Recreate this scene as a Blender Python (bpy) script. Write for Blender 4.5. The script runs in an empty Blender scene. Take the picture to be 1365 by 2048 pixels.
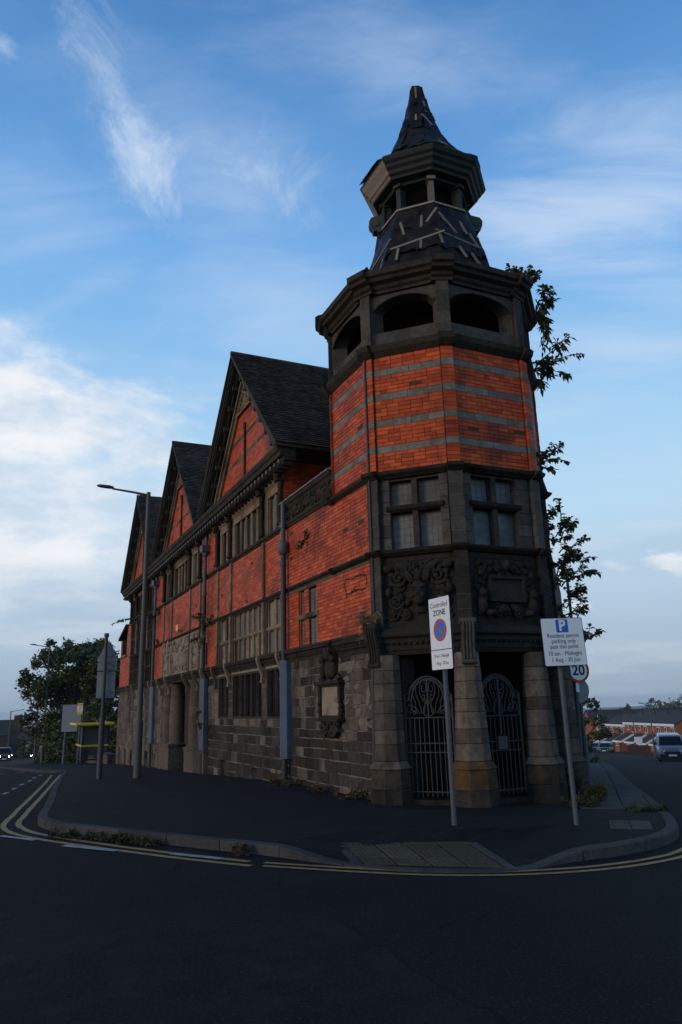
import bpy, bmesh, math, random
from mathutils import Vector, Matrix, noise as mnoise
random.seed(7)
S = bpy.context.scene
COL = S.collection
R_ = math.radians

# ------------------------------------------------------------------ camera
FPX, PITCH, ROLL, CAMH = 1470.0, 14.8, 1.6, 1.6
cam = bpy.data.cameras.new('camera'); camo = bpy.data.objects.new('camera', cam); COL.objects.link(camo)
cam.sensor_fit = 'VERTICAL'; cam.sensor_height = 36.0; cam.lens = FPX / 2048 * 36
cam.clip_start = 0.1; cam.clip_end = 20000
camo.location = (0, 0, CAMH)
fw = Vector((0, math.cos(R_(PITCH)), math.sin(R_(PITCH))))
r0 = Vector((1, 0, 0)); u0 = r0.cross(fw)
rt = r0 * math.cos(R_(ROLL)) - u0 * math.sin(R_(ROLL)); up = r0 * math.sin(R_(ROLL)) + u0 * math.cos(R_(ROLL))
camo.rotation_euler = Matrix((rt, up, -fw)).transposed().to_euler()
S.camera = camo

# ------------------------------------------------------------------ sky, sun, exposure
def N(nt, t, **kw):
    n = nt.nodes.new(t)
    for k, v in kw.items():
        if k.startswith('i_'): n.inputs[int(k[2:]) if k[2:].isdigit() else k[2:].replace('_', ' ')].default_value = v
        else: setattr(n, k, v)
    return n
SUN_EL, SUN_AZ = 13.0, -122.0       # azimuth measured from +Y towards +X
world = bpy.data.worlds.new('World'); S.world = world; world.use_nodes = True
wt = world.node_tree; wt.nodes.clear(); L = wt.links.new
def build_sky():
    out = N(wt, 'ShaderNodeOutputWorld'); bg = N(wt, 'ShaderNodeBackground')
    sky = N(wt, 'ShaderNodeTexSky', sky_type='NISHITA', sun_disc=False)
    sky.sun_elevation = R_(SUN_EL); sky.sun_rotation = R_(SUN_AZ); sky.altitude = 60; sky.air_density = 1.0; sky.dust_density = 0.6; sky.ozone_density = 2.0
    tc = N(wt, 'ShaderNodeTexCoord'); sep = N(wt, 'ShaderNodeSeparateXYZ'); L(tc.outputs['Generated'], sep.inputs[0])
    def math_(op, a, b=None, c=None, clamp=False):
        n = N(wt, 'ShaderNodeMath', operation=op, use_clamp=clamp)
        for i, v in enumerate((a, b, c)):
            if v is None: continue
            if isinstance(v, (int, float)): n.inputs[i].default_value = v
            else: L(v, n.inputs[i])
        return n.outputs[0]
    def ramp(fac, pts, interp='LINEAR'):
        n = N(wt, 'ShaderNodeValToRGB'); n.color_ramp.interpolation = interp
        e = n.color_ramp.elements
        while len(e) < len(pts): e.new(0.5)
        for k, (p, c) in enumerate(pts):
            e[k].position = p; e[k].color = (*c, 1) if len(c) == 3 else c
        L(fac, n.inputs[0]); return n.outputs[0]
    def mix(f, a, b, bt='MIX'):
        n = N(wt, 'ShaderNodeMix', data_type='RGBA', blend_type=bt)
        if isinstance(f, (int, float)): n.inputs[0].default_value = f
        else: L(f, n.inputs[0])
        for i, v in ((6, a), (7, b)):
            if isinstance(v, tuple): n.inputs[i].default_value = (*v, 1)
            else: L(v, n.inputs[i])
        return n.outputs[2]
    z = sep.outputs[2]
    # evening sky: Nishita scaled, balanced towards the deep clear blue of the photograph
    base = mix(1.0, sky.outputs[0], (0.064, 0.064, 0.064), 'MULTIPLY')
    tint = ramp(math_('MAXIMUM', z, 0.0), [(0.0, (0.22, 0.36, 0.52)), (0.05, (0.38, 0.51, 0.66)), (0.14, (0.50, 0.66, 0.82)), (0.25, (0.52, 0.76, 0.97)), (0.34, (0.43, 0.70, 0.97)), (0.46, (0.27, 0.56, 0.93)), (0.56, (0.18, 0.45, 0.87)), (0.68, (0.115, 0.325, 0.70)), (0.77, (0.072, 0.235, 0.56)), (0.88, (0.040, 0.14, 0.38)), (1.0, (0.024, 0.090, 0.26))])
    blue = mix(0.90, base, tint)
    # cloud coordinates: flat layer overhead
    zz = math_('ADD', math_('MAXIMUM', z, 0.0), 0.12)
    cv = N(wt, 'ShaderNodeCombineXYZ'); L(math_('DIVIDE', sep.outputs[0], zz), cv.inputs[0]); L(math_('DIVIDE', sep.outputs[1], zz), cv.inputs[1])
    def blob(d, r0_, r1_):
        d = Vector(d).normalized()
        n = N(wt, 'ShaderNodeVectorMath', operation='DOT_PRODUCT'); L(tc.outputs['Generated'], n.inputs[0]); n.inputs[1].default_value = d
        mr = N(wt, 'ShaderNodeMapRange', interpolation_type='SMOOTHSTEP'); L(n.outputs['Value'], mr.inputs[0])
        mr.inputs[1].default_value = math.cos(R_(r1_)); mr.inputs[2].default_value = math.cos(R_(r0_)); return mr.outputs[0]
    def nz(scale, det, rough, sc=(1, 1, 1), rot=0, dist=0.0, off=(0, 0, 0), src=None):
        m = N(wt, 'ShaderNodeMapping'); m.inputs['Scale'].default_value = sc; m.inputs['Rotation'].default_value = (0, 0, rot); m.inputs['Location'].default_value = off
        L(src or cv.outputs[0], m.inputs[0])
        t = N(wt, 'ShaderNodeTexNoise'); t.inputs['Scale'].default_value = scale; t.inputs['Detail'].default_value = det; t.inputs['Roughness'].default_value = rough; t.inputs['Distortion'].default_value = dist
        L(m.outputs[0], t.inputs['Vector']); return t.outputs[0]
    def sm(v, a, b, o0=0.0, o1=1.0):
        mr = N(wt, 'ShaderNodeMapRange', interpolation_type='SMOOTHSTEP'); L(v, mr.inputs[0])
        mr.inputs[1].default_value = a; mr.inputs[2].default_value = b; mr.inputs[3].default_value = o0; mr.inputs[4].default_value = o1; return mr.outputs[0]
    def dirpx(px, py):
        return fw * FPX + rt * (px - 682.5) - up * (py - 1024)
    def ell(px, py, vx, vy, a, b_):
        """elliptical patch of sky: 1 at its centre, 0 at its edge; (vx, vy) is its long direction, a and b half-lengths in degrees"""
        d = dirpx(px, py).normalized(); e1 = rt * vx - up * vy; e1 = (e1 - d * e1.dot(d)).normalized(); e2 = d.cross(e1).normalized()
        o_ = []
        for e, r in ((e1, a), (e2, b_)):
            n = N(wt, 'ShaderNodeVectorMath', operation='DOT_PRODUCT'); L(tc.outputs['Generated'], n.inputs[0]); n.inputs[1].default_value = e / math.sin(R_(r)); o_.append(math_('POWER', math_('ABSOLUTE', n.outputs['Value']), 2.0))
        f = N(wt, 'ShaderNodeVectorMath', operation='DOT_PRODUCT'); L(tc.outputs['Generated'], f.inputs[0]); f.inputs[1].default_value = d
        r_ = math_('SQRT', math_('ADD', o_[0], o_[1])); return math_('SUBTRACT', math_('MULTIPLY', math_('GREATER_THAN', f.outputs['Value'], 0.0), 2.0), math_('ADD', r_, 1.0))
    def patch(e, noise, k, lo, hi, gain): return math_('MULTIPLY', sm(math_('ADD', e, math_('MULTIPLY', math_('SUBTRACT', noise, 0.5), k)), lo, hi), gain)
    # thin wisps, everywhere
    w1 = sm(nz(1.7, 10, 0.64, (0.75, 1.25, 1), R_(35), 0.4), 0.46, 0.80)
    w2 = sm(nz(6.0, 9, 0.68, (0.6, 1.5, 1), R_(50), 0.5, (3, 1, 0)), 0.38, 0.80)
    thin = math_('MULTIPLY', math_('MULTIPLY', w1, w2), 0.30)
    feather = nz(6.5, 14, 0.70, (1.25, 0.8, 1), R_(20), 0.55, (1.7, 4.2, 0)); soft = nz(3.0, 10, 0.62, (0.7, 1.5, 1), R_(-20), 0.3, (0.3, 2.2, 0))
    sheetn = nz(3.4, 10, 0.64, (0.5, 1.7, 1), R_(62), 0.4, (5, 2, 0))
    for e, nn, k, lo, hi, g_ in ((ell(255, 260, 150, 300, 9.0, 3.3), feather, 3.0, -0.05, 1.6, .85), (ell(215, 190, 120, 230, 6.0, 2.6), feather, 2.8, -0.1, 1.7, .55), (ell(490, 345, 270, 80, 10, 4.2), feather, 2.8, -0.05, 1.7, .58), (ell(420, 290, 300, 170, 16, 9), soft, 2.4, 0.0, 1.6, .46),
                                 (ell(5, 92, 30, 34, 3.2, 2.0), feather, 3.0, 0.2, 1.4, .55), (ell(150, 590, 300, -150, 17, 2.6), sheetn, 2.4, .2, 1.6, .34), (ell(1200, 420, 300, -90, 19, 7.0), sheetn, 3.0, 0.05, 1.5, .64), (ell(1290, 280, 200, -20, 14, 5), sheetn, 2.8, 0.05, 1.6, .48),
                                 (ell(700, 90, 400, 60, 22, 7), soft, 2.6, .05, 1.6, .42), (ell(1230, 690, 200, -60, 15, 7), sheetn, 2.6, .05, 1.5, .48), (ell(520, 640, 200, -40, 16, 9), soft, 2.2, .0, 1.5, .42), (ell(80, 420, 200, 60, 14, 6), sheetn, 2.6, .05, 1.6, .34)):
        thin = math_('MAXIMUM', thin, patch(e, nn, k, lo, hi, g_))
    c1 = mix(thin, blue, (0.66, 0.77, 0.93))
    # bright bank low on the left, its top edge crisp, and small clouds low on the right
    sv = N(wt, 'ShaderNodeMapping'); sv.inputs['Scale'].default_value = (1, 1, 2.4); L(tc.outputs['Generated'], sv.inputs[0])
    nb = nz(4.2, 12, 0.60, dist=0.25, src=sv.outputs[0], off=(2.3, 0.4, 0.15)); nf = nz(16.0, 10, 0.62, src=sv.outputs[0], off=(4.3, 0.4, 2.15))
    bank = None
    for e, nn, k, lo, hi, g_ in ((ell(130, 870, 400, 60, 19, 6.0), nb, 3.2, -.12, 0.70, .98), (ell(-60, 820, 400, 120, 13, 5.5), nb, 2.8, -.15, .7, .96), (ell(60, 1110, 400, -20, 22, 5.0), nb, 3.2, -.2, .8, .96), (ell(100, 1000, 400, 0, 19, 11), nb, 2.4, -.15, .9, .88), (ell(380, 960, 300, 60, 10, 6), nb, 3.0, .25, 1.2, .55),
                                 (ell(-900, 980, 400, 0, 30, 9), nb, 2.8, 0, .9, .9), (ell(1355, 1122, 100, 12, 3.6, 1.25), nf, 2.6, .15, .8, .95), (ell(1225, 1130, 100, 6, 2.0, .6), nf, 2.6, .15, .9, .7), (ell(1160, 1212, 60, -10, 1.2, .6), nf, 2.4, .15, .9, .7)):
        v = patch(e, nn, k, lo, hi, g_); bank = v if bank is None else math_('MAXIMUM', bank, v)
    cc = mix(sm(nz(5.2, 10, 0.62, src=sv.outputs[0], off=(0, 3, 1)), 0.34, 0.60), (0.58, 0.70, 0.84), (0.90, 0.92, 0.95))
    c2 = mix(bank, c1, cc)
    # grey flat stratus near the horizon
    sv2 = N(wt, 'ShaderNodeMapping'); sv2.inputs['Scale'].default_value = (1, 1, 9.0); L(tc.outputs['Generated'], sv2.inputs[0])
    lowmask = math_('MULTIPLY', sm(z, 0.30, 0.10), sm(z, -0.02, 0.05))
    gr = math_('MULTIPLY', sm(nz(2.2, 7, 0.55, src=sv2.outputs[0], off=(1, 2, 3)), 0.44, 0.66), lowmask)
    c3 = mix(math_('MULTIPLY', gr, 0.55), c2, (0.42, 0.52, 0.66))
    wl = math_('MULTIPLY', sm(nz(2.6, 8, 0.6, src=sv2.outputs[0], off=(7, 5, 1)), 0.46, 0.68), sm(z, 0.34, 0.14))
    c4 = mix(math_('MULTIPLY', wl, 0.55), c3, (0.70, 0.76, 0.84))
    hz = sm(z, 0.10, 0.0)
    c5 = mix(math_('MULTIPLY', hz, 0.45), c4, (0.40, 0.47, 0.55))
    L(c5, bg.inputs[0]); bg.inputs[1].default_value = 1.0
    L(bg.outputs[0], out.inputs[0])
build_sky()
sun = bpy.data.lights.new('sun', 'SUN'); suno = bpy.data.objects.new('sun', sun); COL.objects.link(suno)
sun.energy = 1.15; sun.angle = R_(20); sun.color = (1.0, 0.76, 0.50)
sd = Vector((math.sin(R_(SUN_AZ)) * math.cos(R_(SUN_EL)), math.cos(R_(SUN_AZ)) * math.cos(R_(SUN_EL)), math.sin(R_(SUN_EL))))
suno.rotation_euler = (-sd).to_track_quat('-Z', 'Y').to_euler()
suno.location = sd * 60
vs = S.view_settings; vs.view_transform = 'Standard'; vs.look = 'None'; vs.exposure = 0; vs.gamma = 1; vs.use_curve_mapping = False
S.cycles.volume_step_rate = 4.0
S.cycles.max_bounces = 6; S.cycles.diffuse_bounces = 3; S.cycles.glossy_bounces = 3; S.cycles.transmission_bounces = 4; S.cycles.transparent_max_bounces = 8

# ------------------------------------------------------------------ materials
MATS = {}
def mat(name, col, var=None, col2=None, nscale=3.0, rough=0.85, bump=0.0, bscale=40.0, tone=0.0, tonecol=None, spec=0.3, stain=None, stainscale=1.0, stain_amt=0.7, streak=False, metallic=0.0, emit=None, det=6, coat=0.0):
    m = bpy.data.materials.new(name); m.use_nodes = True; nt = m.node_tree; b = nt.nodes['Principled BSDF']; l = nt.links.new
    b.inputs['Roughness'].default_value = rough; b.inputs['Specular IOR Level'].default_value = spec; b.inputs['Metallic'].default_value = metallic
    if coat: b.inputs['Coat Weight'].default_value = coat; b.inputs['Coat Roughness'].default_value = 0.15
    tc = N(nt, 'ShaderNodeTexCoord')
    def nzz(sc, d=det, r=0.6, vec=None, rot=None):
        t = N(nt, 'ShaderNodeTexNoise'); t.inputs['Scale'].default_value = sc; t.inputs['Detail'].default_value = d; t.inputs['Roughness'].default_value = r
        l(vec or tc.outputs['Object'], t.inputs['Vector']); return t.outputs[0]
    def mx(f, a, c, bt='MIX'):
        n = N(nt, 'ShaderNodeMix', data_type='RGBA', blend_type=bt)
        if isinstance(f, (int, float)): n.inputs[0].default_value = f
        else: l(f, n.inputs[0])
        for i, v in ((6, a), (7, c)):
            if isinstance(v, tuple): n.inputs[i].default_value = (*v, 1)
            else: l(v, n.inputs[i])
        return n.outputs[2]
    def mr(v, a, c, o0=0.0, o1=1.0):
        n = N(nt, 'ShaderNodeMapRange', interpolation_type='SMOOTHSTEP'); l(v, n.inputs[0]); n.inputs[1].default_value = a; n.inputs[2].default_value = c; n.inputs[3].default_value = o0; n.inputs[4].default_value = o1; return n.outputs[0]
    c = col
    if tonecol:
        at = N(nt, 'ShaderNodeAttribute', attribute_name='tone'); c = mx(at.outputs['Fac'], col, tonecol)
    if col2 is not None: c = mx(mr(nzz(nscale), 0.38, 0.66), c, col2)
    if var: c = mx(mr(nzz(nscale * 6, 8, 0.7), 0.35, 0.7, 0, var), c, tuple(x * 0.45 for x in col))
    if stain is not None:
        vec = tc.outputs['Object']
        if streak:
            mp = N(nt, 'ShaderNodeMapping'); mp.inputs['Scale'].default_value = (1, 1, 0.22); l(vec, mp.inputs[0]); vec = mp.outputs[0]
        c = mx(mr(nzz(stainscale, 8, 0.62, vec), 0.46, 0.66, 0, stain_amt), c, stain)
    if isinstance(c, tuple): b.inputs['Base Color'].default_value = (*c, 1)
    else: l(c, b.inputs['Base Color'])
    if bump:
        bp = N(nt, 'ShaderNodeBump'); bp.inputs['Strength'].default_value = min(1.0, bump); bp.inputs['Distance'].default_value = 0.02
        l(nzz(bscale, 8, 0.65), bp.inputs['Height']); l(bp.outputs[0], b.inputs['Normal'])
    if emit:
        b.inputs['Emission Color'].default_value = (*emit[0], 1); b.inputs['Emission Strength'].default_value = emit[1]
    MATS[name] = m; return m
M = MATS
mat('red_brick', (0.36, 0.044, 0.011), tonecol=(0.66, 0.108, 0.026), nscale=0.7, var=0.30, rough=0.55, spec=0.14, bump=0.25, bscale=90, stain=(0.085, 0.020, 0.011), stainscale=0.75, stain_amt=0.72)
mat('brick_mortar', (0.085, 0.040, 0.028), var=0.5, rough=0.95)
mat('weathered_stone', (0.085, 0.065, 0.050), tonecol=(0.205, 0.162, 0.128), nscale=1.3, var=0.6, rough=0.9, bump=0.6, bscale=30, stain=(0.030, 0.024, 0.020), stainscale=1.1, stain_amt=0.85, streak=True, spec=0.12)
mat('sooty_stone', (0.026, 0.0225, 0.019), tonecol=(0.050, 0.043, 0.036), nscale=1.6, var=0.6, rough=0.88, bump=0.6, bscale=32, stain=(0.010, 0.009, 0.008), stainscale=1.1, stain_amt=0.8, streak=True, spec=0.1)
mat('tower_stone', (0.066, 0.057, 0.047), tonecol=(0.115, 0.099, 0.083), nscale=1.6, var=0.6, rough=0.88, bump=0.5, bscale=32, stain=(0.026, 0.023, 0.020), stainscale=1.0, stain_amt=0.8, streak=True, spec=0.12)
mat('grimy_stone', (0.036, 0.029, 0.024), tonecol=(0.068, 0.056, 0.047), nscale=1.4, var=0.6, rough=0.9, bump=0.6, bscale=30, stain=(0.020, 0.017, 0.015), stainscale=0.9, stain_amt=0.85, streak=True, spec=0.1)
mat('ochre_stone', (0.085, 0.049, 0.020), tonecol=(0.12, 0.072, 0.032), var=0.5, nscale=2, rough=0.9, bump=0.6, bscale=30, stain=(0.035, 0.026, 0.020), stainscale=2.0, spec=0.1)
mat('sandstone', (0.21, 0.150, 0.095), tonecol=(0.30, 0.22, 0.145), nscale=1.2, var=0.6, rough=0.9, bump=0.5, bscale=30, stain=(0.06, 0.047, 0.036), stainscale=1.0, stain_amt=0.85, streak=True, spec=0.1)
mat('column_stone', (0.105, 0.080, 0.060), tonecol=(0.155, 0.120, 0.090), nscale=1.2, var=0.6, rough=0.9, bump=0.5, bscale=30, stain=(0.035, 0.028, 0.022), stainscale=1.0, stain_amt=0.8, streak=True, spec=0.1)
mat('leaf_bright', (0.085, 0.105, 0.028), tonecol=(0.19, 0.19, 0.06), rough=0.6)
mat('dark_sandstone', (0.042, 0.033, 0.025), tonecol=(0.070, 0.055, 0.042), var=0.6, nscale=1.6, rough=0.9, bump=0.6, bscale=30, stain=(0.018, 0.016, 0.014), stainscale=1.2, spec=0.1)
mat('relief_stone', (0.30, 0.235, 0.175), nscale=3, var=0.7, rough=0.9, bump=0.5, bscale=40, stain=(0.07, 0.055, 0.045), stainscale=2.2, spec=0.1)
mat('lime_mortar', (0.19, 0.16, 0.128), nscale=1.2, var=0.4, rough=0.95, stain=(0.035, 0.03, 0.026), stainscale=1.6, stain_amt=1.0, bump=0.4, spec=0.1)
mat('pale_mortar', (0.20, 0.17, 0.135), var=0.5, nscale=3, rough=0.95, stain=(0.10, 0.085, 0.07), stainscale=4, bump=0.5, spec=0.1)
mat('spray_paint', (0.045, 0.02, 0.022), rough=0.8, spec=0.1)
mat('slate_band', (0.135, 0.115, 0.095), tonecol=(0.21, 0.18, 0.15), var=0.4, rough=0.8, bump=0.3, stain=(0.30, 0.28, 0.26), stainscale=3.5, stain_amt=0.4, spec=0.1)
mat('clay_tile', (0.040, 0.030, 0.024), tonecol=(0.105, 0.076, 0.060), nscale=0.8, var=0.5, rough=0.8, stain=(0.12, 0.13, 0.11), stainscale=1.2, stain_amt=0.25, spec=0.1)
mat('dark_timber', (0.042, 0.035, 0.028), tonecol=(0.075, 0.063, 0.050), nscale=2, var=0.5, rough=0.8, bump=0.3, stain=(0.022, 0.020, 0.018), stainscale=2, spec=0.1)
mat('pale_timber', (0.15, 0.13, 0.105), tonecol=(0.24, 0.21, 0.175), var=0.5, nscale=4, rough=0.85, bump=0.3, bscale=60)
mat('bleached_timber', (0.24, 0.185, 0.15), tonecol=(0.33, 0.27, 0.22), var=0.6, nscale=4, rough=0.85, bump=0.3)
mat('green_timber', (0.024, 0.027, 0.023), tonecol=(0.042, 0.046, 0.040), var=0.6, nscale=3, rough=0.75, bump=0.3, stain=(0.02, 0.024, 0.022), stainscale=3)
mat('verdigris_paint', (0.055, 0.068, 0.062), var=0.5, nscale=4, rough=0.7, stain=(0.10, 0.06, 0.035), stainscale=3)
mat('tarpaulin', (0.014, 0.0115, 0.0115), nscale=5, col2=(0.026, 0.022, 0.022), rough=0.42, spec=0.07, bump=1.0, bscale=5)
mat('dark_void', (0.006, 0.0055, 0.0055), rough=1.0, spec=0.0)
mat('window_board', (0.115, 0.105, 0.095), tonecol=(0.165, 0.152, 0.138), var=0.5, nscale=2, rough=0.7, stain=(0.07, 0.065, 0.06), stainscale=2)
mat('tower_board', (0.145, 0.140, 0.134), tonecol=(0.19, 0.185, 0.178), var=0.4, nscale=2, rough=0.6, stain=(0.08, 0.076, 0.072), stainscale=2, spec=0.1)
mat('blue_board', (0.11, 0.122, 0.135), tonecol=(0.15, 0.165, 0.18), var=0.4, nscale=2, rough=0.5, stain=(0.05, 0.05, 0.052), stainscale=2)
mat('window_glass', (0.02, 0.026, 0.026), rough=0.12, spec=0.6, col2=(0.05, 0.055, 0.05), nscale=2)
mat('lead_grid', (0.23, 0.225, 0.215), rough=0.6)
mat('lead_sheet', (0.20, 0.21, 0.22), var=0.4, nscale=2, rough=0.45, stain=(0.08, 0.085, 0.09), stainscale=1.5)
mat('cast_iron', (0.035, 0.038, 0.045), rough=0.5, var=0.4, nscale=4)
mat('grey_pipe', (0.085, 0.095, 0.11), rough=0.5, var=0.4, nscale=4)
mat('blue_paint', (0.066, 0.102, 0.160), rough=0.45, var=0.3, nscale=3, stain=(0.04, 0.06, 0.09), stainscale=2)
mat('gate_paint', (0.036, 0.047, 0.053), rough=0.55, var=0.5, nscale=6, stain=(0.05, 0.032, 0.02), stainscale=7, stain_amt=0.9)
mat('slate_grey', (0.085, 0.09, 0.095), rough=0.5, var=0.3, nscale=3)
mat('alarm_plastic', (0.70, 0.34, 0.10), rough=0.4)
mat('asphalt', (0.036, 0.037, 0.040), col2=(0.050, 0.051, 0.053), nscale=0.5, var=0.5, rough=0.82, bump=0.7, bscale=110, spec=0.35, stain=(0.075, 0.077, 0.082), stainscale=0.35, stain_amt=0.35)
mat('pavement_asphalt', (0.015, 0.015, 0.016), col2=(0.021, 0.021, 0.021), nscale=0.7, var=0.5, rough=0.85, bump=0.6, bscale=120, stain=(0.010, 0.010, 0.011), stainscale=0.45, stain_amt=0.8, spec=0.1)
mat('kerb_concrete', (0.044, 0.0415, 0.039), tonecol=(0.078, 0.074, 0.070), var=0.5, nscale=3, rough=0.9, bump=0.4, stain=(0.07, 0.068, 0.063), stainscale=1.4, spec=0.1)
mat('paving_concrete', (0.055, 0.052, 0.049), tonecol=(0.085, 0.08, 0.075), var=0.5, nscale=2, rough=0.9, bump=0.4, stain=(0.05, 0.048, 0.045), stainscale=1.2, spec=0.1)
mat('tactile_concrete', (0.060, 0.049, 0.032), tonecol=(0.10, 0.082, 0.055), var=0.6, nscale=3, rough=0.9, bump=0.4, stain=(0.05, 0.044, 0.036), stainscale=2, spec=0.1)
mat('yellow_line', (0.30, 0.19, 0.062), var=0.5, nscale=4, rough=0.7, stain=(0.14, 0.11, 0.075), stainscale=8, stain_amt=0.9)
mat('white_line', (0.30, 0.30, 0.30), var=0.5, nscale=4, rough=0.7, stain=(0.10, 0.10, 0.10), stainscale=5, stain_amt=0.8)
mat('sign_white', (0.72, 0.73, 0.74), rough=0.45, var=0.08, nscale=2)
mat('sign_black', (0.02, 0.02, 0.02), rough=0.5)
mat('sign_blue', (0.02, 0.11, 0.46), rough=0.45)
mat('sign_red', (0.48, 0.03, 0.025), rough=0.45)
mat('faded_red', (0.42, 0.085, 0.065), rough=0.5)
mat('faded_blue', (0.035, 0.15, 0.52), rough=0.5)
mat('sign_back', (0.20, 0.215, 0.23), rough=0.5, var=0.2, nscale=2)
mat('dark_blue_back', (0.035, 0.052, 0.085), rough=0.5)
mat('galvanised', (0.075, 0.08, 0.088), rough=0.5, var=0.3, nscale=3)
mat('lamp_grey', (0.075, 0.073, 0.07), rough=0.5, var=0.2, nscale=3)
mat('dark_pole', (0.055, 0.057, 0.062), rough=0.55, var=0.2, nscale=3)
mat('black_metal', (0.018, 0.018, 0.02), rough=0.45)
mat('shelter_yellow', (0.62, 0.43, 0.02), rough=0.4)
mat('bark', (0.055, 0.042, 0.032), rough=0.95, var=0.5, nscale=5)
mat('leaf', (0.055, 0.078, 0.022), tonecol=(0.125, 0.135, 0.040), rough=0.6)
mat('leaf_dark', (0.040, 0.055, 0.020), tonecol=(0.090, 0.098, 0.032), rough=0.65)
mat('leaf_rust', (0.085, 0.055, 0.022), tonecol=(0.14, 0.10, 0.035), rough=0.7)
mat('dry_grass', (0.16, 0.12, 0.07), tonecol=(0.26, 0.20, 0.12), rough=0.8)
mat('grass', (0.028, 0.040, 0.012), tonecol=(0.052, 0.062, 0.020), rough=0.8)
mat('far_land', (0.040, 0.055, 0.030), col2=(0.075, 0.07, 0.05), nscale=0.004, var=0.5, rough=0.95)
mat('far_hill', (0.045, 0.06, 0.04), col2=(0.06, 0.075, 0.05), nscale=0.004, rough=0.95)
mat('house_brick', (0.30, 0.095, 0.045), var=0.4, nscale=1.2, rough=0.85)
mat('house_orange', (0.36, 0.125, 0.05), var=0.4, nscale=1.2, rough=0.85)
mat('house_render', (0.45, 0.42, 0.38), rough=0.9, var=0.2, nscale=1)
mat('house_pale', (0.11, 0.10, 0.088), rough=0.9, var=0.3, nscale=1)
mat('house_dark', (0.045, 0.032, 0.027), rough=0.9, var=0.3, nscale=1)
mat('house_roof', (0.042, 0.036, 0.034), var=0.4, nscale=1.2, rough=0.8)
mat('upvc_white', (0.70, 0.71, 0.73), rough=0.4)
mat('pane_dark', (0.03, 0.035, 0.045), rough=0.15, spec=0.6)
mat('fence_wood', (0.055, 0.036, 0.026), rough=0.9, var=0.4, nscale=2)
mat('silver_paint', (0.20, 0.21, 0.225), rough=0.32, metallic=0.3, coat=0.6)
mat('black_paint', (0.014, 0.016, 0.02), rough=0.25, coat=0.6, spec=0.5)
mat('navy_paint', (0.022, 0.032, 0.05), rough=0.25, coat=0.6, spec=0.5)
mat('brown_paint', (0.075, 0.06, 0.05), rough=0.5, coat=0.15)
mat('car_trim', (0.015, 0.015, 0.016), rough=0.6)
mat('car_glass', (0.012, 0.015, 0.02), rough=0.15, spec=0.25)
mat('tyre', (0.012, 0.012, 0.012), rough=0.9)
mat('wheel_rim', (0.28, 0.29, 0.30), rough=0.35, metallic=0.7)
mat('lamp_lens', (0.55, 0.56, 0.58), rough=0.15)
mat('headlight_on', (0.9, 0.85, 0.7), rough=0.3, emit=((1.0, 0.80, 0.50), 45.0))
mat('headlight_white', (0.9, 0.9, 0.9), rough=0.3, emit=((0.92, 0.96, 1.0), 30.0))
mat('number_plate', (0.65, 0.65, 0.62), rough=0.5)
mat('bin_purple', (0.10, 0.03, 0.09), rough=0.5)
mat('warehouse_metal', (0.35, 0.40, 0.48), rough=0.5)
def glassmat(name, col, alpha):
    m = bpy.data.materials.new(name); m.use_nodes = True; nt = m.node_tree; nt.nodes.clear()
    o = N(nt, 'ShaderNodeOutputMaterial'); t = N(nt, 'ShaderNodeBsdfTransparent'); g = N(nt, 'ShaderNodeBsdfPrincipled'); x = N(nt, 'ShaderNodeMixShader')
    t.inputs[0].default_value = (0.85, 0.88, 0.88, 1); g.inputs['Base Color'].default_value = (*col, 1); g.inputs['Roughness'].default_value = 0.15
    x.inputs[0].default_value = alpha
    nt.links.new(t.outputs[0], x.inputs[1]); nt.links.new(g.outputs[0], x.inputs[2]); nt.links.new(x.outputs[0], o.inputs[0]); MATS[name] = m
glassmat('shelter_glass', (0.10, 0.11, 0.11), 0.45)

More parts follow.
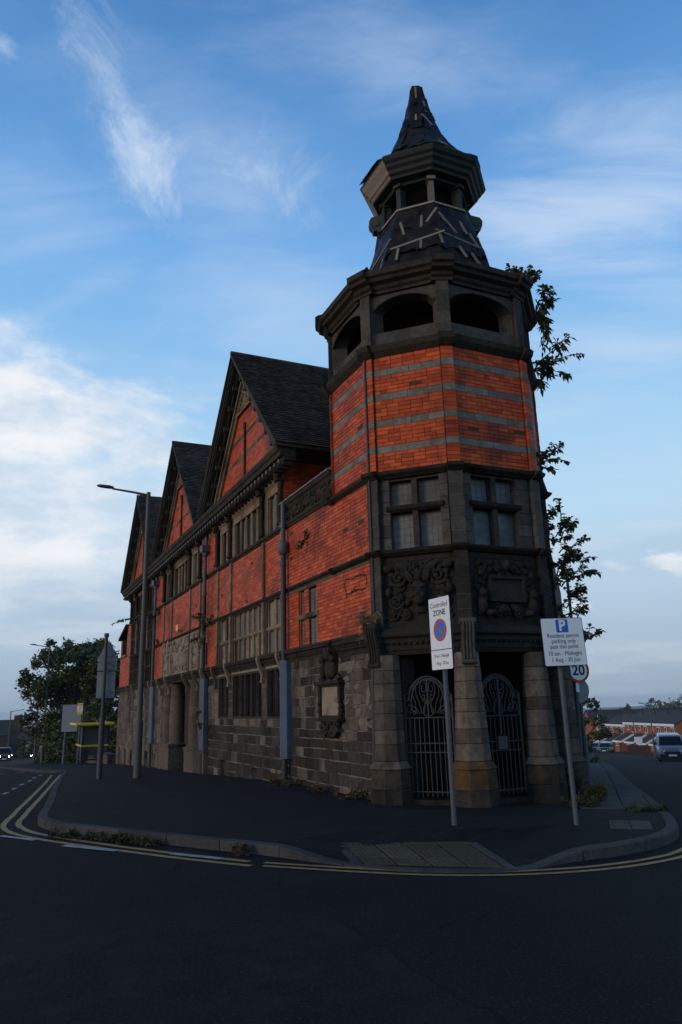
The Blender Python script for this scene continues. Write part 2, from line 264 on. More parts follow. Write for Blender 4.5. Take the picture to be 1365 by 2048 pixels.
# ------------------------------------------------------------------ geometry helpers
class MB:
    """collects faces with a tone and a material slot, then links them as one mesh object"""
    def __init__(s, fr=None): s.v = []; s.f = []; s.t = []; s.m = []; s.sm = []; s.fr = fr
    def add(s, vs, fs, tone=0.5, mi=0, smooth=False):
        o = len(s.v)
        s.v += [s.fr(*p) for p in vs] if s.fr else [tuple(p) for p in vs]
        for f in fs: s.f.append(tuple(o + i for i in f)); s.t.append(tone); s.m.append(mi); s.sm.append(smooth)
        return s
    def box(s, x0, x1, y0, y1, z0, z1, tone=0.5, mi=0):
        return s.hexa([(x0, y0, z0), (x1, y0, z0), (x1, y1, z0), (x0, y1, z0), (x0, y0, z1), (x1, y0, z1), (x1, y1, z1), (x0, y1, z1)], tone, mi)
    def hexa(s, p, tone=0.5, mi=0):
        return s.add(p, [(3, 2, 1, 0), (4, 5, 6, 7), (0, 1, 5, 4), (1, 2, 6, 5), (2, 3, 7, 6), (3, 0, 4, 7)], tone, mi)
    def obox(s, c, ax, ay, az, tone=0.5, mi=0):
        c = Vector(c); ax = Vector(ax); ay = Vector(ay); az = Vector(az)
        return s.hexa([c + ax * i + ay * j + az * k for k in (-1, 1) for i, j in ((-1, -1), (1, -1), (1, 1), (-1, 1))], tone, mi)
    def prism(s, poly, a, b, tone=0.5, mi=0, axis='z', smooth=False):
        """extrude 2D polygon between a and b along axis"""
        n = len(poly)
        def P(u, v, w): return {'z': (u, v, w), 'y': (u, w, v), 'x': (w, u, v)}[axis]
        vs = [P(u, v, a) for u, v in poly] + [P(u, v, b) for u, v in poly]
        fs = [tuple(range(n - 1, -1, -1)), tuple(range(n, 2 * n))] + [(i, (i + 1) % n, n + (i + 1) % n, n + i) for i in range(n)]
        return s.add(vs, fs, tone, mi, smooth)
    def tube(s, pts, r, n=6, tone=0.5, mi=0, cap=True, flat=1.0):
        pts = [Vector(p) for p in pts]; k = len(pts); vs = []; ref = None
        for i, p in enumerate(pts):
            t = (pts[min(i + 1, k - 1)] - pts[max(i - 1, 0)]).normalized()
            if ref is None: ref = Vector((0, 0, 1)) if abs(t.z) < 0.9 else Vector((1, 0, 0))
            a = t.cross(ref).normalized(); ref = a.cross(t).normalized()
            rr = r[i] if isinstance(r, (list, tuple)) else r
            for j in range(n):
                q = 2 * math.pi * j / n; vs.append(tuple(p + (a * math.cos(q) * flat + ref * math.sin(q)) * rr))
        fs = [(i * n + j, i * n + (j + 1) % n, (i + 1) * n + (j + 1) % n, (i + 1) * n + j) for i in range(k - 1) for j in range(n)]
        s.add(vs, fs, tone, mi, n > 4)
        if cap: s.add([vs[j] for j in range(n)] , [tuple(range(n - 1, -1, -1))], tone, mi); s.add(vs[-n:], [tuple(range(n))], tone, mi)
        return s
    def lathe(s, prof, n=12, c=(0, 0), tone=0.5, mi=0, smooth=True, a0=0.0):
        vs = []; k = len(prof)
        for r, z in prof:
            for j in range(n):
                q = a0 + 2 * math.pi * j / n; vs.append((c[0] + r * math.cos(q), c[1] + r * math.sin(q), z))
        fs = [(i * n + j, i * n + (j + 1) % n, (i + 1) * n + (j + 1) % n, (i + 1) * n + j) for i in range(k - 1) for j in range(n)]
        fs += [tuple(range(n - 1, -1, -1)), tuple((k - 1) * n + j for j in range(n))]
        return s.add(vs, fs, tone, mi, smooth)
    def blob(s, c, r, tone=0.5, mi=0, n=7, k=5, jit=0.0):
        rx, ry, rz = r if isinstance(r, (tuple, list)) else (r, r, r); vs = [(c[0], c[1], c[2] - rz)]
        for i in range(1, k):
            th = math.pi * i / k
            for j in range(n):
                q = 2 * math.pi * j / n; f = 1 + random.uniform(-jit, jit)
                vs.append((c[0] + rx * f * math.sin(th) * math.cos(q), c[1] + ry * f * math.sin(th) * math.sin(q), c[2] - rz * f * math.cos(th)))
        vs.append((c[0], c[1], c[2] + rz)); e = len(vs) - 1
        fs = [(0, 1 + (j + 1) % n, 1 + j) for j in range(n)] + [(1 + i * n + j, 1 + i * n + (j + 1) % n, 1 + (i + 1) * n + (j + 1) % n, 1 + (i + 1) * n + j) for i in range(k - 2) for j in range(n)]
        fs += [(1 + (k - 2) * n + j, 1 + (k - 2) * n + (j + 1) % n, e) for j in range(n)]
        return s.add(vs, fs, tone, mi, True)
    def mesh(s, name, mats):
        me = bpy.data.meshes.new(name); me.from_pydata(s.v, [], s.f)
        for m in (mats if isinstance(mats, (list, tuple)) else [mats]): me.materials.append(M[m] if isinstance(m, str) else m)
        a = me.attributes.new('tone', 'FLOAT', 'FACE'); a.data.foreach_set('value', s.t)
        me.polygons.foreach_set('material_index', s.m); me.polygons.foreach_set('use_smooth', s.sm); me.update()
        return me
    def build(s, name, mats, parent=None, kind=None):
        if not s.f: return None
        return link(name, s.mesh(name, mats), parent, kind)
def link(name, me, parent=None, kind=None):
    o = bpy.data.objects.new(name, me); COL.objects.link(o)
    if parent: o.parent = parent
    if kind: o['kind'] = kind
    return o
def tag(o, label, cat=None, group=None, kind=None):
    o['label'] = label
    if cat: o['category'] = cat
    if group: o['group'] = group
    if kind: o['kind'] = kind
    return o
def empty(name, loc=(0, 0, 0), rz=0.0, label=None, cat=None, group=None):
    o = bpy.data.objects.new(name, None); COL.objects.link(o); o.location = loc; o.rotation_euler = (0, 0, rz); o.empty_display_size = 0.2
    if label: tag(o, label, cat, group)
    return o
def rnd(a, b): return random.uniform(a, b)

# ------------------------------------------------------------------ terrain
OX, OY = 0.359, 13.036                       # corner of the library front, on the pavement
XLx, XLy = math.cos(R_(-65)), math.sin(R_(-65)); YLx, YLy = -XLy, XLx
def l2w(x, y, z=0.0): return (OX + XLx * x + YLx * y, OY + XLy * x + YLy * y, z)
def w2l(x, y): dx, dy = x - OX, y - OY; return dx * XLx + dy * XLy, dx * YLx + dy * YLy
LZ = [(-9000, -100), (-3000, -100), (-1500, -82), (-600, -32), (-300, -13.5), (-161, -7.0), (-97.6, -4.2), (-50.7, -2.05), (-34, -1.25), (-27, -.93), (-18, -.57), (-10, -.28), (-3, -.03), (0, 0), (9000, 0)]
RZ = [(-9000, 0), (11, 0), (20, -.40), (30, -.95), (58.3, -2.72), (112, -5.6), (124, -6.4), (138, -7.2), (300, -16), (600, -36), (1500, -82), (3000, -100), (9000, -100)]
def interp(T, v):
    for (a, b), (c, d) in zip(T, T[1:]):
        if v <= c: return b + (d - b) * (v - a) / (c - a)
    return T[-1][1]
SR, CR = math.sin(R_(17.5)), math.cos(R_(17.5))
def terr(x, y):
    zl = interp(LZ, w2l(x, y)[0]); zr = interp(RZ, x * SR + y * CR)
    t = min(1.0, max(0.0, (math.degrees(math.atan2(x, max(y, .1))) + 1) / 7)); t = t * t * (3 - 2 * t)
    return zl * (1 - t) + zr * t
def gz(x, y, o=0.0): return (x, y, terr(x, y) + o)
def axis_vals(lo, hi, step, far):
    v = [lo + i * step for i in range(int((hi - lo) / step) + 1)]; s_ = step
    a, b = v[0], v[-1]; pre = []; post = []
    while a > -far: s_ *= 1.22; a -= s_; pre.append(a)
    s_ = step
    while b < far: s_ *= 1.22; b += s_; post.append(b)
    return pre[::-1] + v + post
xs = axis_vals(-45, 45, 0.75, 6500); ys = axis_vals(-6, 66, 0.75, 6500)
ys = [y for y in ys if y > -400]
g = MB(); nx = len(xs)
g.add([gz(x, y) for y in ys for x in xs], [(j * nx + i, j * nx + i + 1, (j + 1) * nx + i + 1, (j + 1) * nx + i) for j in range(len(ys) - 1) for i in range(nx - 1)], smooth=True)
ground = None
def ground_material():
    m = mat('road_and_land', (0.04, 0.04, 0.042)); nt = m.node_tree; l = nt.links.new; b = nt.nodes['Principled BSDF']
    tc = N(nt, 'ShaderNodeTexCoord')
    def nzz(sc, d=8, r=0.65):
        t = N(nt, 'ShaderNodeTexNoise'); t.inputs['Scale'].default_value = sc; t.inputs['Detail'].default_value = d; t.inputs['Roughness'].default_value = r; l(tc.outputs['Object'], t.inputs['Vector']); return t.outputs[0]
    def mr(v, a, c, o0=0.0, o1=1.0):
        n = N(nt, 'ShaderNodeMapRange', interpolation_type='SMOOTHSTEP'); l(v, n.inputs[0]); n.inputs[1].default_value = a; n.inputs[2].default_value = c; n.inputs[3].default_value = o0; n.inputs[4].default_value = o1; return n.outputs[0]
    def mx(f, a, c):
        n = N(nt, 'ShaderNodeMix', data_type='RGBA'); l(f, n.inputs[0]) if not isinstance(f, float) else setattr(n.inputs[0], 'default_value', f)
        for i, v in ((6, a), (7, c)):
            if isinstance(v, tuple): n.inputs[i].default_value = (*v, 1)
            else: l(v, n.inputs[i])
        return n.outputs[2]
    sep = N(nt, 'ShaderNodeSeparateXYZ'); l(tc.outputs['Object'], sep.inputs[0])
    c = mx(mr(nzz(0.6), 0.38, 0.66), (0.0075, 0.0076, 0.0085), (0.0125, 0.0127, 0.0137))
    c = mx(mr(nzz(42, 6, 0.78), 0.52, 0.66), c, (0.046, 0.046, 0.048))
    c = mx(mr(nzz(22, 6, 0.75), 0.50, 0.70, 0, 0.85), c, (0.007, 0.007, 0.008))
    # an older, lighter trench of surfacing left of a wandering seam across the mouth of the junction
    sm = N(nt, 'ShaderNodeMath', operation='MULTIPLY_ADD'); l(sep.outputs[1], sm.inputs[0]); sm.inputs[1].default_value = 0.42; l(sep.outputs[0], sm.inputs[2])
    wob = N(nt, 'ShaderNodeMath', operation='MULTIPLY_ADD'); l(nzz(1.1, 3), wob.inputs[0]); wob.inputs[1].default_value = 0.5; l(sm.outputs[0], wob.inputs[2])
    seam = mr(wob.outputs[0], 2.82, 2.86)
    lighter = mx(mr(nzz(2.6, 10, 0.7), 0.40, 0.75, 0, .75), c, (0.026, 0.0265, 0.028))
    near = mr(sep.outputs[1], 7.0, 6.0)
    f1 = N(nt, 'ShaderNodeMath', operation='MULTIPLY'); l(mr(wob.outputs[0], 2.86, 2.82), f1.inputs[0]); l(near, f1.inputs[1])
    c = mx(f1.outputs[0], c, lighter)
    f2 = N(nt, 'ShaderNodeMath', operation='MULTIPLY'); l(mr(wob.outputs[0], 2.79, 2.825), f2.inputs[0]); l(mr(wob.outputs[0], 2.86, 2.83), f2.inputs[1])
    f3 = N(nt, 'ShaderNodeMath', operation='MULTIPLY'); l(f2.outputs[0], f3.inputs[0]); l(near, f3.inputs[1])
    c = mx(f3.outputs[0], c, (0.007, 0.007, 0.008))
    vo = N(nt, 'ShaderNodeTexVoronoi', feature='DISTANCE_TO_EDGE'); vo.inputs['Scale'].default_value = 0.55
    wv = N(nt, 'ShaderNodeMixRGB', blend_type='ADD'); wv.inputs[0].default_value = 0.35; l(tc.outputs['Object'], wv.inputs[1]); t_ = N(nt, 'ShaderNodeTexNoise'); t_.inputs['Scale'].default_value = 2.5; t_.inputs['Detail'].default_value = 6; l(tc.outputs['Object'], t_.inputs['Vector']); l(t_.outputs['Color'], wv.inputs[2]); l(wv.outputs[0], vo.inputs['Vector'])
    f4 = N(nt, 'ShaderNodeMath', operation='MULTIPLY'); l(mr(vo.outputs['Distance'], 0.010, 0.003), f4.inputs[0]); l(mr(nzz(0.45, 3), 0.50, 0.58), f4.inputs[1])
    c = mx(f4.outputs[0], c, (0.004, 0.004, 0.0045))
    far = mx(mr(nzz(0.006), 0.4, 0.62), (0.045, 0.06, 0.03), (0.085, 0.075, 0.06))
    far = mx(mr(nzz(0.03, 6), 0.5, 0.65, 0, .8), far, (0.03, 0.035, 0.028))
    ln = N(nt, 'ShaderNodeVectorMath', operation='LENGTH'); l(tc.outputs['Object'], ln.inputs[0])
    c = mx(mr(ln.outputs['Value'], 170, 260), c, far)
    l(c, b.inputs['Base Color']); b.inputs['Roughness'].default_value = 0.9; b.inputs['Specular IOR Level'].default_value = 0.12
    bp = N(nt, 'ShaderNodeBump'); bp.inputs['Strength'].default_value = 1.0; bp.inputs['Distance'].default_value = 0.02
    l(nzz(60, 6, 0.75), bp.inputs['Height']); l(bp.outputs[0], b.inputs['Normal'])
ground_material()
ground = g.build('road', 'road_and_land', kind='structure'); tag(ground, 'dark asphalt junction with the land falling away behind it')

# pavement and kerb -----------------------------------------------------------
KERB = [(-48, 103), (-38, 82), (-27.5, 60), (-22.2, 49.5), (-17.0, 39.8), (-13.4, 33.4), (-11.6, 31.7), (-9.4, 25.3), (-7.21, 18.97), (-6.1, 15.9), (-5.22, 13.42), (-4.9, 12.4), (-4.70, 11.85), (-4.26, 11.21), (-3.51, 10.68), (-2.92, 10.27), (-2.23, 9.83), (-1.8, 9.52), (-1.28, 9.19), (-.88, 8.92), (-.45, 8.57), (.12, 8.14), (.49, 7.95), (.96, 7.81), (1.53, 7.76), (1.87, 7.93), (2.19, 8.15), (2.89, 8.42), (3.5, 8.86), (3.81, 9.24), (4.04, 9.74), (4.52, 11.30), (5.28, 13.8), (6.08, 16.65), (7.79, 22.4), (9.96, 29.6), (15.36, 46.9), (20.86, 65.3), (32.0, 101)]
def smooth_poly(P, k=2):
    for _ in range(k):
        Q = [P[0]]
        for a, b in zip(P, P[1:]):
            if math.dist(a, b) > 2.5: Q += [a, b] if Q[-1] != a else [b]; continue
            Q += [(a[0] * .75 + b[0] * .25, a[1] * .75 + b[1] * .25), (a[0] * .25 + b[0] * .75, a[1] * .25 + b[1] * .75)]
        Q.append(P[-1]); P = [q for i, q in enumerate(Q) if i == 0 or math.dist(q, Q[i - 1]) > 0.03]
    return P
KL = smooth_poly(KERB, 2)
def kerb_h(x, y):
    """upstand: flush at the dropped crossing"""
    d = abs((x - 0.83)); t = min(1, max(0, (d - 0.95) / 0.75)) if y < 9.6 else 1.0
    h = 0.012 + 0.098 * t * t * (3 - 2 * t)
    return h
def resample(P, step):
    out = [P[0]]; acc = 0.0
    for a, b in zip(P, P[1:]):
        d = math.dist(a, b); t = step - acc
        while t <= d: out.append((a[0] + (b[0] - a[0]) * t / d, a[1] + (b[1] - a[1]) * t / d)); t += step
        acc = d - (t - step)
    return out
def offset_line(P, d):
    Q = []
    for i, p in enumerate(P):
        a = Vector(P[max(i - 1, 0)]); b = Vector(P[min(i + 1, len(P) - 1)]); t = (b - a).normalized()
        Q.append((p[0] - t.y * d, p[1] + t.x * d))     # left of travel
    return Q
KF = resample(KL, 0.15)
KI = offset_line(KF, 0.13)          # back edge of kerb (inside, left of travel = pavement side)
inside = None
def pavement():
    bm = bmesh.new()
    back = [(30, 103), (17, 62), (6, 24), (4, 19), (-2, 25), (-12, 50), (-30, 90), (-44, 108)]
    ring = resample(KL, 0.3); ring = offset_line(ring, 0.13)
    vs = [bm.verts.new((x, y, 0)) for x, y in ring + back]
    f = bm.faces.new(vs); bmesh.ops.triangulate(bm, faces=[f])
    for i in range(-120, 60):
        c = i * 0.75 if -12 <= i * .75 <= 24 else (i * 0.75)
        for co, no in (((OX + XLx * c, OY + XLy * c, 0), (XLx, XLy, 0)), ((OX + YLx * c * .8, OY + YLy * c * .8, 0), (YLx, YLy, 0))):
            bmesh.ops.bisect_plane(bm, geom=bm.verts[:] + bm.edges[:] + bm.faces[:], plane_co=co, plane_no=no)
    for v in bm.verts: v.co.z = terr(v.co.x, v.co.y) + kerb_h(v.co.x, v.co.y) - 0.004 + 0.0
    for f in bm.faces: f.smooth = True
    bmesh.ops.recalc_face_normals(bm, faces=bm.faces[:])
    me = bpy.data.meshes.new('pavement'); bm.to_mesh(me); bm.free(); me.materials.append(M['pavement_asphalt'])
    o = link('pavement', me, kind='structure'); o['label'] = 'asphalt footway wrapping round the corner of the library'; return o
PAV = pavement()
def kerb_stones():
    root = empty('kerb'); root['kind'] = 'structure'; root['label'] = 'concrete kerb edging the footway'
    n = 6; i = 0
    while i + n < len(KF):
        x, y = KF[i + n // 2]; d = math.hypot(x, y)
        far = d > 30
        b = MB(); seg = list(range(i, i + n + 1)); k = len(seg); tone = random.random(); vs = []
        for q, j in enumerate(seg):
            fx, fy = KF[j]; ix, iy = KI[j]; e = 0.006 if q in (0, k - 1) else 0.0
            if q == 0: m_ = 0.03
            elif q == k - 1: m_ = -0.03
            else: m_ = 0
            tx, ty = KF[min(j + 1, len(KF) - 1)][0] - KF[j - 1 if j else 0][0], KF[min(j + 1, len(KF) - 1)][1] - KF[j - 1 if j else 0][1]
            tl = math.hypot(tx, ty) or 1; fx += tx / tl * m_ * .2; fy += ty / tl * m_ * .2; ix += tx / tl * m_ * .2; iy += ty / tl * m_ * .2
            h = kerb_h(fx, fy); zf = terr(fx, fy)
            vs += [(fx, fy, zf - 0.1), (fx, fy, zf + h - 0.012), (fx + (ix - fx) * .12, fy + (iy - fy) * .12, zf + h + 0.002), (ix, iy, zf + h + 0.004), (ix, iy, zf - 0.1)]
        fs = [(a * 5 + c, a * 5 + c + 1, (a + 1) * 5 + c + 1, (a + 1) * 5 + c) for a in range(k - 1) for c in range(4)] + [(4, 3, 2, 1, 0), tuple((k - 1) * 5 + c for c in range(5))]
        b.add(vs, fs, tone); b.build('kerb_stone', 'kerb_concrete', root)
        i += n if not far else n * 1
        if d > 45: n = 30
        else: n = 6
kerb_stones()

def strip(name, P, w, m, off=0.006, step=0.25, label=None, gaps=()):
    P = resample(P, step) + [P[-1]]; A = offset_line(P, w / 2); B = offset_line(P, -w / 2); b = MB(); k = len(P)
    dw = lambda: rnd(-0.006, 0.006)
    vs = []
    for a, c in zip(A, B): vs += [gz(a[0] + dw(), a[1] + dw(), off), gz(c[0] + dw(), c[1] + dw(), off)]
    b.add(vs, [(2 * i, 2 * i + 1, 2 * i + 3, 2 * i + 2) for i in range(k - 1)])
    o = b.build(name, m, kind='structure')
    if label: o['label'] = label
    return o
yo = smooth_poly([(-11.3, 29.6), (-9.2, 23.6), (-7.18, 17.7), (-5.62, 13.1), (-5.42, 12.4), (-5.12, 11.6), (-4.55, 10.86), (-3.81, 10.24), (-2.32, 9.2), (-1.49, 8.66), (-1.05, 8.42)], 2)
yi = smooth_poly([(-11.0, 29.7), (-8.95, 23.6), (-6.95, 17.7), (-5.38, 13.0), (-5.18, 12.3), (-4.90, 11.70), (-4.40, 11.02), (-3.69, 10.42), (-2.32, 9.40), (-1.09, 8.64)], 2)
strip('yellow_line', yo, 0.085, 'yellow_line', label='outer of the double yellow lines by the left kerb'); strip('yellow_line', yi, 0.085, 'yellow_line', label='inner of the double yellow lines by the left kerb')
strip('yellow_line', smooth_poly([(-0.92, 8.40), (-.2, 8.08), (0.47, 7.83), (1.0, 7.70), (1.42, 7.66), (1.9, 7.67), (2.4, 7.76), (3.0, 7.99), (3.5, 8.30), (4.1, 8.95)], 2), 0.07, 'yellow_line', label='outer of the double yellow lines at the crossing')
strip('yellow_line', smooth_poly([(-0.92, 8.56), (-.2, 8.24), (0.48, 7.99), (1.0, 7.85), (1.45, 7.81), (1.9, 7.83), (2.4, 7.92), (2.95, 8.14), (3.4, 8.42), (3.9, 9.0)], 2), 0.07, 'yellow_line', label='inner of the double yellow lines at the crossing')
for a, c in (((-4.80, 10.86), (-4.13, 10.42)), ((-3.60, 9.95), (-2.78, 9.48)), ((-2.06, 9.20), (-1.42, 8.82))):
    strip('white_marking', [a, c], 0.10, 'white_line', off=0.010)
for x, y in ((-11.9, 30.0), (-11.17, 27.6), (-10.44, 25.46), (-9.74, 23.2), (-9.08, 21.15), (-8.45, 19.2)):
    strip('white_marking', [(x - .12, y + .40), (x + .12, y - .40)], 0.11, 'white_line', off=0.010)
strip('white_marking', [(-16.2, 31.0), (-14.6, 26.6)], 0.12, 'white_line', off=0.012)
for k in range(6): strip('white_marking', [(-16.2 + k * .85, 33.5 + .12 * k), (-15.8 + k * .85, 33.55 + .12 * k)], 0.25, 'white_line', off=0.02)

def quad_slab(name, P, m, parent, h, tone=None, chamfer=0.012, relief=None):
    """a slab with its own edges; P four corners in order, top at pavement + h"""
    b = MB(); c = Vector((sum(p[0] for p in P) / 4, sum(p[1] for p in P) / 4)); t = random.random() if tone is None else tone
    tilt = rnd(-0.002, 0.002)
    lo = [(p[0], p[1], terr(*p) + kerb_h(*p) - 0.03) for p in P]; mid = [(p[0], p[1], terr(*p) + kerb_h(*p) + h - 0.004 + tilt) for p in P]
    ins = [(Vector(p) + (c - Vector(p)).normalized() * chamfer) for p in P]; topv = [(p.x, p.y, terr(p.x, p.y) + kerb_h(p.x, p.y) + h + tilt) for p in ins]
    fs = [(8, 9, 10, 11)]
    for i in range(4): j = (i + 1) % 4; fs += [(i, j, 4 + j, 4 + i), (4 + i, 4 + j, 8 + j, 8 + i)]
    b.add(lo + mid + topv, fs, t)
    if relief:
        A, B, C, D = [Vector(p) for p in P]
        for i in range(relief):
            for j in range(relief):
                u, v = (i + .5) / relief, (j + .5) / relief
                q = A.lerp(B, u).lerp(D.lerp(C, u), v); z = terr(q.x, q.y) + kerb_h(q.x, q.y) + h + tilt; r = 0.013
                b.add([(q.x + r * 1.3, q.y, z), (q.x, q.y + r * 1.3, z), (q.x - r * 1.3, q.y, z), (q.x, q.y - r * 1.3, z), (q.x + r * .7, q.y, z + .006), (q.x, q.y + r * .7, z + .006), (q.x - r * .7, q.y, z + .006), (q.x, q.y - r * .7, z + .006)], [(4, 5, 6, 7), (0, 1, 5, 4), (1, 2, 6, 5), (2, 3, 7, 6), (3, 0, 4, 7)], t)
    return b.build(name, m, parent)
def bil(P, u, v):
    A, B, C, D = [Vector(p) for p in P]; q = A.lerp(B, u).lerp(D.lerp(C, u), v); return (q.x, q.y)
TP = [(0.14, 8.30), (1.52, 7.94), (1.38, 9.26), (-0.10, 9.46)]
tact = empty('tactile_paving'); tact['kind'] = 'structure'; tact['label'] = 'buff blister paving at the dropped kerb'
for i in range(4):
    for j in range(3):
        g_ = .006
        quad_slab('tactile_slab', [bil(TP, i / 4 + g_, j / 3 + g_ * 2.2), bil(TP, (i + 1) / 4 - g_, j / 3 + g_ * 2.2), bil(TP, (i + 1) / 4 - g_, (j + 1) / 3 - g_ * 2.2), bil(TP, i / 4 + g_, (j + 1) / 3 - g_ * 2.2)], 'tactile_concrete', tact, 0.006, relief=6)
def edging(P0, P1):
    a, c = Vector(P0), Vector(P1); t = (c - a).normalized(); n = Vector((-t.y, t.x)) * 0.045
    quad_slab('edging_stone', [tuple(a - n), tuple(c - n), tuple(c + n), tuple(a + n)], 'kerb_concrete', tact, 0.010, chamfer=0.006)
edging((-.15, 9.52), (0.09, 8.24)); edging((1.43, 9.32), (1.58, 7.90)); edging((-.11, 9.52), (.6, 9.42)); edging((.62, 9.418), (1.40, 9.306))
# grey slab patch and flags by the right-hand kerb
flags = empty('paving_flags'); flags['kind'] = 'structure'; flags['label'] = 'concrete flags laid along the side street footway'
for i in range(2):
    for j in range(2):
        Pq = [(3.10, 9.45), (3.56, 9.30), (3.74, 9.86), (3.28, 10.05)]
        quad_slab('paving_slab', [bil(Pq, i / 2 + .01, j / 2 + .01), bil(Pq, (i + 1) / 2 - .01, j / 2 + .01), bil(Pq, (i + 1) / 2 - .01, (j + 1) / 2 - .01), bil(Pq, i / 2 + .01, (j + 1) / 2 - .01)], 'paving_concrete', flags, 0.006)
def along(s, t): return (3.62 + SR * s + CR * t, 11.35 + CR * s - SR * t)
s0 = 0.0
for row in range(44):
    ln = rnd(0.50, 0.80); tt = -0.28
    for w in (0.60, 0.40):
        a, c = s0, s0 + ln
        P_ = [along(a + .008, tt + .008), along(a + .008, tt + w - .008), along(c - .008, tt + w - .008), along(c - .008, tt + .008)]
        quad_slab('paving_slab', P_, 'paving_concrete', flags, 0.008)
        tt += w
    s0 += ln

# ------------------------------------------------------------------ the library
LIB = empty('library_building', (OX, OY, 0), R_(-65), 'derelict red brick and stone library with three gables and an octagonal corner tower', 'building')
BR, ST = [], []         # bricks, stones: (verts8/face data, tone, material, projected size)
camL = (*w2l(0, 0), CAMH)
def proj_size(pts):
    px = []
    for p in pts:
        w = Vector(l2w(*p)) - Vector((0, 0, CAMH)); d = w.dot(fw)
        if d < 0.5: return 0
        px.append((682.5 + FPX * w.dot(rt) / d, 1024 - FPX * w.dot(up) / d))
    a = 0
    for i in range(len(px)): x0, y0 = px[i]; x1, y1 = px[(i + 1) % len(px)]; a += x0 * y1 - x1 * y0
    c = (sum(p[0] for p in px) / len(px), sum(p[1] for p in px) / len(px))
    if not (-10 < c[0] < 1375 and -10 < c[1] < 2058): return 0
    return abs(a) / 2
class Frame:
    """wall frame: s along the wall, d outwards, z up"""
    def __init__(s, o, t, n): s.o = o; s.t = t; s.n = n
    def __call__(s, a, d, z): return (s.o[0] + s.t[0] * a + s.n[0] * d, s.o[1] + s.t[1] * a + s.n[1] * d, z)
FAC = Frame((0, 0), (1, 0), (0, -1))
CX, CY, HW, HS = -0.36, 1.92, 1.92, 0.86
LCX, LCY = CX + .045, CY + .095     # the lantern stands a little off the centre of the tower
OCT = [(-1.22, 0), (.5, 0), (1.56, 1.06), (1.56, 2.78), (.5, 3.84), (-1.22, 3.84), (-2.28, 2.78), (-2.28, 1.06)]
ONRM = [(0, -1), (.70711, -.70711), (1, 0), (.70711, .70711), (0, 1), (-.70711, .70711), (-1, 0), (-.70711, -.70711)]   # normal of edge i (OCT[i]->OCT[i+1])
APO = [(p[0] - CX) * n[0] + (p[1] - CY) * n[1] for p, n in zip(OCT, ONRM)]
def octp(d, scale=None):
    """octagon with its faces moved outwards by d"""
    P = []
    for i in range(8):
        n1, n2 = ONRM[i - 1], ONRM[i]; a1, a2 = APO[i - 1] + d, APO[i] + d
        det = n1[0] * n2[1] - n1[1] * n2[0]
        P.append((CX + (a1 * n2[1] - a2 * n1[1]) / det, CY + (n1[0] * a2 - n2[0] * a1) / det))
    return P
def octr(apo):
    P = []
    for i in range(8):
        n1, n2 = ONRM[i - 1], ONRM[i]; det = n1[0] * n2[1] - n1[1] * n2[0]
        P.append((LCX + (apo * n2[1] - apo * n1[1]) / det, LCY + (n1[0] * apo - n2[0] * apo) / det))
    return P
def octb(d, w, e):
    """octagon whose corners break forward by e over a width w"""
    O_ = octp(d); E_ = octp(d + e); out = []
    for i in range(8):
        pn, nn = ONRM[i - 1], ONRM[i]
        tp = (-pn[1], pn[0]); tn = (-nn[1], nn[0])
        a = (E_[i][0] - tp[0] * w, E_[i][1] - tp[1] * w); c = (E_[i][0] + tn[0] * w, E_[i][1] + tn[1] * w)
        out += [(a[0] - pn[0] * e, a[1] - pn[1] * e), a, c, (c[0] - nn[0] * e, c[1] - nn[1] * e)]
    return out
def ringsweep(b, prof, polyf, tone=0.5, mi=0, close=False):
    rows = [[(x, y, z) for x, y in polyf(d)] for d, z in prof]; n = len(rows[0]); vs = [p for r in rows for p in r]
    fs = [(k * n + i, k * n + (i + 1) % n, (k + 1) * n + (i + 1) % n, (k + 1) * n + i) for k in range(len(prof) - 1) for i in range(n)]
    if close: fs += [tuple(range(n - 1, -1, -1)), tuple((len(prof) - 1) * n + i for i in range(n))]
    b.add(vs, fs, tone, mi)
FACES = []
for i in range(8):
    a, c = OCT[i], OCT[(i + 1) % 8]; ln = math.dist(a, c); FACES.append((Frame(a, ((c[0] - a[0]) / ln, (c[1] - a[1]) / ln), ONRM[i]), ln))

def add_piece(lst, fr, s0, s1, z0, z1, d0, d1, mt, tone=None, jit=0.0, cham=0.0):
    """one block: back at d0, face at d1, slightly uneven"""
    j = lambda: rnd(-jit, jit)
    q = [(s0 + j(), z0 + j()), (s1 + j(), z0 + j()), (s1 + j(), z1 + j()), (s0 + j(), z1 + j())]
    if cham:
        c = cham; f = [(q[0][0] + c, q[0][1] + c), (q[1][0] - c, q[1][1] + c), (q[2][0] - c, q[2][1] - c), (q[3][0] + c, q[3][1] - c)]
        vs = [fr(a, d0, z) for a, z in q] + [fr(a, d1 - c * .8, z) for a, z in q] + [fr(a, d1, z) for a, z in f]
        fs = [(8, 9, 10, 11)] + [(i, (i + 1) % 4, 4 + (i + 1) % 4, 4 + i) for i in range(4)] + [(4 + i, 4 + (i + 1) % 4, 8 + (i + 1) % 4, 8 + i) for i in range(4)]
        front = vs[8:]
    else:
        vs = [fr(a, d0, z) for a, z in q] + [fr(a, d1, z) for a, z in q]
        fs = [(4, 5, 6, 7)] + [(i, (i + 1) % 4, 4 + (i + 1) % 4, 4 + i) for i in range(4)]; front = vs[4:]
    lst.append((vs, fs, random.random() if tone is None else tone, mt, front))
BH, BW = 0.0715, 0.222
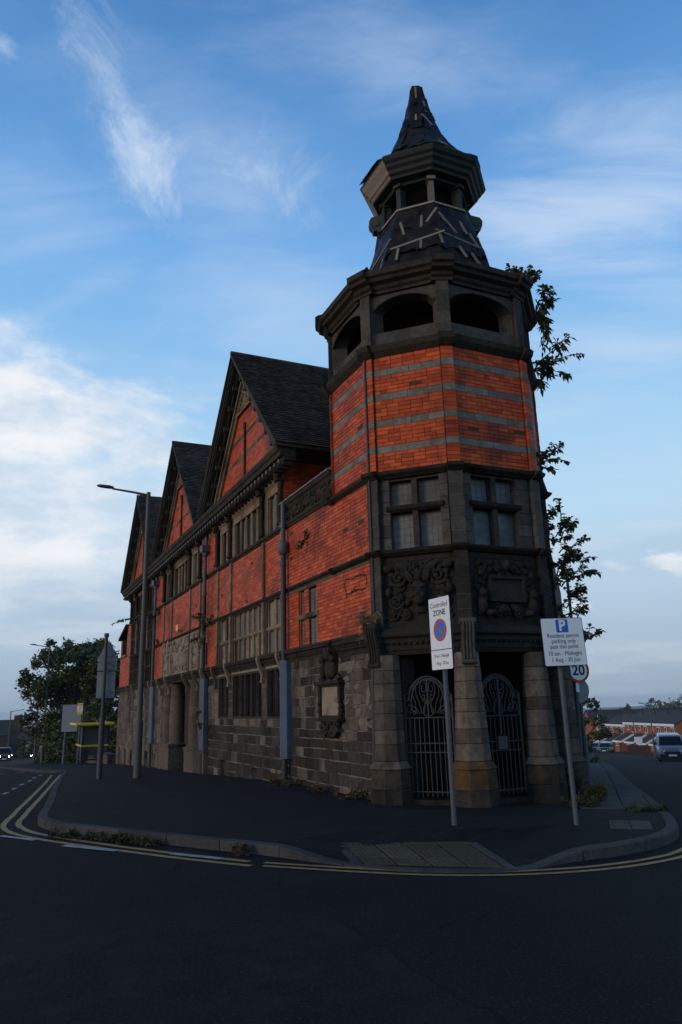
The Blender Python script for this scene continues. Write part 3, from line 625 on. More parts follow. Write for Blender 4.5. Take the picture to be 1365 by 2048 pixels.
def bricks(fr, s0, s1, z0, z1, d=0.0, clip=None, rows=None, proud=0.008, holes=(), back=True, start=0, mats='red_brick', missing=0.004):
    """courses of bricks with recessed joints; clip(z)->(s0,s1) limits; holes (s0,s1,z0,z1)"""
    n = rows or max(1, round((z1 - z0) / BH)); h = (z1 - z0) / n; J = 0.0045
    for r in range(n):
        a, c = z0 + r * h, z0 + (r + 1) * h; lo, hi = (s0, s1) if clip is None else clip((a + c) / 2)
        if hi - lo < 0.05: continue
        segs = [(lo, hi)]
        for (h0, h1, g0, g1) in holes:
            if g0 < (a + c) / 2 < g1:
                nw = []
                for p, q in segs:
                    if h1 <= p or h0 >= q: nw.append((p, q)); continue
                    if h0 > p: nw.append((p, h0))
                    if h1 < q: nw.append((h1, q))
                segs = nw
        for p, q in segs:
            x = p - (BW / 2 if (r + start) % 2 else 0); k = 0
            while x < q - 0.012:
                w = BW if ((r + start) // 1) % 2 == 0 or True else BW
                if random.random() < 0.10: w = BW / 2
                e = x + w; xa, xb = max(x, p), min(e, q)
                if q - e < 0.04: xb = q; e = q
                if xb - xa > 0.02 and random.random() > missing:
                    add_piece(BR, fr, xa + J, xb - J, a + J, c - J, d - 0.01, d + proud + rnd(-.0025, .0025), mats)
                x = e
def backing(b, fr, s0, s1, z0, z1, d, t=0.25, tone=.5, mi=0):
    b.hexa([fr(s0, d, z0), fr(s1, d, z0), fr(s1, d - t, z0), fr(s0, d - t, z0), fr(s0, d, z1), fr(s1, d, z1), fr(s1, d - t, z1), fr(s0, d - t, z1)], tone, mi)
def fbox(b, fr, s0, s1, d0, d1, z0, z1, tone=.5, mi=0): backing(b, fr, s0, s1, z0, z1, d1, d1 - d0, tone, mi)
def ashlar(fr, s0, s1, courses, d, mt, wr=(0.26, 0.5), holes=(), jit=0.011, proud=0.014, tone=None, J=0.009):
    for i, (a, c) in enumerate(courses):
        segs = [(s0, s1)]
        for (h0, h1, g0, g1) in holes:
            if g0 < (a + c) / 2 < g1:
                nw = []
                for p, q in segs:
                    if h1 <= p or h0 >= q: nw.append((p, q)); continue
                    if h0 > p: nw.append((p, h0))
                    if h1 < q: nw.append((h1, q))
                segs = nw
        for p, q in segs:
            x = p
            while x < q - 0.01:
                w = rnd(*wr); e = x + w
                if q - e < wr[0] * 0.6: e = q
                m_ = mt(x, a) if callable(mt) else mt
                add_piece(ST, fr, x + J, e - J, a + J, c - J, d - 0.02, d + proud + rnd(-.006, .006), m_, tone=tone, jit=jit, cham=0.008)
                x = e
def courses(z0, z1, hs=(0.17, 0.26)):
    out = []; z = z0
    while z < z1 - 0.01:
        h = rnd(*hs); e = z + h
        if z1 - e < hs[0] * .7: e = z1
        out.append((z, e)); z = e
    return out

# the parts of the library that stay whole ------------------------------------
mort = MB(FAC and None); stone_trim = MB(); mort_pale = MB()
WALLY = 0.0
# bays
B1, B2, B3 = -6.85, -14.60, -22.35
GW = 3.56                               # gable half width at the eaves
P_OFF = (2.78, 1.42, -1.42, -2.78)
PILS = [B1 + o for o in P_OFF] + [B2 + 2.86, B2 + 1.44, B2 - 1.41, B2 - 2.84] + [B3 + o for o in (2.85, 1.42, -1.42, -2.85)]
# --- ground floor masonry
gf_holes = [(-9.43, -8.42, 1.36, 2.50), (-8.04, -5.58, 1.36, 2.50), (-5.23, -4.20, 1.36, 2.50)]
vents1 = [(-9.15, -8.55, -1, .27), (-7.75, -7.05, -1, .25), (-6.35, -5.55, -1, .23), (-5.0, -4.35, -1, .2)]
entr = (-17.35, -10.75)
vents3 = [(-27.6, -27.1, -2, -.05), (-25.9, -25.3, -2, -.05), (-24.2, -23.7, -2, -.02), (-22.4, -21.7, -2, .02), (-20.6, -19.9, -2, .05)]
ashlar(FAC, -4.02, 0.46, [(-.20, .0), (.0, .19), (.19, .41), (.41, .63), (.63, .82), (.82, 1.0), (1.0, 1.17), (1.17, 1.40), (1.40, 1.62), (1.62, 1.80), (1.80, 2.02), (2.02, 2.22), (2.22, 2.38), (2.38, 2.56)], 0.0, lambda x, z: 'grimy_stone' if random.random() < (.95 if z < .9 else .7 if z < 1.2 else .12) else 'weathered_stone', wr=(.24, .62), holes=[(-1.95, -.86, 1.42, 2.05)])
ashlar(FAC, -10.55, -4.02, [(-.62, -.40), (-.40, -.2), (-.2, .02), (.02, .27), (.27, .52), (.52, .76), (.76, .98), (.98, 1.18), (1.18, 1.36), (1.36, 1.60), (1.60, 1.83), (1.83, 2.06), (2.06, 2.28), (2.28, 2.5)], 0.0, lambda x, z: 'grimy_stone' if random.random() < (.92 if z < 1.15 else .15) else 'weathered_stone', wr=(.35, .75), holes=gf_holes + vents1)
ashlar(FAC, -19.4, -17.35, courses(-1.0, 2.5, (.22, .3)), 0.0, 'weathered_stone', wr=(.4, .8))
ashlar(FAC, -28.45, -19.4, courses(-1.45, 2.75, (.22, .3)), 0.0, 'weathered_stone', wr=(.4, .8), holes=vents3)
def solid_wall(b, s0, s1, z0, z1, holes, d=0.0, t=0.45, fr=FAC):
    """wall with openings, as boxes butted end to end"""
    zs = sorted({z0, z1, *[max(z0, h[2]) for h in holes], *[min(z1, h[3]) for h in holes]})
    for a, c in zip(zs, zs[1:]):
        if c - a < 1e-4: continue
        x = s0
        for h in sorted(h for h in holes if h[2] < (a + c) / 2 < h[3]):
            if h[0] > x: backing(b, fr, x, h[0], a, c, d, t)
            x = max(x, h[1])
        if x < s1: backing(b, fr, x, s1, a, c, d, t)
solid_wall(mort_pale, -10.55, 0.40, -.7, 2.56, gf_holes + vents1)
mort_pale_b = MB(); solid_wall(mort_pale_b, -28.45, -17.35, -1.6, 2.75, vents3)
for b_ in vents1 + vents3: fbox(stone_trim, FAC, b_[0], b_[1], -.40, -.10, b_[2], b_[3], .1, 3)
# --- the long moulded cornice over the ground floor, with dentils
def cornice(b, s0, s1, prof, fr=FAC, tone=.5, mi=0, ends=True):
    """profile of (outward, z) swept along the wall"""
    n = len(prof); vs = [fr(s0, d, z) for d, z in prof] + [fr(s1, d, z) for d, z in prof]
    fs = [(i, i + 1, n + i + 1, n + i) for i in range(n - 1)]
    if ends: fs += [tuple(range(n - 1, -1, -1)), tuple(range(n, 2 * n))]
    b.add(vs, fs, tone, mi)
CP = [(-.05, 2.56), (.03, 2.56), (.03, 2.60), (.055, 2.62), (.055, 2.72), (.12, 2.735), (.13, 2.775), (.15, 2.78), (.15, 2.815), (.05, 2.845), (-.05, 2.845)]
for a, c, o in ((-28.3, -17.4, 0), (-17.4, -10.7, .05), (-10.7, 0.30, 0)):
    cornice(stone_trim, a, c, [(d + (o if d > 0 else 0), z) for d, z in CP], mi=1)
dent = MB(); x = -19.0
while x < 0.22:
    o = .05 if -17.4 < x < -10.7 else 0
    fbox(dent, FAC, x, x + .055, .05, .095 + o, 2.64, 2.715, random.random()); x += .105
dent.build('dentil', 'dark_sandstone', LIB, 'stuff')
# --- brick of the upper floors
W_BR = []   # holes
mid_holes = [(B1 + o0, B1 + o1, 2.845, 4.08) for o0, o1 in ((-2.58, -1.44 - .05), (-1.22, 1.30), (1.60, 2.68))]
small_win = (-3.13, -2.13, 2.845, 4.02)
relief_pan = (-17.42, -11.52, 2.845, 4.10)
up_holes = []
for B in (B1, B2): up_holes += [(B - 2.64, B + 2.68, 5.70, 7.30)]
S_MID, S_UP = (4.10, 4.20), (5.60, 5.72)
# lower brick storey 2.845..4.05
bricks(FAC, -3.95, 0.33, 2.85, 4.04, holes=[small_win])
bricks(FAC, -11.50, -9.72, 2.85, 4.07); bricks(FAC, -19.30, -17.46, 2.85, 4.07)
solid_wall(mort, -19.35, 0.36, 2.845, 4.12, mid_holes + [small_win])
# middle brick storey 4.2..5.6
bricks(FAC, -4.08, 0.33, 4.22, 5.60); backing(mort, FAC, -19.35, 0.36, 4.12, 5.72, 0.0, .4)
bricks(FAC, -19.30, -4.20, 4.22, 5.58, holes=[(p - .09, p + .09, 4, 6) for p in PILS])
# upper piers of brick beside the windows
for a, c in ((-11.62, -9.72), (-19.36, -17.54)):
    bricks(FAC, a, c, 5.74, 6.95); backing(mort, FAC, a - .02, c + .02, 5.72, 7.35, 0.0, .4)
bricks(FAC, -4.20, -4.02, 5.74, 6.9); backing(mort, FAC, -4.22, -4.0, 5.72, 7.35, 0.0, .4)
backing(mort, FAC, -25.35, -4.2, 6.9, 7.5, -.02, .4)
# string courses
for z0, z1, s0_, s1_ in ((4.10, 4.20, -25.3, .32), (5.60, 5.72, -25.3, -3.98)):
    cornice(stone_trim, s0_, s1_, [(-.03, z0), (.02, z0), (.03, z0 + .03), (.07, z0 + .05), (.08, z1 - .01), (.02, z1 + .012), (-.03, z1 + .012)], mi=1)
cornice(stone_trim, -3.97, .32, [(-.03, 4.04), (.012, 4.04), (.012, 4.10), (-.03, 4.10)], mi=4)
# brick side wall of the main block, facing the tower, and its rear bulk
SIDE = Frame((-4.0, 0), (0, 1), (1, 0))
bricks(SIDE, 0.0, 3.0, 5.75, 7.3); backing(mort, SIDE, 0.0, 5.6, 2.85, 7.5, -.005, .3)
# pilaster strips
for p in PILS:
    for z0, z1 in ((4.215, 5.60),):
        n = 5
        for k in range(n):
            a, c = z0 + (z1 - z0) * k / n, z0 + (z1 - z0) * (k + 1) / n
            add_piece(ST, FAC, p - .07, p + .07, a + .003, c - .003, -.01, .055 + rnd(-.004, .004), 'sandstone' if random.random() < .8 else 'lime_mortar', cham=.006)
    if p > -19:
        for k in range(5):
            a, c = 2.86 + 1.24 * k / 5, 2.86 + 1.24 * (k + 1) / 5
            add_piece(ST, FAC, p - .08, p + .08, a + .003, c - .003, -.01, .06 + rnd(-.004, .004), 'sandstone', cham=.006)
# upper colonnettes with capitals and console corbels, under the eaves
for p in PILS:
    b = MB(); cx_, cy_ = p, -.075
    b.lathe([(.085, 5.74), (.085, 5.80), (.06, 5.84), (.055, 6.1), (.06, 6.4), (.05, 6.62), (.075, 6.66), (.06, 6.70), (.09, 6.80)], 10, (cx_, cy_), .4)
    b.box(p - .11, p + .11, -.20, .0, 6.80, 6.87, .5)
    b.blob((p, -.14, 6.93), (.12, .11, .10), .4, 0, 8, 5, .12); b.blob((p, -.17, 6.86), (.07, .06, .07), .6)
    b.box(p - .10, p + .10, -.24, .0, 7.0, 7.06, .4)
    b.build('colonnette', 'dark_sandstone', LIB)
# entablature under the eaves
cornice(stone_trim, -25.5, -4.0, [(-.03, 6.84), (.02, 6.84), (.03, 6.88), (.05, 6.90), (.05, 6.97), (.09, 7.0), (.10, 7.05), (.03, 7.06), (.03, 7.30), (-.03, 7.30)], mi=2)

# --- windows -----------------------------------------------------------------
def mull_window(name, s0, s1, z0, z1, n, stone, glassm, depth=.17, transom=None, mw=.09, d=0.0, head=None, fr=FAC, sill=True, lead=False, tonev=None, blinds=None):
    """stone mullioned window: n lights between mullions, boards or glass set back"""
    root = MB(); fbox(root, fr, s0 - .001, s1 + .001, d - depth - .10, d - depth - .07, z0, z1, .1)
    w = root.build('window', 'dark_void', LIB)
    edges = [s0 + (s1 - s0) * i / n for i in range(n + 1)]
    for i in range(1, n):
        b = MB(); e = edges[i]; pr = [(-mw / 2, -depth), (-mw / 2, -depth * .5), (-mw * .2, -.008), (mw * .2, -.008), (mw / 2, -depth * .5), (mw / 2, -depth)]
        vs = [fr(e + a, d + q, z0) for a, q in pr] + [fr(e + a, d + q, z1) for a, q in pr]; k = len(pr)
        b.add(vs, [(j, j + 1, k + j + 1, k + j) for j in range(k - 1)], random.random())
        b.build('mullion', stone, w)
    if transom:
        b = MB(); cornice(b, s0 + .002, s1 - .002, [(d - depth, transom - .06), (d - .03, transom - .06), (d + .012, transom - .02), (d + .012, transom + .03), (d - .04, transom + .06), (d - depth, transom + .06)], fr, random.random()); b.build('transom', stone, w)
    for side, e in ((1, s0), (-1, s1)):
        b = MB(); a, c = (e, e + .05) if side > 0 else (e - .05, e)
        fbox(b, fr, a, c, d - depth, d - .02, z0, z1, random.random()); b.build('jamb', stone, w)
    for i in range(n):
        a, c = edges[i] + mw * .4, edges[i + 1] - mw * .4
        for q0, q1 in (((z0, transom - .05), (transom + .05, z1)) if transom else ((z0, z1),)):
            b = MB(); gm = glassm() if callable(glassm) else glassm
            fbox(b, fr, a, c, d - depth - .07, d - depth - rnd(0, .02), q0, q1, random.random())
            p_ = b.build('pane', gm, w)
            if lead:
                g_ = MB()
                nx_, nz_ = 4, 5
                for k in range(1, nx_): xx = a + (c - a) * k / nx_; fbox(g_, fr, xx - .004, xx + .004, d - depth + .001, d - depth + .006, q0, q1)
                for k in range(1, nz_): zz_ = q0 + (q1 - q0) * k / nz_; fbox(g_, fr, a, c, d - depth + .0015, d - depth + .0065, zz_ - .004, zz_ + .004)
                lg = g_.build('lead_cames', 'lead_grid', w, 'stuff')
    return w
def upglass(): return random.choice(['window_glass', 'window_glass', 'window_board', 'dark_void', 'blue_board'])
for B, zz1 in ((B1, 6.66), (B2, 6.74)):
    for a, c, n in ((-2.48, -1.60, 2), (-1.14, 1.24, 5), (1.74, 2.58, 2)):
        mull_window('upper', B + a, B + c, 5.73, zz1, n, 'sandstone', upglass, depth=.075, mw=.10)
    # plain stone lintel panels and jambs between
    for a, c in ((-2.64, -1.50), (-1.34, 1.34), (1.50, 2.70)):
        fbox(stone_trim, FAC, B + a, B + c, -.3, .012, zz1 + .001, 6.84, .6, 0)
    for a, c in ((-2.64, -2.482), (-1.598, -1.142), (1.242, 1.738), (2.582, 2.70)):
        fbox(stone_trim, FAC, B + a, B + c, -.3, .010, 5.73, zz1, .4, 0)
for a, c, n in ((-2.56, -1.50, 2), (-1.20, 1.28, 6), (1.62, 2.66, 2)):
    mull_window('mid', B1 + a, B1 + c, 2.86, 4.09, n, 'sandstone', lambda: random.choice(['window_board', 'window_board', 'relief_stone', 'dark_sandstone']), depth=.06, transom=3.43, mw=.11)
for h in gf_holes:
    n = 5 if h[1] - h[0] > 2 else 2
    w = mull_window('ground', h[0] + .05, h[1] - .05, h[2] + .04, h[3] - .03, n, 'dark_sandstone', 'dark_void', depth=.11, mw=.10)
    b = MB(); 
    for a, c, e, f in ((h[0], h[1], h[3] - .05, h[3]), (h[0], h[1], h[2], h[2] + .05), (h[0], h[0] + .05, h[2] + .05, h[3] - .05), (h[1] - .05, h[1], h[2] + .05, h[3] - .05)): fbox(b, FAC, a, c, -.10, .012, e, f, .2)
    b.build('frame', 'dark_timber', w)
    b = MB()   # wire guard
    for k in range(1, 14 if n > 2 else 6):
        xx = h[0] + (h[1] - h[0]) * k / (14 if n > 2 else 6); fbox(b, FAC, xx - .005, xx + .005, -.035, -.025, h[2] + .05, h[3] - .05)
    b.build('window_bar', 'cast_iron', w, 'stuff')
# pale lintel over the ground-floor windows
for h in gf_holes: fbox(stone_trim, FAC, h[0] - .03, h[1] + .03, -.05, .014, 2.505, 2.559, .9, 5)
# two-light window in the wing: brick mullion, stone transom blocks
w = mull_window('wing', -3.13, -2.13, 2.86, 4.02, 1, 'red_brick', 'dark_void', depth=.20)
for a, c in ((-3.08, -2.86), (-2.58, -2.18)):
    for q0, q1 in ((2.87, 3.40), (3.50, 4.0)):
        b = MB(); fbox(b, FAC, a, c, -.19, -.055, q0, q1, .7); p_ = b.build('pane', 'window_board', w)
        g_ = MB()
        for k in range(1, 5): zz_ = q0 + (q1 - q0) * k / 5; fbox(g_, FAC, a, c, -.056, -.049, zz_ - .004, zz_ + .004)
        xx = (a + c) / 2; fbox(g_, FAC, xx - .004, xx + .004, -.056, -.048, q0, q1); g_.build('lead_cames', 'cast_iron', w, 'stuff')
bricks(FAC, -2.86, -2.60, 2.86, 3.40, d=-.02); bricks(FAC, -2.86, -2.60, 3.51, 4.02, d=-.02); backing(mort, FAC, -2.86, -2.60, 2.86, 4.02, -.025, .15)
for a, c in ((-3.24, -2.74), (-2.72, -2.06)): add_piece(ST, FAC, a, c, 3.40, 3.50, -.15, .035, 'weathered_stone', .8, .006, .02)
# bay three: a grid of mullioned lights over three storeys, carved top
for z0, z1, tr in ((2.86, 4.09, 3.45), (4.22, 5.59, 4.95), (5.74, 6.84, None)):
    for a, c, n in ((-2.75, -1.5, 3), (-1.34, 1.34, 6), (1.5, 2.75, 3)):
        mull_window('grid', B3 + a, B3 + c, z0, z1, n, 'dark_sandstone', lambda: random.choice(['dark_sandstone', 'window_board', 'dark_void', 'dark_sandstone']), depth=.06, transom=tr, mw=.12)
backing(mort, FAC, -25.45, -25.1, 2.86, 7.3, -.01, .4)
for k in range(12): add_piece(ST, FAC, -25.45, -25.12, 2.86 + k * .35, 3.2 + k * .35, -.02, .02, 'dark_sandstone', cham=.008)
for k in range(12): add_piece(ST, FAC, -19.56, -19.34, 2.86 + k * .35, 3.2 + k * .35, -.02, .02, 'dark_sandstone', cham=.008)
backing(mort, FAC, -19.58, -19.32, 2.86, 7.3, -.01, .4)
# --- consoles hanging from the cornice
for p in PILS + [-10.75]:
    b = MB(); o = .05 if -17.5 < p < -10.6 else 0
    prof = [(.15 + o, 2.80), (.20 + o, 2.80), (.21 + o, 2.70), (.15 + o, 2.55), (.08, 2.35), (.09, 2.24), (.05, 2.19), (.0, 2.22), (.02, 2.34), (.07, 2.52)]
    k = len(prof); vs = [FAC(p - .055, d, z) for d, z in prof] + [FAC(p + .055, d, z) for d, z in prof]
    b.add(vs, [tuple(range(k - 1, -1, -1)), tuple(range(k, 2 * k))] + [(i, (i + 1) % k, k + (i + 1) % k, k + i) for i in range(k)], .4)
    b.tube([FAC(p - .07, .06, 2.22), FAC(p + .07, .06, 2.22)], .042, 8, .5); b.tube([FAC(p - .07, .17 + o, 2.76), FAC(p + .07, .17 + o, 2.76)], .04, 8, .5)
    b.build('console', 'sandstone', LIB)
# --- carved work
def scroll(b, fr, s, z, r, turns=1.6, start=0.0, sgn=1, d=.03, th=.022, tone=.5):
    pts = []; rad = []; n = int(9 * turns)
    for i in range(n + 1):
        t = i / n; q = start + sgn * t * turns * 2 * math.pi; rr = r * (1 - .82 * t); pts.append(fr(s + rr * math.cos(q), d + .02 * t, z + rr * math.sin(q))); rad.append(th * (1 - .35 * t))
    b.tube(pts, rad, 5, tone); b.blob(pts[-1], th * 1.5, tone, 0, 6, 4)
def leafc(b, fr, s, z, ang, ln, wd, d=.02, tone=.5):
    ca, sa = math.cos(ang), math.sin(ang); vs = []
    for t, w_, h in ((0, .25, .0), (.3, 1, .035), (.7, .7, .045), (1, .05, .01)):
        for k, dz in ((-1, 0), (0, .025), (1, 0)): vs.append(fr(s + ca * ln * t - sa * wd * w_ * k, d + h + dz, z + sa * ln * t + ca * wd * w_ * k))
    b.add(vs, [(i * 3 + j, i * 3 + j + 1, (i + 1) * 3 + j + 1, (i + 1) * 3 + j) for i in range(3) for j in range(2)], tone, 0, True)
def foliate(b, fr, s0, s1, z0, z1, seed, d=.0, dens=26, keep=()):
    rs = random.Random(seed); A = (s1 - s0) * (z1 - z0)
    mid = (s0 + s1) / 2
    for k in range(int(A * dens)):
        s, z = rs.uniform(s0 + .08, mid), rs.uniform(z0 + .06, z1 - .06); r = rs.uniform(.05, .12)
        if any(a < s < c and e < z < f for a, c, e, f in keep): continue
        st, tn = rs.uniform(0, 6.28), rs.choice((1, -1)); typ = rs.random(); an = rs.uniform(0, 6.28)
        for mir in (1, -1):
            ss = s if mir == 1 else s0 + s1 - s
            if typ < .28: scroll(b, fr, ss, z, r, 1.4, st if mir == 1 else math.pi - st, tn * mir, d + .015, .018)
            elif typ < .85: leafc(b, fr, ss, z, an if mir == 1 else math.pi - an, r * 1.7, r * .5, d + .005)
            else: b.blob(fr(ss, d + .02, z), (r * .45, r * .45, r * .45), .5, 0, 7, 4, .1)
# parapet of the wing: carved frieze under a moulded, lead-capped coping
fbox(stone_trim, FAC, -3.98, -1.20, -.30, -.02, 5.60, 6.22, .3, 1)
cornice(stone_trim, -3.98, -1.15, [(-.03, 5.58), (.03, 5.58), (.05, 5.62), (.08, 5.66), (.08, 5.70), (.0, 5.73), (-.03, 5.73)], mi=1)
cornice(stone_trim, -3.98, -1.15, [(-.03, 6.02), (.0, 6.02), (.03, 6.06), (.05, 6.10), (.09, 6.13), (.11, 6.20), (-.03, 6.20)], mi=1)
b = MB(); foliate(b, FAC, -3.92, -1.25, 5.74, 6.01, 5, -.02, 60); b.build('carved_frieze', 'dark_sandstone', LIB)
b = MB(); cornice(b, -4.02, -1.16, [(-.34, 6.20), (.13, 6.203), (.135, 6.225), (.0, 6.30), (-.34, 6.34)]); 
for k in range(5): cornice(b, -3.9 + k * .6, -3.87 + k * .6, [(-.33, 6.21), (.14, 6.21), (.14, 6.236), (.0, 6.312), (-.33, 6.352)])
b.build('lead_coping', 'lead_sheet', LIB)
# big relief over the door
fbox(stone_trim, FAC, relief_pan[0], relief_pan[1], -.25, .02, 2.845, 4.10, .6, 5)
b = MB(); foliate(b, FAC, -17.3, -16.15, 2.9, 4.05, 11, .02, 34, [(-17.0, -16.3, 2.95, 3.65)]); foliate(b, FAC, -15.9, -13.1, 2.9, 4.05, 12, .02, 34, [(-15.4, -13.2, 3.1, 3.65)]); foliate(b, FAC, -12.85, -11.6, 2.9, 4.05, 13, .02, 34, [(-12.5, -11.9, 3.05, 3.65)])
for a, c, e, f in ((-17.0, -16.4, 3.05, 3.3), (-17.0, -16.4, 3.36, 3.6), (-15.4, -13.6, 3.12, 3.62), (-12.5, -11.95, 3.05, 3.3), (-12.5, -11.95, 3.36, 3.62)):
    fbox(b, FAC, a, c, 0, .05, e, f, .6); fbox(b, FAC, a + .05, c - .05, .0, .065, e + .05, f - .05, .3)
b.build('carved_relief', 'relief_stone', LIB)
# slate panel by the downpipe, alarm box, memorial tablet
b = MB(); fbox(b, FAC, -11.50, -10.86, 0, .04, 2.95, 3.60); b.build('wall_panel', 'slate_grey', LIB)
b = MB(); b.prism([(-14.66, 4.34), (-14.50, 4.30), (-14.36, 4.34), (-14.36, 4.50), (-14.51, 4.57), (-14.66, 4.50)], -.16, -.008, axis='y'); b.build('alarm_box', 'alarm_plastic', LIB)
def tablet():
    b = MB(); fbox(b, FAC, -1.84, -1.02, -.05, .06, 1.40, 2.02, .8); root = b.build('memorial_tablet', 'relief_stone', LIB)
    b = MB()
    for z, w_, o in ((2.04, .58, .16), (2.0, .50, .11), (1.36, .55, .17), (1.41, .50, .10)): fbox(b, FAC, -1.43 - w_, -1.43 + w_, 0, o, z - .03, z + .03, .4)
    for sx in (-1, 1):
        fbox(b, FAC, -1.43 + sx * .46 - .05, -1.43 + sx * .46 + .05, 0, .10, 1.72, 1.98, .4)
        for k in range(5): b.blob(FAC(-1.43 + sx * (.47 + .03 * (k % 2)), .07, 1.46 + k * .055), (.055, .05, .045), .4, 0, 7, 4, .2)
    b.build('tablet_frame', 'sooty_stone', root)
    b = MB(); rs = random.Random(3)      # shield with supporters above, foliage bracket below
    b.blob(FAC(-1.43, .06, 2.30), (.17, .09, .21), .4, 0, 9, 6, .05)
    b.blob(FAC(-1.43, .08, 2.54), (.12, .10, .11), .4, 0, 8, 5, .12); b.blob(FAC(-1.50, .10, 2.63), (.07, .07, .07), .4); b.blob(FAC(-1.36, .09, 2.64), (.06, .06, .06), .4)
    for sx in (-1, 1):
        b.blob(FAC(-1.43 + sx * .23, .09, 2.28), (.08, .09, .17), .4, 0, 8, 5, .15); b.blob(FAC(-1.43 + sx * .25, .11, 2.47), (.07, .08, .07), .4, 0, 8, 5, .1)
        leafc(b, FAC, -1.43 + sx * .28, 2.12, 0 if sx > 0 else math.pi, .22, .05, .05); scroll(b, FAC, -1.43 + sx * .38, 2.12, .06, 1.3, 1, sx, .05, .02)
    for k in range(46):
        t = rs.random(); w_ = .46 * (1 - t * .55); b.blob(FAC(-1.43 + rs.uniform(-w_, w_), rs.uniform(.03, .14) * (1 - .5 * t), 1.31 - t * .26), rs.uniform(.03, .055), .3, 0, 6, 4, .25)
    for k in range(14): leafc(b, FAC, -1.43 + rs.uniform(-.4, .4), 1.30 - rs.random() * .2, rs.uniform(3.4, 6.0), .12, .04, .09)
    b.build('carving', 'dark_sandstone', root)
tablet()
rs = random.Random(77)
for k in range(17):
    x_, z_ = (rs.uniform(-1.0, .30), rs.uniform(1.25, 2.5)) if k < 15 else (rs.uniform(-3.6, -.4), rs.uniform(.3, 2.4)); w_, h_ = rs.uniform(.05, .17), rs.uniform(.03, .10); b = MB(); n = 11
    P = [(x_ + w_ * math.cos(6.283 * q / n) * rs.uniform(.55, 1.15), z_ + h_ * math.sin(6.283 * q / n) * rs.uniform(.5, 1.2)) for q in range(n)]
    b.add([FAC(a, .0, c) for a, c in P] + [FAC(a, .019, c) for a, c in P], [tuple(range(n, 2 * n))] + [(q, (q + 1) % n, n + (q + 1) % n, n + q) for q in range(n)], .5); b.build('mortar_patch', 'pale_mortar', LIB)
b = MB()
for P in ([(-.71, 3.89), (-.75, 3.82), (-.73, 3.71), (-.70, 3.61), (-.68, 3.52)], [(-.68, 3.89), (-.39, 3.86), (-.27, 3.88), (-.01, 3.87), (.14, 3.84)], [(.14, 3.83), (.18, 3.74), (.14, 3.65)], [(-.68, 3.61), (-.41, 3.61), (-.22, 3.64), (-.04, 3.60), (.12, 3.61)], [(-.50, 3.60), (-.44, 3.66), (-.40, 3.60), (-.34, 3.67), (-.28, 3.60), (-.22, 3.65)]):
    for (a, c), (e, f) in zip(P, P[1:]):
        t = Vector((e - a, f - c)); n_ = Vector((-t.y, t.x)).normalized() * .014; q = [(a + n_.x, c + n_.y), (e + n_.x, f + n_.y), (e - n_.x, f - n_.y), (a - n_.x, c - n_.y)]
        b.add([FAC(u, .0135, v) for u, v in q], [(0, 1, 2, 3)])
b.build('sprayed_outline', 'spray_paint', LIB)
# painted-over patch: sooty bricks are left to the stain in the brick material
# --- entrance: paired columns on plinths, recessed doorway
for s0_, s1_, z0, z1 in ((-17.35, -15.40, -.75, .46), (-13.05, -10.55, -.75, .46)):
    fbox(stone_trim, FAC, s0_, s1_, -.6, .13, z0, .38, .5, 7); cornice(stone_trim, s0_ - .03, s1_ + .03, [(.10, .38), (.16, .38), (.17, .44), (.11, .48), (-.6, .48)], mi=7)
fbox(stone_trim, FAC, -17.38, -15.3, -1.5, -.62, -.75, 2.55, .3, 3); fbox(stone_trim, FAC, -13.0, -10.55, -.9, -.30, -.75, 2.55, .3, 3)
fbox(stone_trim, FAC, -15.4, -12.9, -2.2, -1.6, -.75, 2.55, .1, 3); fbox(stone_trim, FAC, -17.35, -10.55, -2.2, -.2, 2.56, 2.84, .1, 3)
for cxx, cyy, rr in ((-16.62, .12, .25), (-15.85, .24, .26), (-12.55, .16, .26), (-11.40, .14, .24)):
    b = MB(); 
    for k in range(6):
        z0, z1 = .50 + k * .31, .50 + (k + 1) * .31; f = lambda z: rr * (1 + .10 * math.sin(min(1, (z - .5) / 1.9) * math.pi) - .12 * (z - .5) / 1.9)
        b.lathe([(f(z0) - .006, z0), (f(z0), z0 + .006), (f(z1), z1 - .006), (f(z1) - .006, z1)], 22, (cxx, cyy), random.random(), 0, False)
    b.lathe([(rr + .06, .46), (rr + .07, .49), (rr + .02, .54)], 18, (cxx, cyy), .5)
    b.lathe([(rr * .9, 2.35), (rr * .98, 2.38), (rr * .92, 2.41), (rr + .04, 2.47), (rr + .05, 2.55)], 18, (cxx, cyy), .4)
    b.build('column', 'column_stone', LIB)
b = MB(); fbox(b, FAC, -15.25, -12.95, -.95, -.88, -.72, 1.0, .3)
d_ = b.build('boarded_door', 'dark_timber', LIB)
for k in range(6):
    b = MB(); fbox(b, FAC, -15.22 + k * .38, -14.86 + k * .38, -.88, -.86 + rnd(0, .012), -.70, .98, random.random()); b.build('board', 'dark_timber', d_)
b = MB(); fbox(b, FAC, -15.2, -13.0, -.2, .5, -.75, -.42, .5); b.build('doorstep', 'weathered_stone', LIB)
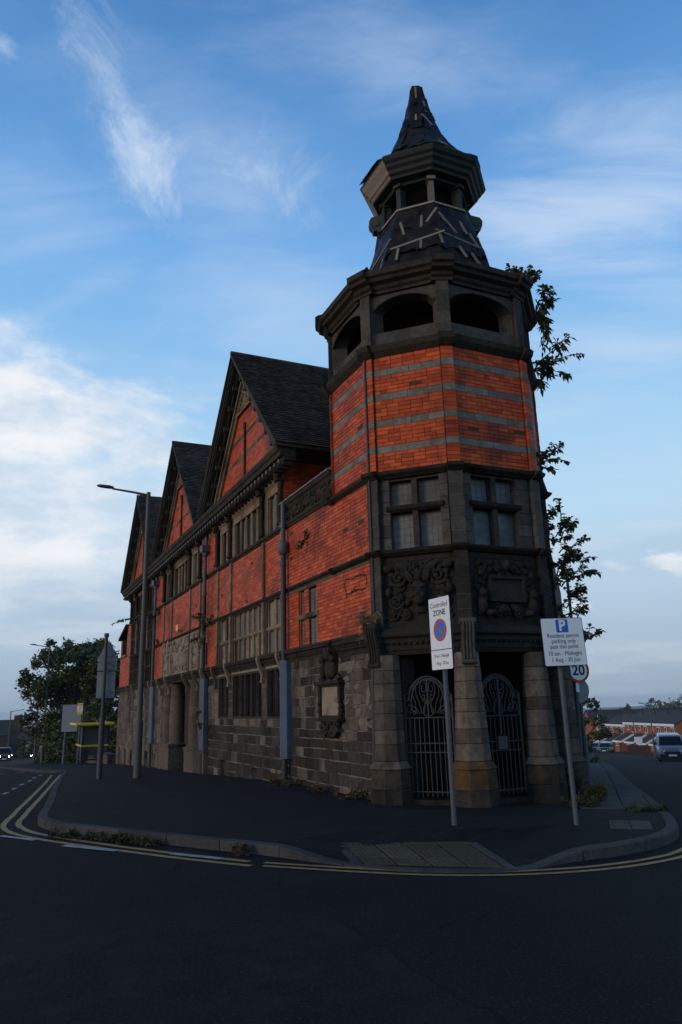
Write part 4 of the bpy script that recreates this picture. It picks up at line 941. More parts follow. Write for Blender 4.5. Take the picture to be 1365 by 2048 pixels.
# --- annex beyond the third bay
ANX = (-28.45, -25.45)
bricks(FAC, ANX[0], ANX[1], 2.85, 4.35); bricks(FAC, -26.4, ANX[1], 4.37, 5.75); bricks(FAC, ANX[0], -28.0, 4.37, 5.2)
backing(mort, FAC, ANX[0], ANX[1], 2.75, 4.36, 0, .4); backing(mort, FAC, -26.4, -25.4, 4.36, 5.76, 0, .4); backing(mort, FAC, ANX[0], -28.0, 4.36, 5.2, 0, .4)
b = MB(); fbox(b, FAC, -28.0, -26.4, -.4, -.3, 4.36, 5.55, .1); w = b.build('window', 'dark_void', LIB)
b = MB(); fbox(b, FAC, -28.05, -26.35, -.3, .08, 4.28, 4.38, .5); b.build('sill', 'sandstone', w)
b = MB(); fbox(b, FAC, -27.4, -26.42, -.2, -.12, 4.4, 5.7, .3); b.build('pane', 'slate_grey', w)
b = MB(); b.hexa([FAC(-28.6, .15, 5.2), FAC(-26.3, .15, 5.75), FAC(-26.3, -3, 5.75), FAC(-28.6, -3, 5.2), FAC(-28.6, .15, 5.3), FAC(-26.3, .15, 5.85), FAC(-26.3, -3, 5.85), FAC(-28.6, -3, 5.3)]); b.build('annex_roof', 'clay_tile', LIB)
# bulk of the building behind the fronts
BK = MB()
BK.box(-28.4, -25.5, .45, 7.0, -1.6, 5.1, .3); BK.box(-25.4, -4.32, .46, 5.6, -1.0, 7.4, .3); BK.box(-3.98, -1.4, .46, 4.4, 0, 5.9, .3)
BK.build('inner_wall', 'house_dark', LIB)

# --- eaves, gables, roofs
EZ0, EZ1, EY = 7.06, 7.42, .45
cornice(stone_trim, -26.05, -3.22, [(.0, EZ0), (.26, EZ0 + .0), (.30, EZ0 + .09), (.37, EZ0 + .10), (.40, EZ0 + .19), (.44, EZ0 + .22), (.47, EZ0 + .30), (.47, EZ1 - .03), (.10, EZ1 + .02), (.0, EZ1 + .02)], mi=6)
drops = MB(); x = -25.9
while x < -3.3:
    fbox(drops, FAC, x, x + .11, .02, .30, EZ0 - .10, EZ0 - .002, rnd(0, 1)); drops.lathe([(.012, EZ0 - .10), (.028, EZ0 - .07), (.024, EZ0 - .03), (.018, EZ0 + .0)], 6, (x + .055, -.345), .9); x += .285
drops.build('eaves_bracket', ['dark_timber'], LIB, 'stuff')
pegs = MB(); x = -25.9
while x < -3.3:
    pegs.lathe([(.008, EZ0 - .075), (.030, EZ0 - .045), (.026, EZ0 - .01), (.018, EZ0 + .02)], 6, (x + .055, -.375), .9); x += .285
pegs.build('eaves_drop', 'pale_timber', LIB, 'stuff')
APX = 11.30
def gable(B):
    k = (APX - EZ1) / GW                    # rake slope
    root = MB(); root.prism([(B - GW + .1, EZ1), (B + GW - .1, EZ1), (B, APX - .1)], -.0, .35, .4, axis='y')
    gb = root.build('gable', 'brick_mortar', LIB)
    zb, zt = 7.66, 9.55
    def clip(z): w_ = (APX - .10 - z) / k - .70; return (B - w_, B + w_)
    fbox(stone_trim, FAC, B - GW + .5, B + GW - .5, .0, .05, EZ1 + .02, 7.66, .4, 0)       # stone base course
    for z0, z1, band in ((7.66, 8.38, 0), (8.38, 8.50, 1), (8.50, 8.97, 0), (8.97, 9.09, 1), (9.09, 9.72, 0)):
        if band:
            a, c = clip((z0 + z1) / 2); n = 9
            for q in range(n): add_piece(ST, FAC, a + (c - a) * q / n + .003, a + (c - a) * (q + 1) / n - .003, z0, z1, .0, .058, 'weathered_stone', cham=.003)
        else: bricks(FAC, 0, 0, z0, z1, d=.05, clip=clip)
    for sx in (-1, 1):                      # inner moulded rake and ornament field
        b = MB()
        for off, w_, y0, y1, m_ in ((.50, .11, .0, .13, 0), (.42, .07, .0, .20, 0)):
            p0 = Vector((B + sx * (GW - off * 1.35), EZ1 + .05)); p1 = Vector((B, APX - off * 1.5))
            t = (p1 - p0).normalized(); n_ = Vector((t.y * sx, -t.x * sx)); q = [p0, p1, p1 - Vector((0, w_ * 1.5)), p0 - n_ * w_]
            q = [p0, p1, Vector((B, p1.y - w_ * 1.45)), p0 + Vector((-sx * w_ * 1.38, 0))]
            b.add([FAC(p.x, y1, p.y) for p in q] + [FAC(p.x, y0, p.y) for p in q], [(0, 1, 2, 3), (0, 4, 5, 1), (1, 5, 6, 2), (2, 6, 7, 3), (3, 7, 4, 0)], .5)
        x_ = 0
        L_ = math.hypot(GW - 1.0, APX - 1.2 - EZ1)
        for j in range(34):                 # beads on the inner rake
            t = j / 34; s_ = B + sx * (GW - .74) * (1 - t); z = EZ1 + .1 + (APX - .80 - EZ1 - .1) * t
            b.blob(FAC(s_, .14, z), .03, .6, 0, 5, 3)
        b.build('rake_moulding', 'sandstone', gb)
        # bargeboard with its moulded face, and the soffit behind it
        b = MB()
        def rake(o0, o1, y0, y1, tone):
            a0 = (B + sx * (GW + .08 - o0 * 1.38), EZ1 - .02); a1 = (B, APX + .08 - o0 * 1.5); c0 = (B + sx * (GW + .08 - o1 * 1.38), EZ1 - .02); c1 = (B, APX + .08 - o1 * 1.5)
            q = [a0, a1, c1, c0]; b.add([FAC(p[0], y1, p[1]) for p in q] + [FAC(p[0], y0, p[1]) for p in q], [(0, 1, 2, 3), (0, 4, 5, 1), (1, 5, 6, 2), (2, 6, 7, 3), (3, 7, 4, 0), (7, 6, 5, 4)], tone)
        rake(.0, .08, -.3, .50, .8); rake(.08, .17, -.3, .46, .3); rake(.17, .22, -.3, .42, .6); rake(.22, .30, -.3, .26, .2)
        b.build('bargeboard', 'dark_timber', gb)
        b = MB()
        for j in range(7):                  # little brackets under the rake
            t = (j + .6) / 7.4; s_ = B + sx * (GW - .40) * (1 - t); z = EZ1 + .02 + (APX - .46 - EZ1) * t
            b = MB(); b.box(s_ - .035, s_ + .035, -.36, -.02, z - .08, z + .04, .8); b.blob(FAC(s_, .33, z - .07), .035, .9, 0, 6, 4)
            b.build('rake_bracket', 'dark_timber', gb)
    b = MB(); fbox(b, FAC, B - .80, B + .80, .0, .14, 9.72, 9.79, .4)    # carved apex
    b.prism([(B - .72, 9.79), (B + .72, 9.79), (B, 10.55)], -.07, -.01, .3, axis='y'); foliate(b, FAC, B - .48, B + .48, 9.82, 10.2, 21, .07, 70); foliate(b, FAC, B - .2, B + .2, 10.1, 10.35, 22, .07, 70); b.build('apex_carving', 'sandstone', gb)
    b = MB(); b.lathe([(.045, 7.62), (.05, 7.70), (.032, 7.74), (.032, 9.14), (.055, 9.18), (.045, 9.26)], 8, (B, -.09), .5); b.blob((B, -.09, 9.30), .055, .4); b.blob((B, -.09, 7.6), (.05, .05, .07), .3); b.build('shaft', 'dark_sandstone', gb)
for B in (B1, B2, B3): gable(B)
def roof(B, depth=9.5):
    dz = APX + .10 - (EZ1 + .02)
    b = MB(); run = GW + .14; y0, y1 = -.52, depth
    for sx in (-1, 1):
        b.hexa([(B, y0, APX - .04), (B + sx * run, y0, EZ1 - .06), (B + sx * run, y1, EZ1 - .06), (B, y1, APX - .04), (B, y0, APX + .06), (B + sx * run, y0, EZ1 + .03), (B + sx * run, y1, EZ1 + .03), (B, y1, APX + .06)], .2)
    ro = b.build('roof', 'clay_tile', LIB)
    t_ = MB(); sl = math.hypot(run, APX - EZ1); n = int(sl / .105)
    for sx in (1, -1):
        ux, uz = sx * run / sl, -(APX + .03 - EZ1) / sl; nx_, nz_ = -uz * sx, abs(ux)
        for r in range(n):
            y = y0 - rnd(0, .15); sag = .012 * mnoise.noise(Vector((r * .3, B, 0)))
            while y < y1:
                w_ = .165; o = rnd(-.004, .006) + sag + .010 * mnoise.noise(Vector((y * .6, r * .15, B))); e = rnd(-.006, .006); ya, yb = max(y, y0), min(y + w_ - .006, y1)
                if yb - ya > .02 and random.random() > .004:
                    A0, A1 = r * .105 - .02 + e, r * .105 + .118 + e; h0, h1 = .038 + o, .070 + o; skew = rnd(-.004, .004)
                    def q(y_, a, h): return (B + ux * a + nx_ * h * sx * sx if sx > 0 else B + ux * a - nx_ * h * 1.0, y_, APX + .02 + uz * a + nz_ * h)
                    vs = [q(ya, A0, h0), q(yb, A0, h0), q(yb, A1, h1 + skew), q(ya, A1, h1 - skew), q(yb, A1, h1 - .026), q(ya, A1, h1 - .026)]
                    t_.add(vs, [(0, 1, 2, 3), (3, 2, 4, 5)], random.random() ** 1.5)
                y += w_
    t_.build('roof_tile', 'clay_tile', ro, 'stuff')
    b = MB(); y = y0
    while y < y1: b.tube([(B, y, APX + .075), (B, min(y + .42, y1), APX + .075)], .075, 8, random.random()); y += .43
    b.build('ridge_tile', 'clay_tile', ro, 'stuff')
roof(B1, 6.0); roof(B2); roof(B3)

# --- downpipes
def downpipe(x, ztop, zsplit, gz0, gz1, base, hopper=True, lower='cast_iron', upper='grey_pipe', yoff=-.13, bend=0.0):
    b = MB(); b.tube([FAC(x, -yoff, zsplit), FAC(x - bend, -yoff, base)], .062, 9, .5)
    for z in (zsplit - .3, zsplit - 1.1, gz0 - .25, base + .15):
        b.tube([FAC(x, -yoff, z), FAC(x, -yoff, z + .09)], .078, 9, .6)
    root = b.build('downpipe', lower, LIB)
    b = MB(); b.tube([FAC(x, -yoff, ztop), FAC(x, -yoff, zsplit + .02)], .055, 9, .5)
    for z in (zsplit + .05, (ztop + zsplit) / 2): b.tube([FAC(x, -yoff, z), FAC(x, -yoff, z + .12)], .075, 9, .5)
    b.build('upper_pipe', upper, root)
    if hopper:
        b = MB(); b.hexa([FAC(x - .15, .0, ztop), FAC(x + .15, .0, ztop), FAC(x + .15, .26, ztop), FAC(x - .15, .26, ztop), FAC(x - .17, .0, ztop + .2), FAC(x + .17, .0, ztop + .2), FAC(x + .17, .28, ztop + .2), FAC(x - .17, .28, ztop + .2)])
        b.lathe([(.06, ztop - .16), (.11, ztop - .01)], 8, (x, yoff), .5); b.tube([FAC(x, .1, ztop + .2), FAC(x, .1, ztop + .62)], .05, 8); b.build('hopper', upper, root)
    b = MB()
    b.prism([(x - .13, -.012), (x - .09, -.20), (x + .03, -.23), (x + .13, -.12), (x + .13, -.012)], gz0, gz1, .5); b.build('pipe_guard', 'blue_paint', root)
    return root
downpipe(-3.74, 6.16, 5.0, .56, 2.60, -.05, hopper=False)
b = MB(); b.lathe([(.07, 4.95), (.11, 5.02), (.12, 5.22), (.09, 5.28)], 10, (-3.74, -.13)); b.build('pipe_collar', 'grey_pipe', LIB)
downpipe(-10.80, 6.42, 5.0, .46, 2.52, -.45)
downpipe(-18.85, 6.62, 5.4, .40, 2.55, -.9, lower='dark_pole')
b = MB(); b.tube([FAC(.47, .10, 2.25), FAC(.43, .11, .55)], .045, 8); 
for z in (2.2, 1.4, .6): b.tube([FAC(.465 - (2.2 - z) * .02, .10, z), FAC(.465 - (2.2 - z) * .02, .10, z + .07)], .06, 8)
b.build('rain_pipe', 'cast_iron', LIB)
b = MB(); b.tube([FAC(.47, .045, 7.86), FAC(.47, .045, 2.9)], .022, 6); b.build('thin_pipe', 'cast_iron', LIB)

# ------------------------------------------------------------------ the tower
def corner_block(i, w, e, z0, z1, mt, tone=None, inn=.06, lst=None):
    """block wrapped round corner i of the octagon"""
    O_ = octp(e)[i]; I_ = octp(-inn)[i]; pn, nn = ONRM[i - 1], ONRM[i]; tp = (-pn[1], pn[0]); tn = (-nn[1], nn[0])
    a = (O_[0] - tp[0] * w, O_[1] - tp[1] * w); c = (O_[0] + tn[0] * w, O_[1] + tn[1] * w)
    ai = (a[0] - pn[0] * (e + inn), a[1] - pn[1] * (e + inn)); ci = (c[0] - nn[0] * (e + inn), c[1] - nn[1] * (e + inn))
    P = [ai, a, c, ci, I_]; n = 5
    vs = [(x, y, z0) for x, y in P] + [(x, y, z1) for x, y in P]
    fs = [tuple(range(n - 1, -1, -1)), tuple(range(n, 2 * n))] + [(k, (k + 1) % n, n + (k + 1) % n, n + k) for k in range(3)]
    (lst if lst is not None else ST).append((vs, fs, random.random() if tone is None else tone, mt, [(*a, z0), (*c, z0), (*c, z1), (*a, z1)]))
TW = MB()   # whole tower shells: 0 mortar dark,1 sooty stone,2 tower stone,3 void
Z = dict(ent0=2.40, corn=2.62, fr0=2.83, fr1=4.08, s1=4.19, w1=5.48, s2=5.62, b1=7.84, s3=8.07, o1=9.20)
# entablature ring above the porch
b = MB()
ringsweep(b, [(-.35, 2.40), (-.02, 2.40), (.0, 2.46), (.02, 2.48), (.02, 2.56), (.07, 2.60), (.07, 2.66), (.13, 2.70), (.13, 2.74), (.06, 2.83), (-.35, 2.83)], lambda d: octb(d, .15, .08), .4); b.build('tower_cornice', 'sooty_stone', LIB)
b = MB()
for f in (1, 2, 3):
    fr, ln = FACES[f]; s = .22
    while s < ln - .22: fbox(b, fr, s, s + .05, .015, .06, 2.565, 2.62, random.random()); s += .10
b.build('dentil', 'sooty_stone', LIB, 'stuff')
# carved frieze storey
b = MB(); ringsweep(b, [(-.3, 2.83), (-.06, 2.83), (-.06, 4.08), (-.3, 4.08)], lambda d: octp(d), .4); b.build('frieze_wall', 'sooty_stone', LIB)
for i in (1, 2, 3, 4):
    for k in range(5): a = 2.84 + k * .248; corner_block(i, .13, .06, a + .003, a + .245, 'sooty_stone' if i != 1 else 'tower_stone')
for i in (1, 2, 3, 4):
    for z_ in [2.84 + k * .248 for k in range(1, 5)] + [4.20 + k * .214 for k in range(1, 6)] + [8.075 + k * .225 for k in range(1, 5)]:
        if random.random() < .75: corner_block(i, .126 if z_ < 8 else .120, .056, z_ - .006, z_ + .006, 'lime_mortar')
def mask_panel():
    fr, ln = FACES[1]; b = MB(); c = ln / 2
    fbox(b, fr, .18, ln - .18, -.06, -.045, 3.98, 4.06, .5)
    foliate(b, fr, .20, ln - .20, 2.98, 3.94, 31, -.05, 85, [(c - .25, c + .25, 3.15, 3.7)])
    for sx in (-1, 1):
        scroll(b, fr, c + sx * .34, 3.68, .16, 1.5, math.pi if sx < 0 else 0, -sx, .0, .032); scroll(b, fr, c + sx * .40, 3.28, .14, 1.5, 0 if sx < 0 else math.pi, sx, .0, .030)
        scroll(b, fr, c + sx * .22, 3.84, .12, 1.3, 1.5, sx, .0, .03); leafc(b, fr, c + sx * .12, 3.80, .5 if sx > 0 else math.pi - .5, .34, .06, .0); scroll(b, fr, c + sx * .25, 3.05, .10, 1.4, 2, sx, 0, .024)
        b.blob(fr(c + sx * .52, 0, 3.86), (.09, .09, .08), .4, 0, 8, 5, .2); b.blob(fr(c + sx * .52, 0, 3.45), (.07, .07, .09), .4, 0, 8, 5, .2)
    b.blob(fr(c, -.01, 3.42), (.15, .15, .22), .4, 0, 10, 7); b.blob(fr(c, .12, 3.40), (.035, .05, .07), .4); b.blob(fr(c, .08, 3.28), (.11, .08, .10), .4, 0, 8, 5, .2)
    for sx in (-1, 1): leafc(b, fr, c, 3.49, .25 if sx > 0 else math.pi - .25, .18, .03, .10); b.blob(fr(c + sx * .08, .09, 3.36), (.05, .05, .05), .4); b.blob(fr(c + sx * .06, .115, 3.455), (.02, .015, .015), .2)
    for k in range(3): leafc(b, fr, c + (k - 1) * .1, 3.60, math.pi / 2 + (1 - k) * .5, .24, .06, .04)
    b.build('carved_frieze', 'sooty_stone', LIB)['label'] = 'sooty carved panel with a bearded face among scrolls'
mask_panel()
def tablet_panel():
    fr, ln = FACES[2]; b = MB(); c = ln / 2 + .02
    fbox(b, fr, .18, ln - .18, -.06, -.045, 3.98, 4.06, .5)
    foliate(b, fr, .20, ln - .20, 2.95, 3.95, 41, -.05, 80, [(c - .42, c + .42, 3.18, 3.72)])
    for a, e, d, h in ((c - .37, c + .37, 3.62, 3.67), (c - .37, c + .37, 3.23, 3.29), (c - .37, c - .32, 3.29, 3.62), (c + .32, c + .37, 3.29, 3.62)): fbox(b, fr, a, e, -.06, .05, d, h, .6)
    fbox(b, fr, c - .32, c + .32, -.06, .0, 3.29, 3.62, .9)
    b.blob(fr(c, .0, 3.86), (.13, .07, .11), .4, 0, 9, 6); scroll(b, fr, c - .16, 3.80, .08, 1.4, 0, 1, 0, .025); scroll(b, fr, c + .16, 3.80, .08, 1.4, math.pi, -1, 0, .025)
    for sx in (-1, 1):
        b.blob(fr(c + sx * .52, .0, 3.18), (.09, .10, .16), .4, 0, 9, 6, .08); b.blob(fr(c + sx * .52, .05, 3.37), (.065, .07, .08), .4, 0, 8, 6); b.blob(fr(c + sx * .40, .03, 3.04), (.13, .07, .06), .4, 0, 8, 5, .1)
        leafc(b, fr, c + sx * .05, 3.18, (-.6 if sx > 0 else math.pi + .6), .25, .06, 0); scroll(b, fr, c + sx * .2, 3.05, .10, 1.4, 1.0, -sx, 0, .026); b.blob(fr(c + sx * .52, .02, 3.7), .06, .4, 0, 7, 5, .2)
    b.build('carved_frieze', 'sooty_stone', LIB)['label'] = 'sooty carved panel with figures either side of a framed tablet'
tablet_panel()
b = MB(); fr, ln = FACES[3]; foliate(b, fr, .2, ln - .2, 2.95, 3.95, 51, -.05, 70); b.build('carved_frieze', 'sooty_stone', LIB)
# scroll brackets below the corner pilasters, over the porch pillars
for i in (1, 2, 3):
    P = octp(.05)[i]; n_ = Vector((P[0] - CX, P[1] - CY)).normalized(); t_ = Vector((-n_.y, n_.x)); b = MB()
    F = Frame((P[0], P[1]), (t_.x, t_.y), (n_.x, n_.y))
    prof = [(-.2, 2.92), (.13, 2.92), (.17, 2.86), (.15, 2.72), (.10, 2.55), (.07, 2.36), (.10, 2.28), (.06, 2.20), (-.2, 2.20)]
    k = len(prof); vs = [F(-.11, d, z) for d, z in prof] + [F(.11, d, z) for d, z in prof]
    b.add(vs, [tuple(range(k - 1, -1, -1)), tuple(range(k, 2 * k))] + [(q, (q + 1) % k, k + (q + 1) % k, k + q) for q in range(k)], .5)
    for s_ in (-.08, -.027, .027, .08): b.tube([F(s_, d + .004, z) for d, z in prof[1:7]], .02, 6, .6)
    b.tube([F(-.13, .13, 2.87), F(.13, .13, 2.87)], .055, 9, .6); b.tube([F(-.12, .07, 2.24), F(.12, .07, 2.24)], .045, 9, .6)
    b.build('console', 'tower_stone' if i == 2 else 'sooty_stone', LIB)
# string, window storey
def tower_string(z0, z1, m_, e=.05, name='string_course', out=.09):
    b = MB(); ringsweep(b, [(-.2, z0), (.01, z0), (.03, z0 + .02), (out * .8, z0 + (z1 - z0) * .45), (out, z1 - .025), (.03, z1), (-.2, z1)], lambda d: octb(d, .15, e + .03), .4); b.build(name, m_, LIB)
tower_string(4.08, 4.19, 'sooty_stone'); tower_string(5.48, 5.62, 'dark_sandstone', out=.12); tower_string(7.84, 8.07, 'dark_sandstone', out=.13)
WIN = {1: (.30, 1.20), 2: (.34, 1.30), 3: (.3, 1.2)}
def tower_windows():
    for f, (a, c) in WIN.items():
        fr, ln = FACES[f]; sh = MB()
        solid_wall(sh, 0.0, ln, 4.19, 5.48, [(a, c, 4.21, 5.44)], d=-.06, t=.25, fr=fr); sh.build('window_wall', 'tower_stone', LIB)
        ws = MB(); fbox(ws, fr, a, c, -.4, -.32, 4.21, 5.44, .1); w = ws.build('window', 'dark_void', LIB)
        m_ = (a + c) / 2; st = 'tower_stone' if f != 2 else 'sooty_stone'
        for z0, z1 in ((4.21, 4.86), (4.98, 5.44)):
            b = MB(); fbox(b, fr, m_ - .05, m_ + .05, -.24, -.05, z0, z1, .8); b.build('mullion', 'grimy_stone', w)
            for q, (x0, x1) in enumerate(((a, m_ - .05), (m_ + .05, c))):
                b = MB(); fbox(b, fr, x0, x1, -.32, -.20, z0, z1, random.random()); p_ = b.build('pane', 'tower_board' if f == 1 else 'blue_board', w)
                g_ = MB(); nz_ = 4 if z0 < 4.5 else 3
                if not (f == 2 and z0 < 4.5):
                    for k in range(1, 4): xx = x0 + (x1 - x0) * k / 4; fbox(g_, fr, xx - .003, xx + .003, -.20, -.195, z0, z1)
                    for k in range(1, nz_ + 1): zz_ = z0 + (z1 - z0) * k / (nz_ + 1); fbox(g_, fr, x0, x1, -.1995, -.194, zz_ - .003, zz_ + .003)
                    g_.build('lead_cames', 'slate_grey', w, 'stuff')
        b = MB(); cornice(b, a - .06, c + .06, [(-.30, 4.86), (-.05, 4.86), (.01, 4.90), (.03, 4.95), (-.02, 4.98), (-.30, 4.98)], fr); b.build('transom', 'sooty_stone', w)
        for x0, x1 in ((.0, a), (c, ln)):
            for k in range(6):
                z0 = 4.20 + k * .214; w_ = rnd(-.02, .02)
                p0, p1 = (x0 + .15, x1) if x0 == 0 else (x0, x1 - .15)
                if p1 - p0 > .03: add_piece(ST, fr, p0, p1, z0 + .003, z0 + .211, -.07, -.035, 'tower_stone', cham=.005)
    for i in (1, 2, 3, 4):
        for k in range(6): z0 = 4.20 + k * .214; corner_block(i, .14 if k % 2 else .13, .06, z0 + .003, z0 + .211, 'tower_stone')
tower_windows()
# striped brick storey
bands = [(5.97, 6.10), (6.47, 6.60), (6.98, 7.11), (7.47, 7.60)]
b = MB(); ringsweep(b, [(-.25, 5.60), (-.002, 5.60), (-.002, 7.86), (-.25, 7.86)], lambda d: octp(d), .5); b.build('brick_core', 'brick_mortar', LIB)
layers = []; z = 5.62
for a, c in bands: layers += [(z, a, 0), (a, c, 1)]; z = c
layers.append((z, 7.85, 0))
for i_, fidx in enumerate((7, 0, 1, 2, 3)):
    fr, ln = FACES[fidx]
    for z0, z1, bd in layers:
        if bd:
            n = 4; xs_ = [.12 + (ln - .24) * k / n + (rnd(-.05, .05) if 0 < k < n else 0) for k in range(n + 1)]
            for k in range(n): add_piece(ST, fr, xs_[k] + .002, xs_[k + 1] - .002, z0 + .002, z1 - .002, -.02, .007 + rnd(-.003, .003), 'slate_band', jit=.002, cham=.003)
        else: bricks(fr, .12, ln - .12, z0, z1, rows=max(3, round((z1 - z0) / .0735)), start=fidx, proud=.008)
for i in (0, 1, 2, 3, 4):
    for z0, z1, bd in layers:
        if bd: corner_block(i, .12, .058, z0 + .002, z1 - .002, 'slate_band')
        else:
            n = max(3, round((z1 - z0) / .0735)); h = (z1 - z0) / n
            for k in range(n): corner_block(i, .12, .055 + rnd(-.002, .002), z0 + k * h + .003, z0 + (k + 1) * h - .003, 'red_brick', lst=BR)
# open storey: piers and segmental arches with deep splayed reveals
def arch_panel(f, s0, s1, z0, z1):
    fr, ln = FACES[f]; b = MB(); c = (s0 + s1) / 2
    oz0, osp, ocr = 8.36, 8.84, 9.08; iz0, isp, icr = 8.47, 8.86, 9.07; inn = .11 ; dp = .30
    def outline(a, e, zb, zs, zc, n=10):
        P = [(a, zb), (e, zb), (e, zs)]
        for k in range(1, n): t = k / n; x = e + (a - e) * t; P.append((x, zs + (zc - zs) * math.sin(math.pi * t) ** .62))
        P.append((a, zs)); return P
    O_ = outline(s0, s1, oz0, osp, ocr); I_ = outline(s0 + inn, s1 - inn, iz0, isp, icr); n = len(O_)
    # front: outline to rectangle
    def tobox(p):
        dx, dz = p[0] - c, p[1] - (oz0 + .3); k = 9e9
        if dx > 0: k = min(k, (ln - c) / dx)
        if dx < 0: k = min(k, (0 - c) / dx)
        if dz > 0: k = min(k, (z1 - oz0 - .3) / dz)
        if dz < 0: k = min(k, (z0 - oz0 - .3) / dz)
        return (c + dx * k, oz0 + .3 + dz * k)
    # dense outline so the outer boundary keeps its corners
    D = []
    for k in range(n):
        p, q = O_[k], O_[(k + 1) % n]; m_ = 6 if math.dist(p, q) > .2 else 1
        for j in range(m_): t = j / m_; D.append((p[0] + (q[0] - p[0]) * t, p[1] + (q[1] - p[1]) * t))
    X = [tobox(p) for p in D]; k = len(D)
    for corner in ((0, z0), (ln, z0), (ln, z1), (0, z1)):
        j = min(range(k), key=lambda q: math.dist(X[q], corner)); X[j] = corner
    b.add([fr(p[0], -.03, p[1]) for p in D] + [fr(p[0], -.03, p[1]) for p in X], [(j, (j + 1) % k, k + (j + 1) % k, k + j) for j in range(k)], .5)
    b.add([fr(p[0], -.03, p[1]) for p in O_] + [fr(p[0], -dp, p[1]) for p in I_], [(j, n + j, n + (j + 1) % n, (j + 1) % n) for j in range(n)], .5)
    # arch moulding
    A = O_[2:]; 
    b.tube([fr(p[0], -.02, p[1]) for p in A], .028, 6, .3)
    for t in (.2, .35, .5, .65, .8):     # voussoir joints as thin raised ribs
        pass
    b.build('arch_panel', 'tower_stone', LIB)
    bb = MB(); P2 = outline(s0 + inn - .3, s1 - inn + .3, iz0 - .2, isp + .2, icr + .25)
for f in range(8):
    fr, ln = FACES[f]
    if f in (7, 0, 1, 2, 3, 4): arch_panel(f, .15, ln - .15, 8.07, 9.17)
    else: b = MB(); fbox(b, fr, 0, ln, -.4, -.03, 8.07, 9.17, .5); b.build('arch_panel', 'tower_stone', LIB)
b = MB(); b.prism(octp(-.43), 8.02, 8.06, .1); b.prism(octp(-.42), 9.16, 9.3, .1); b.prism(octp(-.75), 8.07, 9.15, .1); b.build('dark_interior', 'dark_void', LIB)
for i in range(8):
    for k in range(5): z0 = 8.075 + k * .225; corner_block(i, .125, .06, z0 + .002, z0 + .223, 'tower_stone')
# great cornice with a flat lead roof and corner breaks
b = MB()
ringsweep(b, [(-.4, 9.16), (.02, 9.16), (.02, 9.22), (.06, 9.25), (.08, 9.31), (.17, 9.35), (.19, 9.41), (.24, 9.44), (.25, 9.54), (.20, 9.58), (-.45, 9.78)], lambda d: octb(d, .22, .09), .5); b.build('great_cornice', 'dark_sandstone', LIB)
# tarpaulin skirt ------------------------------------------------------------
TARP_PROF = [(1.50, 9.65), (1.40, 10.0), (1.29, 10.4), (1.18, 10.8), (1.08, 11.15), (.99, 11.45), (.93, 11.66)]
def tarp_surface(prof, name, seed, amp, label=None, per=7, parent=LIB):
    b = MB(); vs = []; k = len(prof); sub = 3
    rows = []
    for i in range((k - 1) * sub + 1):
        j, t = divmod(i, sub); t /= sub
        if j >= k - 1: j, t = k - 2, 1.0
        rows.append((prof[j][0] * (1 - t) + prof[j + 1][0] * t, prof[j][1] * (1 - t) + prof[j + 1][1] * t))
    n = 8 * per
    for r, z in rows:
        P = octr(r)
        for i in range(8):
            for q in range(per):
                t = q / per; x = P[i][0] * (1 - t) + P[(i + 1) % 8][0] * t; y = P[i][1] * (1 - t) + P[(i + 1) % 8][1] * t
                dr = Vector((x - LCX, y - LCY)).normalized(); an_ = math.atan2(y - LCY, x - LCX); o = amp * min(1, r * 1.6) * (mnoise.fractal(Vector((an_ * 3.0 + z * .8, z * 1.5, seed)), .8, 2.2, 5) * 1.1 + .55 * mnoise.noise(Vector((an_ * 9 + 2.2 * mnoise.noise(Vector((z * 1.3, an_, seed))), z * .7, seed))))
                vs.append((x + dr.x * o, y + dr.y * o, z + o * .25))
    b.add(vs, [(a * n + i, a * n + (i + 1) % n, (a + 1) * n + (i + 1) % n, (a + 1) * n + i) for a in range(len(rows) - 1) for i in range(n)], .5, 0, True)
    return b.build(name, 'tarpaulin', parent)
skirt = tarp_surface(TARP_PROF, 'tarpaulin', 1.3, .040, per=12)
def rad_at(prof, z):
    for (r0_, z0), (r1_, z1) in zip(prof, prof[1:]):
        if z0 <= z <= z1: return r0_ + (r1_ - r0_) * (z - z0) / (z1 - z0)
    return prof[-1][0]
def batten(face, u, z, ang, ln, prof=TARP_PROF, w=.026, parent=skirt, name='batten'):
    """u across the face -1..1, z height, ang from vertical"""
    r = rad_at(prof, z); n = Vector((*ONRM[face], 0)); t = Vector((-n.y, n.x, 0)); dz = .3; slope = (rad_at(prof, z - .12) - rad_at(prof, z + .12)) / .24
    upv = Vector((-n.x * slope, -n.y * slope, 1)).normalized(); half = r * math.tan(math.pi / 8)
    c = Vector((LCX, LCY, z)) + n * (r + .045) + t * (u * half); nn = t.cross(upv).normalized()
    a = upv * math.cos(ang) + t * math.sin(ang); s_ = a.cross(nn).normalized()
    b = MB(); b.obox(c, a * ln / 2, s_ * w, nn * .014, random.random()); return b.build(name, 'pale_timber', parent)
for f, u, z, an, ln in ((1, -.55, 11.09, -.22, .42), (1, .35, 11.17, .0, .36), (1, .15, 10.65, 1.42, 1.15), (1, -.62, 10.39, .1, .34), (1, .30, 10.53, .02, .26), (1, .85, 11.29, .5, .42),
                        (2, -.45, 11.12, -.5, .62), (2, .38, 11.09, -.25, .36), (2, -.1, 10.69, 1.78, 1.05), (2, -.95, 10.59, -.04, .30), (2, -.05, 10.35, -.4, .30), (2, .70, 10.79, -.35, .36), (2, .45, 10.22, -.4, .34),
                        (0, .25, 10.67, 1.15, .9), (0, .6, 10.27, .25, .4), (0, .1, 10.17, .3, .35), (3, -.5, 10.87, -.3, .4), (3, .1, 10.57, 1.7, .7)):
    batten(f, u, z, an, ln)
